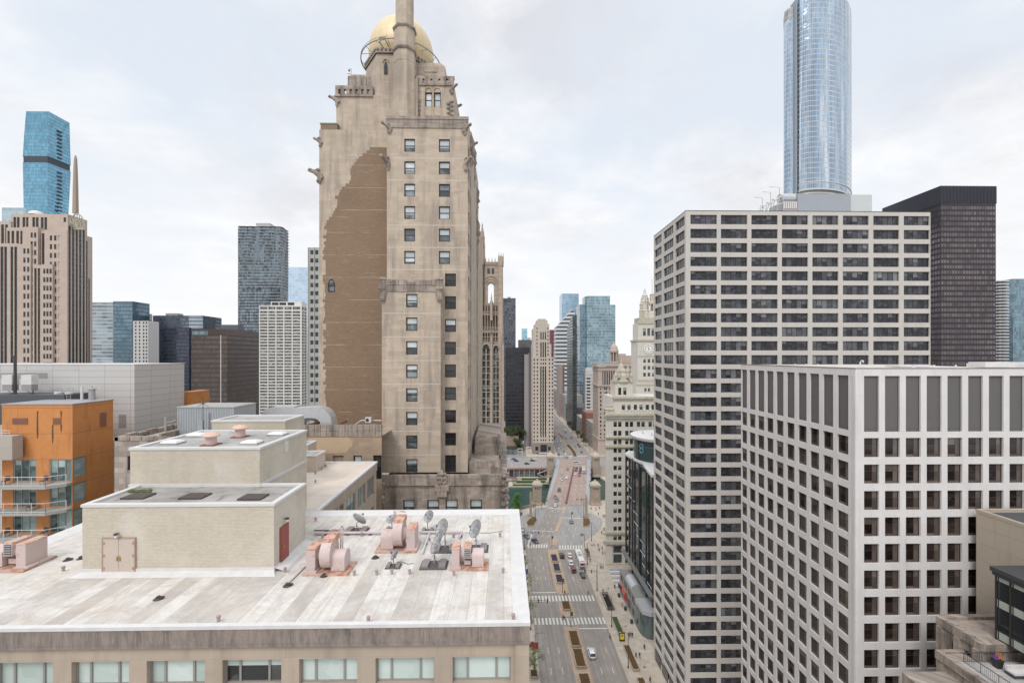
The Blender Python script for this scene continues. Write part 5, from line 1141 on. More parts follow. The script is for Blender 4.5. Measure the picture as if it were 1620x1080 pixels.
for k,(a,b,lb) in enumerate(((2.5,18.5,'white condenser unit on the left beside the dark flue'),(33,49.5,'white condenser unit on the right of the dark flue'))):
    Y=57.2; x0_,x1_=xa(a,Y),xa(b,Y); z0_,z1_=za(a,618,Y),za(a,593,Y); e_=empty('condenser_unit',((x0_+x1_)/2,Y,z0_-1),lb,'condenser','condenser units on the plant block')
    m=MB(); m.box(x0_,Y,z0_+(z1_-z0_)*.38,x1_,Y+.9,z1_); m.build('casing',[M_COPE],e_); m=MB(); m.box(x0_+.04,Y+.04,z0_,x1_-.04,Y+.86,z0_+(z1_-z0_)*.379); m.build('coil',[M_LVR],e_)
    m=MB(); m.tube([(x1_-.3,Y+.5,z0_),(x1_-.3,Y+.5,zt_)],.06,5); m.tube([(x1_-.3,Y+.5,z0_-.5),(x0_+.2,Y+.5,z0_)],.03,4); m.build('stand',[M_STEEL],e_)
def upr(name,lb,cat,px,yt,yb,Y,r,mat,grp=None,cap=None):
    m=MB(); x_=xa(px,Y); m.tube([(x_,Y,za(px,yb,Y)),(x_,Y,za(px,yt,Y))],r,9)
    if cap: m.lathe([(r*1.3,-.1),(r*1.3,.02),(r*.3,.12),(r*.25,.3)],(x_,Y,za(px,yt,Y)+.02),9)
    tag(m.build(name,[mat]),lb,cat,grp)
upr('flue','dark square flue between the white condensers','flue',24,562,624,57.5,.16,M_STEEL); upr('flue','white pipe stack at the end of the dark plant block','flue',129.6,611,640,55.5,.14,M_COPE)
upr('flue','silver capped flue right of the white pipe stack','flue',145.5,615,640,55.5,.33,M_GAL,None,True)
for k,px in enumerate((92.5,109.5)):
    Y=57.5; x_=xa(px,Y); e_=empty('roof_fan',(x_,Y,zt_),['left','right'][k]+' low round white fan with wire guard on the dark plant block','fan','round fans on the plant block')
    m=MB(); m.lathe([(.42,0),(.42,.22),(.38,.26)],(x_,Y,zt_),12); m.build('drum',[M_COPE],e_); m=MB()
    for h in (.45,.75): m.tube([(x_+.42*math.cos(R(a)),Y+.42*math.sin(R(a)),zt_+h) for a in range(0,361,30)],.015,4)
    for a in range(0,360,60): m.tube([(x_+.42*math.cos(R(a)),Y+.42*math.sin(R(a)),zt_+.2),(x_+.42*math.cos(R(a)),Y+.42*math.sin(R(a)),zt_+.75)],.015,4)
    m.build('guard',[M_GAL],e_)
YQ=66; m=MB(); r_=0; a_=xa(291,72); 
ow=empty('apartment_block',(xa(298,70),71,0),'narrow strip of orange wall seen past the grey panelled building','building'); m=MB(); m.box(xa(286,70),70,0,xa(304.5,70),74,za(300,619.5,70)); m.build('wall',[M_OR],ow)
# ================================================================ GOTHIC CROWN TOWER BEHIND THE HOTEL
YT=185.0
M_TST=stone('gothic tower limestone',(.43,.35,.285),1.6,.7,.14,.35,.85,(.16,.13,.11),.2)
M_TDK=stone('gothic tower tracery stone',(.34,.27,.215),1.0,.5,.2,.5,.8,(.12,.10,.09),.2)
tt=Bld('gothic_tower','gothic limestone tower with open arched crown behind the domed hotel','skyscraper',(xa(778,YT),YT+10,0))
T=lambda px:xa(px,YT); TZ=lambda px,py:za(px,py,YT)
m=MB(); a,b=T(752),T(797.2); M_TGL=glass('tower strip glass',(.02,.03,.035),(.09,.12,.12),detail=.4)
cols=[(T(763)-a,T(768.3)-a),(T(769.8)-a,T(775)-a),(T(780.3)-a,T(784.2)-a),(T(785.2)-a,T(789.3)-a)]
fl=[TZ(778,551+9.9*k) for k in range(15)]; rows=[(z-2.45,z-.05) for z in fl][::-1]
tt.face(m,(a,YT),(1,0),b-a,0,TZ(778,545),cols,rows,.6,dict(id='tribstrip',mats=[M_TGL,plain('strip window bronze',(.10,.11,.10),.5),M_TCUR],nx=2,fw=.12,fd=.1,mw=.1,blinds=[0,0,0,.5]),rmi=0)
m.face([(b,YT,0),(b,YT+22,0),(b,YT+22,TZ(778,545)),(b,YT,TZ(778,545))]); m.face([(a,YT,TZ(778,545)),(b,YT,TZ(778,545)),(b,YT+22,TZ(778,545)),(a,YT+22,TZ(778,545))]); tt.part('wall',m,[M_TST])
for px,w in ((760.5,2.0),(777.7,2.2),(791.5,1.4)):
    m=MB(); x=T(px); m.box(x-w*.13,YT-.55,0,x+w*.13,YT-.003,TZ(px,540)); m.lathe([(w*.2,0),(w*.16,1.5),(.02,3.4)],(x,YT-.3,TZ(px,540)),6); tt.part('pier',m,[M_TST])
for x0_,x1_ in ((763,775),(780.3,789.3)):
    m=MB(); x=(T(x0_)+T(x1_))/2; w=(T(x1_)-T(x0_))/2+.1; z_=TZ(778,552); m.tube([(x+w*math.cos(t),YT-.1,z_+w*1.3*math.sin(t)) for t in [math.pi*i/8 for i in range(9)]],.22,5); tt.part('window_arch',m,[M_TST])
    m=MB(); P=[(x+w*.95*math.cos(t),z_+w*1.25*math.sin(t)) for t in [math.pi*i/8 for i in range(9)]]; m.loft([[(p[0],YT-.05,p[1]) for p in P],[(p[0],YT-.01,p[1]) for p in P]]); tt.part('arched_window',m,[M_TGL])
# crown: corner buttresses
def butt(px,w,pyb,pyt,Y,cap=True,name='corner_buttress'):
    m=MB(); x=xa(px,Y); r=w/2/F*Y; zb_,zt_=za(px,pyb,Y),za(px,pyt,Y); m.lathe([(r*1.12,zb_-5),(r*1.05,zb_+3),(r*.95,(zb_+zt_)/2),(r*.88,zt_-4.5),(r*1.05,zt_-4.2),(r*1.0,zt_-1.4),(r*.8,zt_-.2),(r*.5,zt_)],(x,Y+r,0),8,a0=R(22.5))
    for k in range(8):
        q=R(22.5+45*k); m.lathe([(.16,-4.4),(.2,-1),(.05,1.3)],(x+r*math.cos(q),Y+r+r*math.sin(q),zt_),5)
    return tt.part(name,m,[M_TST])
butt(792.3,8.6,545,404,YT); butt(760,8.0,545,402,YT); 
# taller spire element further left
m=MB(); x=xa(763,190); m.lathe([(1.5,za(763,545,190)),(1.5,za(763,412,190)),(1.25,za(763,400,190)),(1.05,za(763,378,190)),(1.2,za(763,377,190)),(.8,za(763,368,190)),(.25,za(763,359,190)),(.35,za(763,357.5,190)),(.05,za(763,352,190))],(x,190,0),8,a0=R(22.5)); 
for k in range(4): q=R(45+90*k); m.lathe([(.2,za(763,400,190)),(.24,za(763,390,190)),(.05,za(763,381,190))],(x+1.35*math.cos(q),190+1.35*math.sin(q),0),5)
tt.part('spire',m,[M_TDK])
# open arch panel
def archpanel(x0,x1,z0,z1,ox0,ox1,oz0,oz1,Y,d,n=10):
    """wall with an arched opening, built as strips"""
    m=MB(); m.box(x0,Y,z0,ox0,Y+d,z1); m.box(ox1,Y,z0,x1,Y+d,z1); 
    if oz0>z0: m.box(ox0,Y,z0,ox1,Y+d,oz0)
    cx=(ox0+ox1)/2; w=(ox1-ox0)/2; top=oz1
    for i in range(n):
        a0=ox0+(ox1-ox0)*i/n; a1=ox0+(ox1-ox0)*(i+1)/n; q=abs(((a0+a1)/2-cx)/w); zz=top-w*1.1+w*1.1*math.sqrt(max(0,1-q*q)); m.box(a0,Y,zz,a1,Y+d,z1)
    return m
m=archpanel(T(766),T(789.5),TZ(778,545),TZ(778,413),T(771.5),T(781),TZ(778,478),TZ(778,446),YT+3,1.6); tt.part('arched_screen',m,[M_TST])
m=MB(); x=(T(771.5)+T(781))/2
for w,dz in ((1.6,0),(2.2,.6),(2.9,1.1)): m.tube([(x+w*math.cos(t),YT+2.9,TZ(778,449)+dz+w*.9*math.sin(t)) for t in [math.pi*i/8 for i in range(9)]],.2,5)
tt.part('arch_moulding',m,[M_TDK]); m=MB(); m.box(T(766),YT+2.7,TZ(778,417),T(789.5),YT+4.8,TZ(778,412))
for k in range(5): q=T(768)+k*(T(788)-T(768))/4; m.lathe([(.18,0),(.2,.8),(.03,1.8)],(q,YT+3.2,TZ(778,412)),5)
tt.part('screen_parapet',m,[M_TDK])
for k in (0,1):
    m=MB(); q=T(770.5+7*k); m.box(q,YT+2.93,TZ(778,431),q+1.1,YT+2.999,TZ(778,422)); tt.part('blind_tracery',m,[M_STEEL])
# pierced gallery between y 480 and 545
for k in range(8):
    px=763+k*4.15; m=MB(); x=T(px); m.box(x-.16,YT+.6,TZ(px,545),x+.16,YT+1.0,TZ(px,484)); m.lathe([(.26,0),(.28,.8),(.03,2.2)],(x,YT+.8,TZ(px,484)),5); tt.part('gallery_pier',m,[M_TDK])
for (py0_,py1_) in ((545,532),(526,517),(498,492)):
    m=MB(); m.box(T(762),YT+.7,TZ(778,py0_),T(797),YT+.95,TZ(778,py1_)+.01-((TZ(778,py1_)-TZ(778,py0_))*.62)); m.box(T(762),YT+.7,TZ(778,py1_)-.35,T(797),YT+.95,TZ(778,py1_))
    for k in range(14): x=T(763+k*2.4); m.tube([(x+.28*math.cos(t),YT+.7,(TZ(778,py0_)*.35+TZ(778,py1_)*.65)-.3+.35*math.sin(t)) for t in [2*math.pi*i/8 for i in range(9)]],.08,4)
    tt.part('tracery_band',m,[M_TDK])
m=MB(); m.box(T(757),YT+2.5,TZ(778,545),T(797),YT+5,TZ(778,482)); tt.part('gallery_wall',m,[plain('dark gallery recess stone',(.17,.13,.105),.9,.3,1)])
m=MB(); m.lathe([(.55,-7),(.45,0),(.5,.4),(.25,2.6),(.05,4.4)],(T(777.5),YT-.2,TZ(778,480)),6); tt.part('pinnacle',m,[M_TST])
tt.finish(sub=False)
# ================================================================ RIGHT SIDE OF THE AVENUE
M_PRE=stone('beige precast concrete',(.54,.51,.475),7.37,3.38,.03,.30,.86,(.30,.27,.24),.1,.012)
M_BRZ=plain('dark bronze frame',(.05,.045,.045),.5,.1,2,.3)
M_OGL=glass('grey office glass',(.022,.023,.030),(.085,.088,.10),rough=.05,lit=.0,detail=.45,wav=.08,spec=.35); M_OBL=glass('grey blind behind glass',(.07,.072,.085),(.20,.205,.22),rough=.1,detail=.3)
YS=106.0; sx0=xa(1085,YS); stp=za(1088,333.5,YS)
lt_=Bld('office_tower','beige concrete office tower with wide ribbon windows, left neighbour of the white gridded block','skyscraper',(sx0+30,YS+12,0))
fcols=[(xa(1092.3+48.35*k-.12*k,YS)-sx0,xa(1134.2+48.3*k-.25*k,YS)-sx0) for k in range(8)]; fw_=xa(1472,YS)-sx0
frows=[(stp-.95-1.0-3.385*k-1.25,stp-.95-3.385*k) for k in range(37)][::-1]; frows=[(a,b) for a,b in frows if a>1]
ST_L=dict(id='ribbon',mats=[M_OGL,M_BRZ,M_OBL],xs=[0,.2,.4,.6,.8,1],fw=.09,fd=.06,mw=.08,blinds=[.35,.0,.6,.2,.9,.0],mixed=True,nvar=14)
m=MB(); lt_.face(m,(sx0,YS),(1,0),fw_,0,stp,fcols,frows,.38,ST_L)
def SY(px,x): r=(px-810)/F; return x*(CA-r*SA)/(r*CA+SA)
yfar=SY(1034.3,sx0); scol=[(yfar-SY(b,sx0)*1.0,0) for b in (0,)] if False else []
for a,b in ((1035.6,1046.5),(1049.6,1065.2),(1068.3,1082.8)): scol.append((yfar-SY(a,sx0),yfar-SY(b,sx0)))
lt_.face(m,(sx0,yfar),(0,-1),yfar-YS,0,stp,scol,frows,.38,ST_L)
m.face([(sx0+fw_,YS,0),(sx0+fw_,yfar,0),(sx0+fw_,yfar,stp),(sx0+fw_,YS,stp)]); m.face([(sx0,YS,stp-.3),(sx0+fw_,YS,stp-.3),(sx0+fw_,yfar,stp-.3),(sx0,yfar,stp-.3)]); m.face([(sx0+fw_,yfar,0),(sx0,yfar,0),(sx0,yfar,stp),(sx0+fw_,yfar,stp)])
lt_.part('wall',m,[M_PRE])
m=MB(); m.box(sx0-.04,YS-.04,stp,sx0+fw_+.04,YS+.3,stp+.12); m.box(sx0-.04,YS+.3,stp,sx0+.3,yfar,stp+.12); m.box(sx0+fw_-.3,YS+.3,stp,sx0+fw_+.04,yfar,stp+.12); lt_.part('coping',m,[M_BRZ])
for k in range(4):
    m=MB(); y0_=yfar-1.2-k*5.4; m.box(sx0-.03,y0_-4.6,.15,sx0-.004,y0_,2.6 if False else 3.2); lt_.part('street_window',m,[M_DKGLASS])
lt_.finish(sub=False)
def tb(name,lb,cat,pa,pb,pt,Y,Y2,zb,mats,grp=None):
    m=MB(); m.box(xa(pa,Y),Y,zb,xa(pb,Y),Y2,za((pa+pb)/2,pt,Y)); return tag(m.build(name,mats),lb,cat,grp)
M_BLUEG=plain('blue grey plant screen',(.30,.325,.36),.5,.05,.5); M_PALE=plain('pale plant screen',(.50,.53,.53),.5,.05,.5)
tb('plant_screen','flat blue grey plant room on the roof of the beige tower','rooftop structure',1262,1345.5,306.5,118,128,stp-.3,[M_BLUEG])
tb('plant_screen','pale grey plant room behind the blue grey one, right side','rooftop structure',1346,1379.5,308,122,129,stp-.3,[M_PALE])
ct=empty('cooling_tower',(xa(1245,119),119,stp-.3),'silver louvred cooling tower at the left end of the beige tower roof','cooling tower')
m=MB(); m.box(xa(1238,118),118,stp-.3,xa(1261.5,118),124,za(1250,318,118)); m.build('casing',[M_GAL],ct)
for k in range(7): m=MB(); q=xa(1240+3.1*k,117.9); m.box(q,117.85,za(1250,330,118),q+.3,117.999,za(1250,319.5,118)); m.build('louvre',[M_COPEMETAL],ct)
m=MB(); m.tube([(xa(1238,118),118+1.5,za(1250,311,118)),(xa(1261.5,118),119.5,za(1250,311,118))],1.25,12); m.build('barrel_top',[M_DUCT],ct)
dv=empty('roof_rig',(xa(1218,116),116,stp-.3),'row of silver roof rig frames with davit arms climbing to the cooling tower','roof rig')
for k in range(4):
    px=1204+9*k; py=329-5*k; m=MB(); Y=116+k*.6; x=xa(px,Y); zt_=za(px,py-3,Y); m.tube([(x-.8,Y,stp),(x,Y,zt_),(x+1.3,Y,zt_+.3),(x+1.6,Y,stp)],.10,5); m.tube([(x-.8,Y+1,stp),(x+1.3,Y+1,zt_+.3)],.1,5); m.tube([(x,Y,zt_),(x+1.3,Y+1,zt_+.2)],.22,5); m.build('frame',[M_DUCT],dv)
for k,(a,b,c) in enumerate(((1194,1206,313),(1207,1219,304.5),(1218,1233,296.5))):
    m=MB(); Y=117; m.tube([(xa(b,Y),Y,stp),(xa(b,Y),Y,za(b,c,Y)),(xa(a,Y),Y,za(a,c-.8,Y))],.07,5); m.build('davit_arm',[M_GAL],dv)
m=MB(); Y=116; m.tube([(xa(1200,Y),Y,za(1200,330,Y)),(xa(1236,Y),Y,za(1236,311,Y))],.14,5); m.tube([(xa(1200,Y),Y,za(1200,333,Y)),(xa(1238,Y),Y,za(1238,321,Y))],.1,5); m.build('rail',[M_COPEMETAL],dv)
# ---------------------------------------------------------------- white gridded block
M_WHT=stone('white marble cladding',(.68,.66,.65),1.276,1.6,.035,.22,.84,(.34,.31,.30),.1,.008)
M_LOUV=None
def louv():
    t=NT('dark grey plant louvres'); sp=t.n('ShaderNodeSeparateXYZ',{0:t.pos()}); z=t.math('FRACT',t.math('MULTIPLY',sp.outputs[2],8.0)); f=t.noise(t.scale(t.wall(),.5,3,1),1,4); c=t.mix(z,(.085,.08,.08,1),(.19,.18,.175,1)); c=t.mix(t.mapr(f,.4,.7,0,.4),c,(.13,.125,.12,1))
    t.L(c,t.b.inputs['Base Color']); t.b.inputs['Roughness'].default_value=.6; t.bump(z,.6,.03); return t.m
M_LOUV=louv()
M_WGB=glass('brown tinted window glass',(.010,.007,.007),(.04,.027,.024),rough=.05,detail=.5,spec=.35); M_WTAN=glass('tan column seen behind glass',(.075,.06,.05),(.15,.12,.098),rough=.08,detail=.2)
M_WFR=plain('greyed brown window frame',(.12,.095,.09),.5,.1,2,.2)
YW2=54.0; gx0=xa(1353.8,YW2); gt=za(1354,583,YW2)
gb=Bld('office_building','white marble gridded office block with tall dark louvres around its top floor','building',(gx0+15,YW2+12,0))
ST_G=dict(id='deepwin',mats=[M_WGB,M_WFR,M_WTAN],xs=[0,.62,.92,1],zs=[0,.13,.62,1],pat=[[1,1,0],[0,1,0],[0,1,0]],fw=.045,fd=.03,mw=.012,blinds=[0,0,.2,1,.25,0],mixed=True,nvar=12)
ST_V=dict(id='louvre',mats=[M_LOUV,M_WFR,M_LOUV],zs=[0,.05,1],fw=.06,fd=.05,mw=.03,blinds=[0])
gc=[(xa(1367+33.15*k-.04*k*k,YW2)-gx0,xa(1390.8+33.05*k-.04*k*k,YW2)-gx0) for k in range(9)]; gw=gc[-1][1]+.95
GZ=lambda py:za(1370,py,YW2)
grow=[(GZ(723.2+41.85*k),GZ(692.6+41.85*k)) for k in range(18)][::-1]; grow=[r for r in grow if r[0]>4]; lrow=(GZ(683),GZ(594.5))
rows=grow+[lrow]; nl=len(rows)-1
m=MB(); sty=lambda i,j: ST_V if i==nl else ST_G
def gface(O,U,w,cols):
    O_=O
    gb.face(m,O,U,w,0,GZ(687),cols,grow,.24,ST_G); gb.face(m,O,U,w,GZ(687),gt,cols,[lrow],.25,ST_V,pname='plant_louvre')
gface((gx0,YW2),(1,0),gw,gc)
gy=SY(1172.3,gx0); sc=[]
for a,b in ((80,109),(121,155),(167,203),(216,253),(268,308),(325,368),(387,434),(452,502),(523,579),(601,662)):
    a=1150+a/3.447; b=1150+b/3.447; sc.append((gy-SY(a,gx0),gy-SY(b,gx0)))
gface((gx0,gy),(0,-1),gy-YW2,sc)
m.face([(gx0,gy,0),(gx0,gy,gt),(gx0+gw,gy,gt),(gx0+gw,gy,0)]); m.face([(gx0+gw,YW2,0),(gx0+gw,gy,0),(gx0+gw,gy,gt),(gx0+gw,YW2,gt)])
gb.part('wall',m,[M_WHT])
m=MB(); m.face([(gx0,YW2,gt),(gx0+gw,YW2,gt),(gx0+gw,gy,gt),(gx0,gy,gt)]); gb.part('roof',m,[M_ROOF])
m=MB(); m.box(gx0-.05,YW2-.05,gt+.002,gx0+gw,YW2+.25,gt+.10); m.box(gx0-.05,YW2+.25,gt+.002,gx0+.25,gy,gt+.10); gb.part('coping',m,[plain('grey brown coping',(.22,.19,.175),.5)])
m=MB(); m.box(gx0-.22,YW2-.22,0,gx0+.10,YW2+.10,gt-.4); gb.part('corner_pier',m,[M_WHT])
gb.finish(sub=True)
x_,y_=xa(1361,58),58; m=MB(); m.tube([(x_,y_,gt),(x_,y_,gt+.7),(x_+.12,y_,gt+.95),(x_+.32,y_,gt+.95),(x_+.4,y_,gt+.7)],.10,7); tag(m.build('gooseneck_vent',[M_COPE]),'white gooseneck vent pipe above the corner of the gridded block','vent','vents on the gridded roof')
for k,(px,Y,w,h,lb) in enumerate(((1453,60,2.6,.28,'low flat white hatch on the gridded roof'),(1592,58,2.9,.75,'bulky white roof unit at the right end of the gridded roof'))):
    x_=xa(px,Y); m=MB(); m.box(x_-w,Y,gt+.05,x_+w,Y+2.4,gt+h*.75); m.box(x_-w*.94,Y+.1,gt+h*.75,x_+w*.94,Y+2.3,gt+h); tag(m.build('roof_unit',[M_COPE]),lb,'roof unit')
for k,(px,lb) in enumerate(((1258,'tiny white stub vent far left on the gridded roof'),(1275,'second tiny white stub vent on the gridded roof'),(1294,'tiny white stub vent left of the corner on the gridded roof'),(1372,'tiny white stub vent just right of the gooseneck'),(1445,'small white stub vent left of the flat hatch'),(1478,'tiny white stub vent right of the flat hatch'),(1512,'tiny white stub vent left of the bulky roof unit'))):
    Y=60+(px<1330)*8; x_=xa(px,Y); m=MB(); m.lathe([(.28,0),(.12,.06),(.10,.3),(.13,.34)],(x_,Y,gt+.01),8); tag(m.build('stub_vent',[M_COPE]),lb,'vent','vents on the gridded roof')
# ---------------------------------------------------------------- bottom right group
YU=53.0; tx0=xa(1544.4,YU); tz=za(1544.4,809,YU)
tn=empty('blank_wall_building',(tx0+6,40,0),'plain tan building with a blank side wall at the lower right','building')
M_TAN=stone('tan blank wall',(.45,.38,.305),40,1.98,.02,.25,.62,(.22,.17,.13),.1,.02)
m=MB(); m.box(tx0,20,0,tx0+16,YU,tz-.02); m.build('wall',[M_TAN],tn)
m=MB(); 
for q in ((tx0-.05,20,tx0+.35,YU+.05),(tx0+.35,YU-.35,tx0+16,YU+.05)): m.box(q[0],q[1],tz-.018,q[2],q[3],tz+.35)
m.build('parapet',[M_TAN],tn); m=MB(); m.face([(tx0+.35,20,tz),(tx0+16,20,tz),(tx0+16,YU-.35,tz),(tx0+.35,YU-.35,tz)]); m.build('roof',[plain('dark roofing felt',(.07,.07,.07),.9,.2,1)],tn)
SZ=57.9; TZf=56.2; ubX=xa(1482.5,50.0)
sb2=Bld('stone_building','low weathered ornate stone building with mottled flat roof at the lower right','building',(ubX+4,46,0))
m=MB(); sb2.face(m,(ubX,50),(0,-1),4.8,0,SZ-.02,[(1.7,2.3),(3.0,3.6)],[(SZ-4.3,SZ-1.6)],.3,ST_HD)
m.face([(ubX,45.2,0),(tx0,45.2,0),(tx0,45.2,SZ-.02),(ubX,45.2,SZ-.02)]); m.face([(tx0,50,0),(ubX,50,0),(ubX,50,SZ-.02),(tx0,50,SZ-.02)]); sb2.part('wall',m,[M_HDK])
m=MB(); m.face([(ubX,45.2,SZ),(tx0,45.2,SZ),(tx0,50,SZ),(ubX,50,SZ)]); sb2.part('roof',m,[greyroof('mottled old roof',(.42,.36,.30,1),(.25,.20,.17,1),(.12,.09,.07,1))])
m=MB()
for k in range(5): y=45.15+k*.96; m.box(ubX-.25+.08*(k%2),y,SZ-.6,ubX+.35,y+.93,SZ+.22+.1*(k%3))
m.box(ubX+.36,49.5,SZ,tx0,50.1,SZ+.35); 
for k in (0,1,2): m.box(ubX-.45,45.3+k*1.95,SZ-5.2,ubX-.005,45.8+k*1.95,SZ-.61)
sb2.part('parapet',m,[M_HDK])
m=MB(); TX=xa(1481.5,46.96); m.box(TX,30,0,ubX-.5,46.96,TZf-.02); m.box(ubX-.5,30,0,tx0,45.19,TZf-.02)
for k in range(9): m.box(TX-.2,38+k,TZf-.7,TX+.4,38.95+k,TZf+.12+.05*(k%2))
m.box(TX+.41,46.5,TZf-.01,ubX-.46,46.97,TZf+.14); sb2.part('terrace_wall',m,[M_HDK])
m=MB(); m.face([(TX+.41,30,TZf),(tx0,30,TZf),(tx0,45.18,TZf),(TX+.41,45.18,TZf)]); sb2.part('terrace_floor',m,[paving('terrace paving',(.42,.40,.38),.6)])
m=MB(); q0=xa(1427,46); zq_=za(1430,1062,46); m.box(q0,44,0,TX-.01,46,zq_); m.box(q0,34,0,q0+.5,44,zq_); sb2.part('low_parapet',m,[M_HDK])
sb2.finish()
bb=empty('glass_bay',(xa(1575.5,46.2)+3,38,SZ),'black glazed bay with pale green spandrels beside the tan blank wall','building')
bxx=xa(1575.5,46.2); bz=za(1576,903,46.2)
def baymat():
    t=NT('black glazing with pale spandrels'); sp=t.n('ShaderNodeSeparateXYZ',{0:t.pos()}); y=t.math('FRACT',t.math('DIVIDE',sp.outputs[1],1.35)); z=t.math('SUBTRACT',sp.outputs[2],SZ)
    g1=t.math('MULTIPLY',t.math('GREATER_THAN',z,.15),t.math('LESS_THAN',z,.95)); g2=t.math('MULTIPLY',t.math('GREATER_THAN',z,3.5),t.math('LESS_THAN',z,4.3)); g3=t.math('MULTIPLY',t.math('GREATER_THAN',z,6.3),t.math('LESS_THAN',z,6.95))
    s=t.math('MAXIMUM',g1,t.math('MAXIMUM',g2,g3)); c=t.mix(s,(.022,.024,.028,1),(.38,.42,.36,1)); c=t.mix(t.math('LESS_THAN',y,.09),c,(.03,.03,.03,1)); t.L(c,t.b.inputs['Base Color']); t.L(t.mapr(s,0,1,.06,.5),t.b.inputs['Roughness']); t.bump(t.noise(t.pos(),.5,2),.1,.05); return t.m
m=MB(); m.box(bxx,24,SZ+.01,tx0-.01,46.2,bz); m.build('glazing',[baymat()],bb)
m=MB(); m.box(bxx-.35,24,bz,tx0-.01,46.5,bz+.45); m.box(bxx-.2,24,bz-.4,bxx-.001,46.4,bz-.01); m.build('roof_edge',[M_STEEL],bb)
for k in range(10):
    m=MB(); y=46.2-1.35*k; m.box(bxx-.12,y-.12,SZ+.02,bxx-.002,y,bz-.41); m.build('mullion',[M_BRZ],bb)
tz0=TZf+.01; rl=empty('terrace_railing',(ubX,42,tz0),'black metal railing around the lower right roof terrace','railing'); m=MB(); P=[(ubX+.3,42.6),(tx0-3,42.6)]
RP=[Vector((47.7,45.0,tz0)),Vector((tx0-2,45.0,tz0))]; RQ=[Vector((47.7,45.0,tz0)),Vector((47.7,34,tz0))]
up=Vector((0,0,1))
for A_,B_ in (RP,RQ):
    L=(B_-A_).length
    m.tube([A_+up*1.05,B_+up*1.05],.04,5); m.tube([A_+up*.15,B_+up*.15],.025,4)
    for i in range(int(L/.18)): p=A_+(B_-A_)*(i*.18/L); m.tube([p+up*.15,p+up*1.05],.012 if i%9 else .04,4)
m.build('rail',[M_STEEL],rl)
pl=empty('planter_pot',(xa(1578,44.3),44.3,tz0),'tall dark pot with purple and orange flowers on the terrace','planter')
x_=xa(1578,44.3); m=MB(); m.loft([[(x_-.24,44.06,tz0),(x_+.24,44.06,tz0),(x_+.24,44.54,tz0),(x_-.24,44.54,tz0)],[(x_-.34,43.96,tz0+.85),(x_+.34,43.96,tz0+.85),(x_+.34,44.64,tz0+.85),(x_-.34,44.64,tz0+.85)]]); m.build('pot',[M_BRZ],pl)
for nm,c,dx in (('purple_flowers',(.16,.08,.35),-.18),('orange_foliage',(.55,.18,.06),.15)):
    m=MB(); g_=random.Random(4)
    for i in range(40): m.lump((x_+dx+g_.uniform(-.22,.22),44.3+g_.uniform(-.2,.2),tz0+.9+g_.uniform(0,.28 if dx<0 else .55)),.05,.05,.05,0,i,5,4,.3)
    tag(m.build(nm,[plain(nm.replace('_',' '),c,.8,.3,8)],pl),kind='stuff')
sf=empty('outdoor_sofa',(xa(1608,43.4),43.2,tz0),'white cushioned outdoor sofa with dark frame on the terrace','sofa'); x_=xa(1610,43.2)
m=MB(); m.box(x_-1,42.6,tz0+.1,x_+1.3,43.5,tz0+.32); m.build('frame',[M_STEEL],sf); m=MB(); m.box(x_-.95,42.62,tz0+.325,x_+1.25,43.3,tz0+.5); m.build('seat_cushion',[M_COPE],sf); m=MB(); m.box(x_-.95,43.3,tz0+.325,x_+1.25,43.5,tz0+.85); m.build('back_cushion',[M_COPE],sf)
# ---------------------------------------------------------------- curved glass building with round roof
M_DG=curtain('dark curtain glazing',(.10,.13,.14),(.05,.048,.05),3.6,2.2,.05,.05,.75,.06,.3,wav=.35,patch=.5)
gl=empty('glass_building',(56,155,0),'dark glass building with a white round roof beside the beige tower','building')
m=MB(); X0=47.6; P=[(X0,138),(90,138),(90,171),(X0+2,171),(X0,168),(X0-.4,153)]; m.prism(ccw(P),9,50); m.build('wall',[M_DG],gl)
for y in (138.6,145,152.5,160.5,169): m=MB(); m.box(X0-.9,y-.35,9,X0-.42,y+.35,50.6); m.build('fin',[M_BRZ],gl)
for k in range(9): m=MB(); y0_=139.5+3.1*k; m.tube([(X0-.55,y0_,14+k*3.6),(X0-.55,y0_+7,14+k*3.6)],.12,4); m.build('sunshade_rod',[M_DUCT],gl)
m=MB(); m.box(X0-2.2,136.5,12.6,X0-.91,171,13.3); m.build('canopy',[plain('dull canopy metal',(.17,.17,.17),.6)],gl)
m=MB(); P=[(X0-1.6,137),(92,137),(92,172),(X0+1,172),(X0-1.4,168),(X0-.6,160),(X0+.6,153),(X0-.6,146)]; m.prism(ccw(P),50.2,51.0,bot=True); m.build('cornice',[M_COPEMETAL],gl)
m=MB(); cxx,cyy=57.2,160.0; m.lathe([(9.6,51.01),(9.6,58.6)],(cxx,cyy,0),48); m.build('drum',[curtain('drum glazing',(.075,.115,.13),(.10,.11,.11),8,2.6,.02,.05,.7,.06,.3,wav=.2,patch=.3)],gl,True)
m=MB(); m.lathe([(10.2,58.2),(10.7,58.7),(10.8,59.3),(10.2,59.45)],(cxx,cyy,0),56); m.build('round_roof',[M_COPE],gl,True)
for k,(dx,dy) in enumerate(((-4,-2),(-6,2),(-1,-5))):
    m=MB(); m.tube([(cxx+dx,cyy+dy,59.5),(cxx+dx,cyy+dy,60.5)],.12,5); m.lathe([(.5,0),(.3,.2)],(cxx+dx,cyy+dy,59.46),8); tag(m.build('roof_vent',[M_GAL]),['front','left','right'][k]+' small vent on the white round roof','vent','vents on the round roof')
m=MB(); x_=X0+.9
for k in range(16):
    pass
pd=Bld('shop_front','low glass fronted shop row with grey roofs and orange banner below the dark glass building','shop',(45,150,0))
PXX=43.2; ST_SH=dict(id='shop',mats=[M_TGL,M_GRFR,M_TCUR],nx=2,fw=.12,fd=.1,mw=.1,blinds=[0,0,.3])
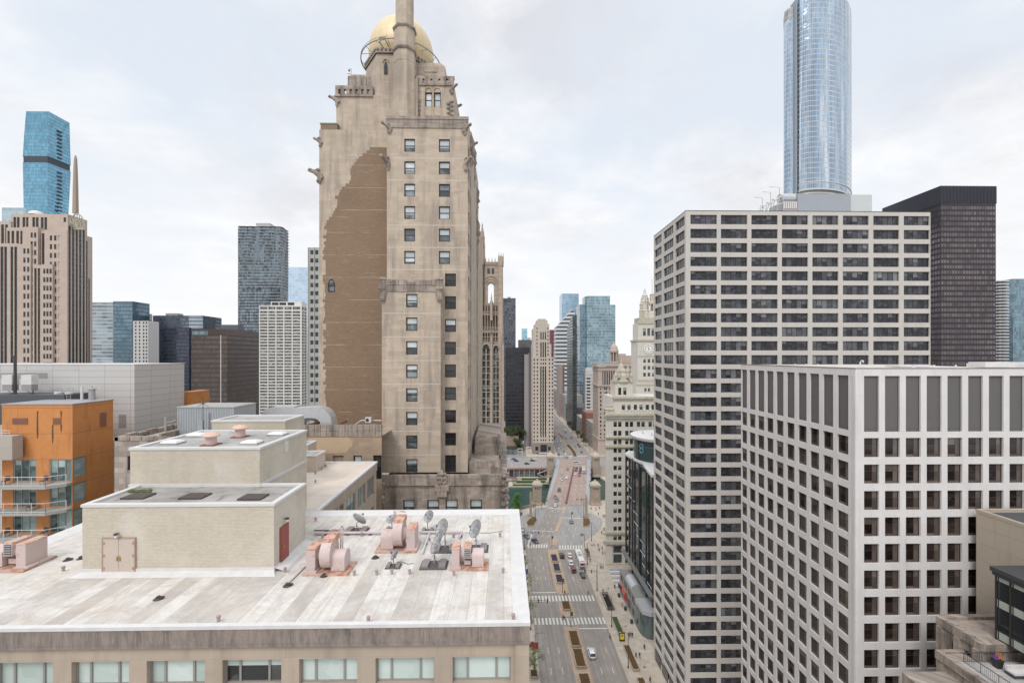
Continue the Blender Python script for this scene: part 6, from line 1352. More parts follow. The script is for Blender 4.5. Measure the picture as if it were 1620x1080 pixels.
m=MB(); pd.face(m,(PXX,164),(0,-1),20,.1,8.6,[(.8+4.8*k,4.8+4.8*k) for k in range(4)],[(.8,4.2),(5.0,7.8)],.3,ST_SH); m.face([(PXX,164,.1),(PXX,164,8.6),(X0,164,8.6),(X0,164,.1)]); m.face([(PXX,144,8.6),(X0,144,8.6),(X0,164,8.6),(PXX,164,8.6)]); m.face([(PXX,144,.1),(X0,144,.1),(X0,144,8.6),(PXX,144,8.6)]); pd.part('wall',m,[plain('shop cladding',(.26,.25,.24),.5,.1,1)])
m=MB(); rg=[]
for y in (150,157.5):
    rg.append([(PXX+.3+4.0*math.cos(math.pi-a)*.5+2,y,8.6+1.6*math.sin(a)) for a in [math.pi*i/8 for i in range(9)]])
m.loft(rg,closed=True); pd.part('barrel_roof',m,[M_DUCT])
m=MB(); P=[(PXX+2.5,143.9),(X0+2,143.9),(X0+2,137),(PXX+3,136.2),(PXX+1.4,136.8),(PXX+.4,138.2),(PXX,140.5),(PXX,143.9)]; m.prism(ccw(P),.1,7.6); pd.part('curved_glass',m,[curtain('shop curved glazing',(.16,.22,.22),(.12,.12,.12),7.6,1.3,.1,.06,.6,.08,.2,wav=.1,patch=.1)],True)
m=MB(); m.prism(ccw([(PXX-.4,144),(X0+2,144),(X0+2,135.6),(PXX+2.4,135.6),(PXX,137)]),7.62,8.9,bot=True); pd.part('flat_roof',m,[M_DUCT,])
m=MB(); m.box(PXX-.35,156.2,2.6,PXX-.01,162.6,4.5); pd.part('orange_banner',m,[plain('orange banner',(.75,.14,.04),.6)])
pd.finish(sub=False)
for k,(y,lb) in enumerate(((161,'far'),(152.5,'middle'),(145,'near'))):
    m=MB(); m.box(PXX-1.5,y-.45,.14,PXX-.7,y+.45,1.25); tag(m.build('litter_bin',[M_STEEL]),lb+' dark bin on the pavement in front of the glass shop row','bin','bins along the shop row')
m=MB()
for dz in (0,1.55):
    m.tube([(cxx-9.62*math.cos(R(28))+ -0.05-.0+ math.cos(R(62))*.75*math.cos(t),cyy-9.62*math.sin(R(28))-.9*math.cos(t)*math.sin(R(62)),54.6+dz+.8*math.sin(t)) for t in [2*math.pi*i/14 for i in range(15)]],.11,5)
m.build('figure_eight_sign',[plain('cyan sign',(.16,.38,.47),.4)],gl)
# flags beside the shops
for k,(y,c1,c2,lb) in enumerate(((158.4,(.05,.07,.2),(.6,.6,.62),'blue and white flag on an angled pole over the pavement'),(150.5,(.5,.05,.06),(.62,.62,.62),'red and white flag on an angled pole over the pavement'))):
    e_=empty('flag',(PXX-.1,y,4.6),lb,'flag','flags on the shop row'); m=MB(); m.tube([(PXX,y,4.6),(PXX-2.2,y,6.8)],.06,5); m.build('pole',[M_GAL],e_)
    m=MB(); m.loft([[(PXX-.7,y,5.1),(PXX-2.1,y,6.6),(PXX-2.0,y+.25,4.9),(PXX-.8,y+.2,3.7)],[(PXX-.72,y+.03,5.1),(PXX-2.12,y+.03,6.6),(PXX-2.02,y+.28,4.9),(PXX-.82,y+.23,3.7)]]); m.build('cloth',[plain('flag cloth '+str(k),c1,.8,.6,1.5)],e_)
# ---------------------------------------------------------------- glazed terracotta building with clock tower
M_TER=stone('cream terracotta',(.62,.59,.53),1.4,.7,.04,.22,.88,(.32,.28,.22),.12,.012)
M_TER2=stone('weathered terracotta',(.50,.46,.38),1.0,.45,.12,.5,.8,(.22,.18,.13),.25)
M_WDG=glass('dark sash glass',(.025,.027,.03),(.10,.11,.11),detail=.4)
YW3=186.0; wa=xa(958.4,YW3); wr=Bld('terracotta_building','cream terracotta building with many paired sash windows at the right of the bridge','building',(60,195,0)); WZ=lambda py:za(990,py,YW3)
ST_T=dict(id='terra',mats=[M_WDG,M_BRZ,M_TCUR],ny=2,fw=.1,fd=.08,mw=.07,blinds=[0,.4,0,.25])
wcols=[]
for k in range(5):
    for a,b in ((970.6,976.0),(977.9,983.3)): wcols.append((xa(a+18.45*k,YW3)-wa,xa(b+18.45*k,YW3)-wa))
wrows=[(667,675),(681,689),(695,702.6)]+[(709+13.62*k,716+13.62*k) for k in range(9)]+[(832,839),(847,854)]
ww=xa(1060,YW3)-wa
wr_=sorted([(WZ(b),WZ(a)) for a,b in wrows]); low=[(WZ(888),WZ(876))]+[(WZ(869),WZ(863.5))]
m=MB(); wr.face(m,(wa,YW3),(1,0),ww,0,WZ(656),wcols,sorted(wr_+[]),.35,ST_T)
m.face([(wa,YW3,0),(wa,YW3,WZ(656)),(wa+9,YW3+40,WZ(656)),(wa+9,YW3+40,0)]); m.face([(wa,YW3,WZ(656)),(wa+ww,YW3,WZ(656)),(wa+ww,YW3+40,WZ(656)),(wa+9,YW3+40,WZ(656))]); wr.part('wall',m,[M_TER])
for k,(py,h,d) in enumerate(((655.5,1.0,1.1),(660,.6,.7),(664,.3,.3),(691,.7,.8),(705,1.0,.8),(841.5,.9,.9),(856.5,1.2,1.2),(893,1.5,.6))):
    m=MB(); z_=WZ(py); m.box(wa-d*.5,YW3-d,z_-h/2,wa+ww,YW3-.003,z_+h/2)
    if d>.7:
        for q in range(44): m.box(wa+q*.6,YW3-d*.8,z_-h/2-.3,wa+q*.6+.3,YW3-.004,z_-h/2-.001)
    wr.part('cornice',m,[M_TER2])
m=MB(); m.box(wa-.1,YW3-.35,0,wa+2.6,YW3-.004,WZ(858)); 
for k in range(4): q=xa(984.6+18.45*k,YW3); m.box(q,YW3-.3,0,q+1.1,YW3-.004,WZ(858))
wr.part('pier',m,[M_TER])
for k in range(3):
    q0=xa(970.4+18.45*k,YW3); q1=xa(983.4+18.45*k,YW3); m=MB(); m.box(q0,YW3-.12,WZ(889),q1,YW3-.004,WZ(876)); wr.part('shop_window',m,[M_TGL]); m=MB(); m.box(q0,YW3-.12,WZ(873),q1,YW3-.004,WZ(863)); wr.part('shop_window',m,[M_WDG])
Y=190.0; WZ2=lambda py:za(1000,py,Y); a=xa(970.6,Y); b=xa(1062,Y); uc=[]
for k in range(5):
    for p,q in ((983.7,988.7),(992.6,997.6)): uc.append((xa(p+19*k,Y)-a,xa(q+19*k,Y)-a))
m=MB(); wr.face(m,(a,Y),(1,0),b-a,WZ(657),WZ2(629),uc,[(WZ2(648),WZ2(640))],.3,ST_T); m.face([(a,Y,WZ(657)),(a,Y,WZ2(629)),(a,Y+20,WZ2(629)),(a,Y+20,WZ(657))]); m.face([(a,Y,WZ2(629)),(b,Y,WZ2(629)),(b,Y+20,WZ2(629)),(a,Y+20,WZ2(629))]); wr.part('attic_wall',m,[M_TER])
m=MB(); m.box(a-.6,Y-.8,WZ2(630.5),b,Y-.004,WZ2(627)); m.box(a-.3,Y-.3,WZ2(634),b,Y-.004,WZ2(632.5)); wr.part('attic_cornice',m,[M_TER2])
for px in (962,966,960,968): m=MB(); x=xa(px,188); zb_=za(px,653,188); m.lathe([(.7,0),(.55,1.0),(.8,1.6),(.35,2.4),(.5,3.0),(.08,4.2)],(x,187.6,zb_),8); m.lump((x,187.6,zb_+1.5),.8,.5,.9,0,px); wr.part('roof_ornament',m,[M_TER2])
for k in range(8): m=MB(); x=xa(990.5+9.5*k,Y); m.lathe([(.5,0),(.35,.6),(.55,1.4),(.2,2.4),(.3,2.9),(.05,3.3)],(x,Y-.6,WZ(655)),8); wr.part('statue',m,[M_TER])
# gabled lantern block
Y=196.0; WZ4=lambda py:za(986,py,Y); a=xa(973.3,Y); b=xa(1001,Y); m=MB(); wr.face(m,(a,Y),(1,0),b-a,WZ2(630),WZ4(604),[(xa(978,Y)-a,xa(983,Y)-a),(xa(986,Y)-a,xa(991,Y)-a)],[(WZ4(624.5),WZ4(613))],.3,ST_T); m.box(a,Y+.6,WZ2(630),b,Y+9,WZ4(604)); m.face([(a,Y,WZ4(604)),(b,Y,WZ4(604)),(b,Y+1,WZ4(604)),(a,Y+1,WZ4(604))]); wr.part('gable_block',m,[M_TER])
m=MB(); cx4=xa(986,Y); prof=[(13.5,604),(13.5,602),(11,601),(10.5,594),(7,591),(6.5,586),(4,583),(3,578),(1.2,575),(1.0,570),(.2,565)]
m.lathe([(w/F*Y*1.2,WZ4(py)-WZ4(604)) for w,py in prof],(cx4,Y+3.2,WZ4(604)),8,a0=R(22.5))
for px,py in ((974,597),(979,590),(993,590),(998.5,597)): m.lathe([(.8,-2),(.6,0),(.9,.8),(.3,2.6),(.05,3.8)],(xa(px,Y),Y-.2,WZ4(py)),7); m.lump((xa(px,Y),Y-.3,WZ4(py)-.5),1.0,.5,1.4,0,int(px))
wr.part('ornate_gable',m,[M_TER2])
wr.finish(sub=False)
Y=235.0; ck=Bld('clock_tower','cream terracotta clock tower with round white clock face and tiered lantern top','tower',(xa(1026.3,Y),Y+6,0)); KX=lambda px:xa(px,Y); KZ=lambda py:za(1026,py,Y)
a=KX(1008.6); b=KX(1044); m=MB(); kc=[(KX(p)-a,KX(p+4)-a) for p in (1017.7,1024.6,1031.6)]
krows=sorted([(KZ(q+6),KZ(q)) for q in (567.6,578.4,589.4)]); ck.face(m,(a,Y),(1,0),b-a,40,KZ(538),kc,krows,.3,ST_T)
m.face([(a,Y,40),(a,Y,KZ(538)),(a,Y+12,KZ(538)),(a,Y+12,40)]); m.face([(a,Y,KZ(538)),(b,Y,KZ(538)),(b,Y+12,KZ(538)),(a,Y+12,KZ(538))]); ck.part('shaft',m,[M_TER])
m=MB(); m.box(a-.5,Y-.5,KZ(539.5),b+.5,Y+12.5,KZ(537)); m.box(a-.3,Y-.3,KZ(563.5),b+.3,Y-.004,KZ(562)); m.box(a-.4,Y-.3,KZ(603),b,Y-.004,KZ(600)); ck.part('cornice',m,[M_TER2])
m=MB(); m.box(KX(1003.5),Y-3,40,KX(1046),Y-.01,KZ(611)); m.box(KX(1006),Y-1.6,KZ(611),KX(1046),Y-.01,KZ(604)); ck.part('stepped_base',m,[M_TER])
m=MB(); 
for k in range(10): m.lathe([(.35,0),(.25,.5),(.4,1.1),(.05,2)],(KX(1005)+k*1.15,Y-2.6,KZ(611)),6)
ck.part('base_ornament',m,[M_TER2])
for p in (1016.5,1022): m=MB(); m.box(KX(p),Y-3.05,KZ(618.5),KX(p+3.2),Y-3.004,KZ(613)); ck.part('window',m,[M_WDG])
cz,cxk=KZ(551.7),KX(1026.2); m=MB(); m.lathe([(2.75,-.25),(2.75,-.1),(2.55,-.08)],(cxk,Y-.1,cz),40,axis='y'); cf=ck.part('clock_face',m,[plain('white clock face',(.75,.74,.70),.5,.03,1)])
m=MB(); 
for h in range(12):
    t=R(30*h); d=Vector((math.sin(t),0,math.cos(t))); n_=Vector((math.cos(t),0,-math.sin(t))); m.obox(Vector((cxk,Y-.38,cz))+d*2.05,d*.38,n_*.13,Vector((0,.03,0)))
m.build('hour_marks',[M_STEEL],cf)
for t,l,w in ((R(-20),1.55,.14),(R(175),1.0,.17)): m=MB(); d=Vector((math.sin(t),0,math.cos(t))); n_=Vector((math.cos(t),0,-math.sin(t))); m.obox(Vector((cxk,Y-.42,cz))+d*l*.42,d*l*.62,n_*w*.8,Vector((0,.03,0))); m.build('clock_hand',[M_STEEL],cf)
a2=KX(1010.5); b2=KX(1042); m=MB(); ck.face(m,(a2,Y+.8),(1,0),b2-a2,KZ(537.5),KZ(511),[(KX(p)-a2,KX(p+4.4)-a2) for p in (1018,1024.8,1031.6)],[(KZ(531),KZ(519))],.3,ST_T); m.face([(a2,Y+.8,KZ(537.5)),(a2,Y+.8,KZ(511)),(a2,Y+11,KZ(511)),(a2,Y+11,KZ(537.5))]); m.face([(a2,Y+.8,KZ(511)),(b2,Y+.8,KZ(511)),(b2,Y+11,KZ(511)),(a2,Y+11,KZ(511))]); ck.part('belfry',m,[M_TER])
m=MB(); m.box(a2-.4,Y+.4,KZ(512),b2+.4,Y+.79,KZ(509)); m.box(KX(1012),Y+1.6,KZ(511),b2,Y+10,KZ(502)); m.box(KX(1025),Y+1.55,KZ(510),KX(1028.3),Y+1.599,KZ(505)); ck.part('upper_stage',m,[M_TER2])
def tierl(px,Yc,tiers,name,mm,n=8):
    m=MB(); x=xa(px,Yc); m.lathe([(w/F*Yc,za(px,py,Yc)) for w,py in tiers],(x,Yc,0),n,a0=R(22.5)); ck.part(name,m,[mm])
tierl(1014.5,238,[(3.2,503),(3.2,492),(3.8,491.5),(2.6,490),(2.4,483),(2.9,482),(1.4,478),(.3,472)],'corner_turret',M_TER2)
tierl(1020,243,[(7.2,503),(7.0,492),(7.6,491.5),(5.6,490),(5.4,478),(6.2,477.2),(4.6,475),(4.2,468.5),(4.8,468),(3.0,465),(1.6,461),(1.6,459.5),(.3,456)],'lantern',M_TER)
for k in range(6): t=R(60*k+20); m=MB(); x=xa(1020,243)+2.1*math.cos(t); y=243+2.1*math.sin(t); m.lathe([(.22,za(1020,480,243)),(.26,za(1020,474,243)),(.04,za(1020,470,243))],(x,y,0),5); ck.part('finial',m,[M_TER2])
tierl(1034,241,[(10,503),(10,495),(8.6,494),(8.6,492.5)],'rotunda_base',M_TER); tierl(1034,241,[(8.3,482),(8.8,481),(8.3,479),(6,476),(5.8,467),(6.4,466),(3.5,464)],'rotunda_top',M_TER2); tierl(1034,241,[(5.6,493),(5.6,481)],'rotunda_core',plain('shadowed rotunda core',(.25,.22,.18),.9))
for k in range(10): t=R(36*k); m=MB(); x=xa(1034,241)+7.8/F*241*math.cos(t); y=241+7.8/F*241*math.sin(t); m.tube([(x,y,za(1034,493,241)),(x,y,za(1034,481,241))],.28,6); ck.part('column',m,[M_TER])
m=MB(); x=xa(1031.6,241); m.tube([(x,241,za(1034,466,241)),(x,241,za(1034,441,241))],.12,5); ck.part('mast',m,[M_GAL])
ck.finish(sub=False)
# ---------------------------------------------------------------- far right skyline
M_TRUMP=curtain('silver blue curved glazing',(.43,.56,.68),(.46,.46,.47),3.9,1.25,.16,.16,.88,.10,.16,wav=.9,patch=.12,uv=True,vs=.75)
Y=330.0; tw=empty('glass_skyscraper',(xa(1292,Y),Y+20,0),'tall silver blue curved glass skyscraper rising out of the top of the picture','skyscraper')
cx=xa(1296,Y); w=(xa(1346,Y)-xa(1259,Y))/2; P=[(xa(1241,Y),Y+14),(xa(1243,Y),Y+9),(xa(1256,Y),Y+4)]
A_=[(1262,6.5),(1266,4.4),(1272,2.6),(1280,1.0),(1290,.2),(1300,0),(1310,.5),(1320,1.8),(1329,4),(1337,7.5),(1343,12),(1346.5,18),(1347.5,26)]
arc=[(xa(p,Y+d),Y+d) for p,d in A_]; back=[(xa(1346,Y+44),Y+44),(xa(1262,Y+46),Y+46)]
left=[(xa(1241.5,Y+34),Y+34),(xa(1239.5,Y+22),Y+22),(xa(1241,Y+14),Y+14),(xa(1247,Y+10.5),Y+10.5),(xa(1258.5,Y+8.5),Y+8.5)]
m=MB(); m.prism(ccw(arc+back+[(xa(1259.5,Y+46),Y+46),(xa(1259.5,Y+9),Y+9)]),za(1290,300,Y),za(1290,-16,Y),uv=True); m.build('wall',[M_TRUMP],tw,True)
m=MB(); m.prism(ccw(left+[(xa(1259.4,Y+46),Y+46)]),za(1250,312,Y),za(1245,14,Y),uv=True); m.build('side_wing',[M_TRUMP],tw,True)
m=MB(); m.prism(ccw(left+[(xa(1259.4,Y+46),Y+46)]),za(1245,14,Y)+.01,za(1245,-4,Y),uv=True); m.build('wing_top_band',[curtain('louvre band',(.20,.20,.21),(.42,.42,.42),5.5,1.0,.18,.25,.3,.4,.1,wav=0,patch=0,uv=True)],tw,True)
m=MB(); m.prism(ccw([(x,y+.9) for x,y in arc]+back),za(1290,330,Y),za(1290,300.01,Y),uv=True); m.build('louvre_band',[MATS['louvre band']],tw,True)
for py in (299,287,304,309):
    m=MB(); m.prism(ccw([(x,y-.35+(1.0 if py>300 else 0)) for x,y in arc]+[(xa(1340,Y+30),Y+30),(xa(1270,Y+30),Y+30)]),za(1290,py+.7,Y),za(1290,py-.5,Y),bot=True); m.build('cornice',[M_COPEMETAL],tw)
m=MB(); m.box(xa(1258.6,Y+6),Y+6,za(1290,306,Y),xa(1261.2,Y+6),Y+12,za(1290,-10,Y)); m.build('seam',[plain('tower seam metal',(.25,.29,.33),.4)],tw)
Y=322.0; im=Bld('dark_office_tower','near black steel and glass slab tower at the right behind the beige tower','skyscraper',(xa(1530,Y),Y+20,0))
a=xa(1488,Y); b=xa(1575.5,Y); zt_=za(1488,294,Y); yb=SY(1396,a); zw=za(1530,322,Y)
M_IBM=curtain('black mullioned glazing',(.17,.13,.125),(.022,.022,.032),3.98,2.05,.42,.30,.35,.2,.45,wav=.3,patch=.55)
m=MB(); m.prism([(a,Y),(b,Y),(b,yb),(a,yb)],0,zw,uv=False); im.part('wall',m,[M_IBM])
m=MB(); m.prism([(a-.2,Y-.2),(b+.2,Y-.2),(b+.2,yb),(a-.2,yb)],zw,zt_)
for k in range(40): q=a+(b-a)*k/39; m.box(q-.12,Y-.45,zw,q+.12,Y-.202,zt_-.5)
im.part('mechanical_band',m,[plain('black steel band',(.035,.035,.048),.5,.05,.3)])
im.finish()
Y=380.0; mc=empty('round_balcony_tower',(xa(1592,Y),Y+10,0),'round tower of scalloped white balconies at the right edge','skyscraper'); cx=xa(1591,Y); zt_=za(1590,443,Y); R0=xa(1603,Y)-cx
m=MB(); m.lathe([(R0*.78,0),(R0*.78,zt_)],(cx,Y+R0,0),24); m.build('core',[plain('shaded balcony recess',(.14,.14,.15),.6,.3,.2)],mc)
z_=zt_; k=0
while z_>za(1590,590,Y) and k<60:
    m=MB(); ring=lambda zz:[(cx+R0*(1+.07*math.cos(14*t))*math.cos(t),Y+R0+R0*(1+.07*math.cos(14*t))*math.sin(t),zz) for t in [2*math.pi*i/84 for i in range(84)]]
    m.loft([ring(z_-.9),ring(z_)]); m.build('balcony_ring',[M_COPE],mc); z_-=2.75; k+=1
m=MB(); m.box(xa(1602.5,420),420,0,xa(1660,420),450,za(1610,441,420)); tag(m.build('glass_tower',[curtain('teal blue glazing',(.20,.30,.36),(.16,.20,.23),3.6,1.6,.12,.08,.7,.1,.4)]),'teal blue glass tower cut by the right edge of the picture','skyscraper')
# ================================================================ FAR SKYLINE, LEFT TO RIGHT
def tower(name,lb,pa,pb,pt,Y,mat,side=None,depth=30,zb=0,pyb=None,extra=None):
    """front face between two picture columns at depth Y; side = picture column where the receding face ends"""
    a,b=xa(pa,Y),xa(pb,Y); zt_=za((pa+pb)/2,pt,Y)
    if side is not None:
        xx=b if side>pb else a; r=(side-810)/F; depth=xx*(CA-r*SA)/(r*CA+SA)-Y
    e_=empty(name,((a+b)/2,Y,zb),lb,'skyscraper' if zt_>60 else 'building')
    m=MB(); m.box(a,Y,zb,b,Y+depth,zt_); m.build('wall',mat if isinstance(mat,list) else [mat],e_); return e_,a,b,Y,Y+depth,zt_
def topbox(e_,pa,pb,pt,Y,d,zb,mat,name='plant_room'):
    m=MB(); m.box(xa(pa,Y),Y,zb,xa(pb,Y),Y+d,za((pa+pb)/2,pt,Y)); return m.build(name,[mat],e_)
# art deco tower
M_DECO=stone('buff deco limestone',(.50,.405,.345),3,3.6,.05,.15,.9,(.25,.18,.15),.05); M_DST=curtain('dark deco window strip',(.055,.065,.07),(.025,.032,.032),3.45,1.6,.35,.18,.3,.2,.4,wav=.1,patch=.1)
Y=300.0; nb_=Bld('deco_tower','buff stone setback tower with dark vertical window strips at the left edge','skyscraper',(xa(60,Y),Y+10,0)); NX=lambda px,Y=Y:xa(px,Y); NZ=lambda px,py,Y=Y:za(px,py,Y)
def deco(pa,pb,pt,Y,D,strips,wins=None,pyb=590):
    a=xa(pa,Y); b=xa(pb,Y); zt_=za((pa+pb)/2,pt,Y); m=MB(); zb_=40
    cols=[(xa(p-.5,Y)-a,xa(q+.5,Y)-a) for p,q in strips]; 
    if cols: 
        nb_.face(m,(a,Y),(1,0),b-a,zb_,zt_,cols,[(zb_+.1,zt_-2.2)],.5,None)
        m2=MB(); 
        for c,d in cols: m2.face([(a+c,Y+.5,zb_+.1),(a+d,Y+.5,zb_+.1),(a+d,Y+.5,zt_-2.2),(a+c,Y+.5,zt_-2.2)]); 
    elif wins:
        wc=[(xa(p,Y)-a,xa(p+wins[3],Y)-a) for p in wins[0]]; pitch=wins[2]/F*Y; rr=[]; k=0
        while True:
            z1=za(pa,wins[1],Y)-pitch*k; 
            if z1-2.2<zb_+40: break
            rr.append((z1-pitch*.58,z1)); k+=1
        nb_.face(m,(a,Y),(1,0),b-a,zb_,zt_,wc,rr[::-1],.35,dict(id='deco%d'%int(wins[3]*10),mats=[M_DKGLASS,M_BRZ,M_OBL],fw=.06,fd=.02,blinds=[0,0,.3]))
    else: m.face([(a,Y,zb_),(b,Y,zb_),(b,Y,zt_),(a,Y,zt_)])
    m.face([(b,Y,zb_),(b,Y+D,zb_),(b,Y+D,zt_),(b,Y,zt_)]); m.face([(a,Y+D,zb_),(a,Y,zb_),(a,Y,zt_),(a,Y+D,zt_)]); m.face([(a,Y,zt_),(b,Y,zt_),(b,Y+D,zt_),(a,Y+D,zt_)])
    nb_.part('wall',m,[M_DECO])
    if cols:
        for c,d in cols: m3=MB(); m3.face([(a+c,Y+.49,zb_+.1),(a+d,Y+.49,zb_+.1),(a+d,Y+.49,zt_-2.2),(a+c,Y+.49,zt_-2.2)]); nb_.part('window_strip',m3,[M_DST])
deco(17,107,338.5,304,14,[(21.5,25),(27,30.5),(36,39.5),(41.5,44.5),(51.5,55),(57,60.5),(64.8,68.5),(70.5,74),(101,104)])
deco(-12,17,350,303,10,[(2,6),(8.5,12)]); deco(-12,28.5,385,299,10,[(-8,-4),(1,5),(7,10.5),(17,20.5),(23,26.5)]); deco(10,37,360,300,8,[(12,15),(18.5,22),(26,29.5),(32.5,35)])
deco(37,60,359,298,10,None or [],((48.3,53.8),368,13.5,3.6)); deco(28.5,48.5,386,297,6,[],((36.8,42.8),393,14.0,3.6))
deco(60,71,364,299.5,8,[(61,64.3),(66.5,69.8)]); deco(71,106,364,297,18,[],((78.7,85.4,91.6),372.5,13.5,3.8)); deco(66,83,418,295.5,3,[],((68.3,73.2,78.2),425,13.2,3.6))
deco(52,66.5,419,296.4,4,[(54.5,57.5),(60,63)])
# right-hand face with long strips, steps down to the right
xe=xa(106,297); ys=[]
prev=297.25
for (pp,pt) in ((134.5,360),(138.2,377),(141.3,436)):
    r=(pp-810)/F; yy=xe*(CA-r*SA)/(r*CA+SA)
    z_=za(106,pt if pt>360 else 364,297) if False else za(pp,pt,yy); m=MB(); m.box(xe-6,prev,40,xe+.3,yy,z_); nb_.part('side_wall',m,[M_DECO]); 
    n=max(1,int((yy-prev)/2.1))
    for k in range(n): q=prev+.5+k*(yy-prev)/n; m=MB(); m.box(xe+.31,q,41,xe+.42,q+(yy-prev)/n*.5,z_-2); nb_.part('window_strip',m,[M_DST])
    prev=yy
m=MB(); yy=300.5; cx,cz=xa(122,yy),za(122,361,yy); w=xa(134,yy)-cx
m.box(cx-w,yy,cz-1,cx+w,yy+1,cz+.8); 
for k in range(9): t=math.pi*k/8; m.tube([(cx,yy,cz+.8),(cx+w*.95*math.cos(t),yy,cz+.8+w*1.75*math.sin(t))],.26,5)
m.tube([(cx+w*.95*math.cos(t),yy,cz+.8+w*1.75*math.sin(t)) for t in [math.pi*i/12 for i in range(13)]],.4,5); m.tube([(cx+w*.5*math.cos(t),yy,cz+.8+w*.95*math.sin(t)) for t in [math.pi*i/12 for i in range(13)]],.25,5)
nb_.part('fan_grille',m,[plain('pale green bronze',(.38,.36,.28),.6)])
nb_.finish(sub=False)
m=MB(); x_=xa(119.5,306); m.loft([[(x_+sx*w,306+sy*w,z) for sx,sy in ((-1,-1),(1,-1),(1,1),(-1,1))] for w,z in ((1.15,za(119,338,306)),(1.0,za(119,300,306)),(.8,za(119,270,306)),(.6,za(119,252,306)),(.25,za(119,246,306)))])
tag(m.build('spire',[plain('buff spire cladding',(.33,.25,.19),.6)]),'slim tapered buff spire above the deco tower','spire')
m=MB(); xq=xa(55,308); m.lathe([(4.2,0),(3.6,1.6),(2,2.7),(.1,3.1)],(xq,309,za(55,338.5,308)-.5),18); tag(m.build('radome',[M_COPE],None,True),'white dome among roof gear of the deco tower','dome')
# twisted blue tower
M_VIS=curtain('cyan blue glazing',(.20,.42,.56),(.10,.23,.32),3.9,1.6,.16,.03,.72,.08,.22,wav=.25,patch=.25)
Y=500.0; vt=empty('glass_skyscraper',(xa(75,Y),Y,0),'bright blue glass skyscraper flaring in and out above the deco tower','skyscraper')
def ring(l,c,r,py,pyr):
    z=za(c,py,Y); a=(xa(l,Y),Y); b=(xa(c,Y),Y); 
    h=(563-py); yy=Y*h/(563-pyr) if abs(563-pyr)>1 else Y+20
    yy=Y+24; return [(a[0],Y,z),(b[0],Y,z),(xa(r,yy),yy,z),(xa(l+6,yy),yy,z)]
L_=[ring(39,75.2,107,355,0),ring(37.4,75,108.2,330,0),ring(36,75.6,112,257.5,0)]
m=MB(); m.loft(L_); m.build('lower_shaft',[M_VIS],vt)
m=MB(); m.loft([ring(36.0,75.8,112,247,0),ring(38,76.5,111,215,0),ring(41.2,77.3,110,176.5,0)]); m.build('upper_shaft',[M_VIS],vt)
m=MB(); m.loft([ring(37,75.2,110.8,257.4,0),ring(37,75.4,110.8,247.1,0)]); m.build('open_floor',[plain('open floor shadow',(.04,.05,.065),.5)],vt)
for k in range(24):
    py=200+6.1*k
    if 243<py<262: continue
    m=MB(); q=Vector((xa(95.5,512),512,za(95,py,512))); fx=.42; yb_=512
    l=ring(36.0,75.8,112,py,0); A_=Vector(l[1]); B_=Vector(l[2]); wgt=(py-176)/180; P_=A_.lerp(B_,.5); d=(B_-A_).normalized(); n_=Vector((d.y,-d.x,0)); off=0
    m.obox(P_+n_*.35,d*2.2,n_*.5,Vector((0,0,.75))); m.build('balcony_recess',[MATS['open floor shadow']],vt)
tower('glass_tower','pale blue glass block left behind the deco tower',3,37,328.5,450,curtain('pale blue glazing',(.42,.55,.62),(.50,.54,.56),3.8,2.4,.15,.06,.6,.12,.2),depth=40)
# group right of the deco tower
e_,a,b,_,_,z_=tower('glass_tower','greyish glass tower with white balcony lines just right of the deco tower',142.5,179,480,420,curtain('grey balcony glazing',(.30,.36,.40),(.50,.52,.53),3.3,5,.28,.02,.55,.12,.45,patch=.4),depth=22)
topbox(e_,143,178,478,421,10,z_,M_GAL)
tower('glass_tower','dark blue glass slab beside the greyish balcony tower',179.2,209.5,476.5,418,curtain('deep blue glazing',(.17,.26,.32),(.07,.10,.13),3.6,1.0,.2,.1,.7,.1,.3,patch=.45),depth=20)
tower('apartment_tower','slim grey tower behind the dark blue slab',208,217,494,470,curtain('grey flats',(.3,.33,.36),(.42,.43,.44),3.2,3,.4,.3,.3),depth=20)
fb=Bld('apartment_tower','small white apartment tower with square dark windows','skyscraper',(xa(222,400),405,40)); a=xa(210.5,400); b=xa(235,400); m=MB(); zt_=za(220,507.5,400)
cc=[(xa(p,400)-a,xa(p+2.4,400)-a) for p in (213.5,219.6,226,230.6)]; fb.face(m,(a,400),(1,0),b-a,40,zt_,cc,[(zt_-2.6-3.1*k-0,zt_-.9-3.1*k) for k in range(13)][::-1],.3,dict(id='smallsq',mats=[M_DKGLASS,M_BRZ,M_OBL],fw=.05,fd=.02,blinds=[0])); m.box(a,400.5,40,b,412,zt_-.01); fb.part('wall',m,[M_COPE]); fb.finish(sub=False)
e_,a,b,_,_,z_=tower('office_tower','dark slate glass tower with pale striped upper right side',241.8,320.5,499,450,curtain('slate glazing',(.17,.19,.22),(.085,.10,.13),3.7,1.4,.35,.2,.45,.15,.5),depth=30)
topbox(e_,262,281,495.5,455,8,z_,M_GAL); topbox(e_,258,299,518,446,3.9,0,curtain('navy glazing',(.08,.09,.12),(.045,.05,.075),3.6,1.2,.3,.15,.5,.12,.4),'front_block'); topbox(e_,299,320.6,498.6,449,.9,za(300,520,449),curtain('pale ribbon glazing',(.40,.46,.52),(.16,.19,.23),3.7,9,.4,.01,.4,.2,.1),'striped_upper_side')
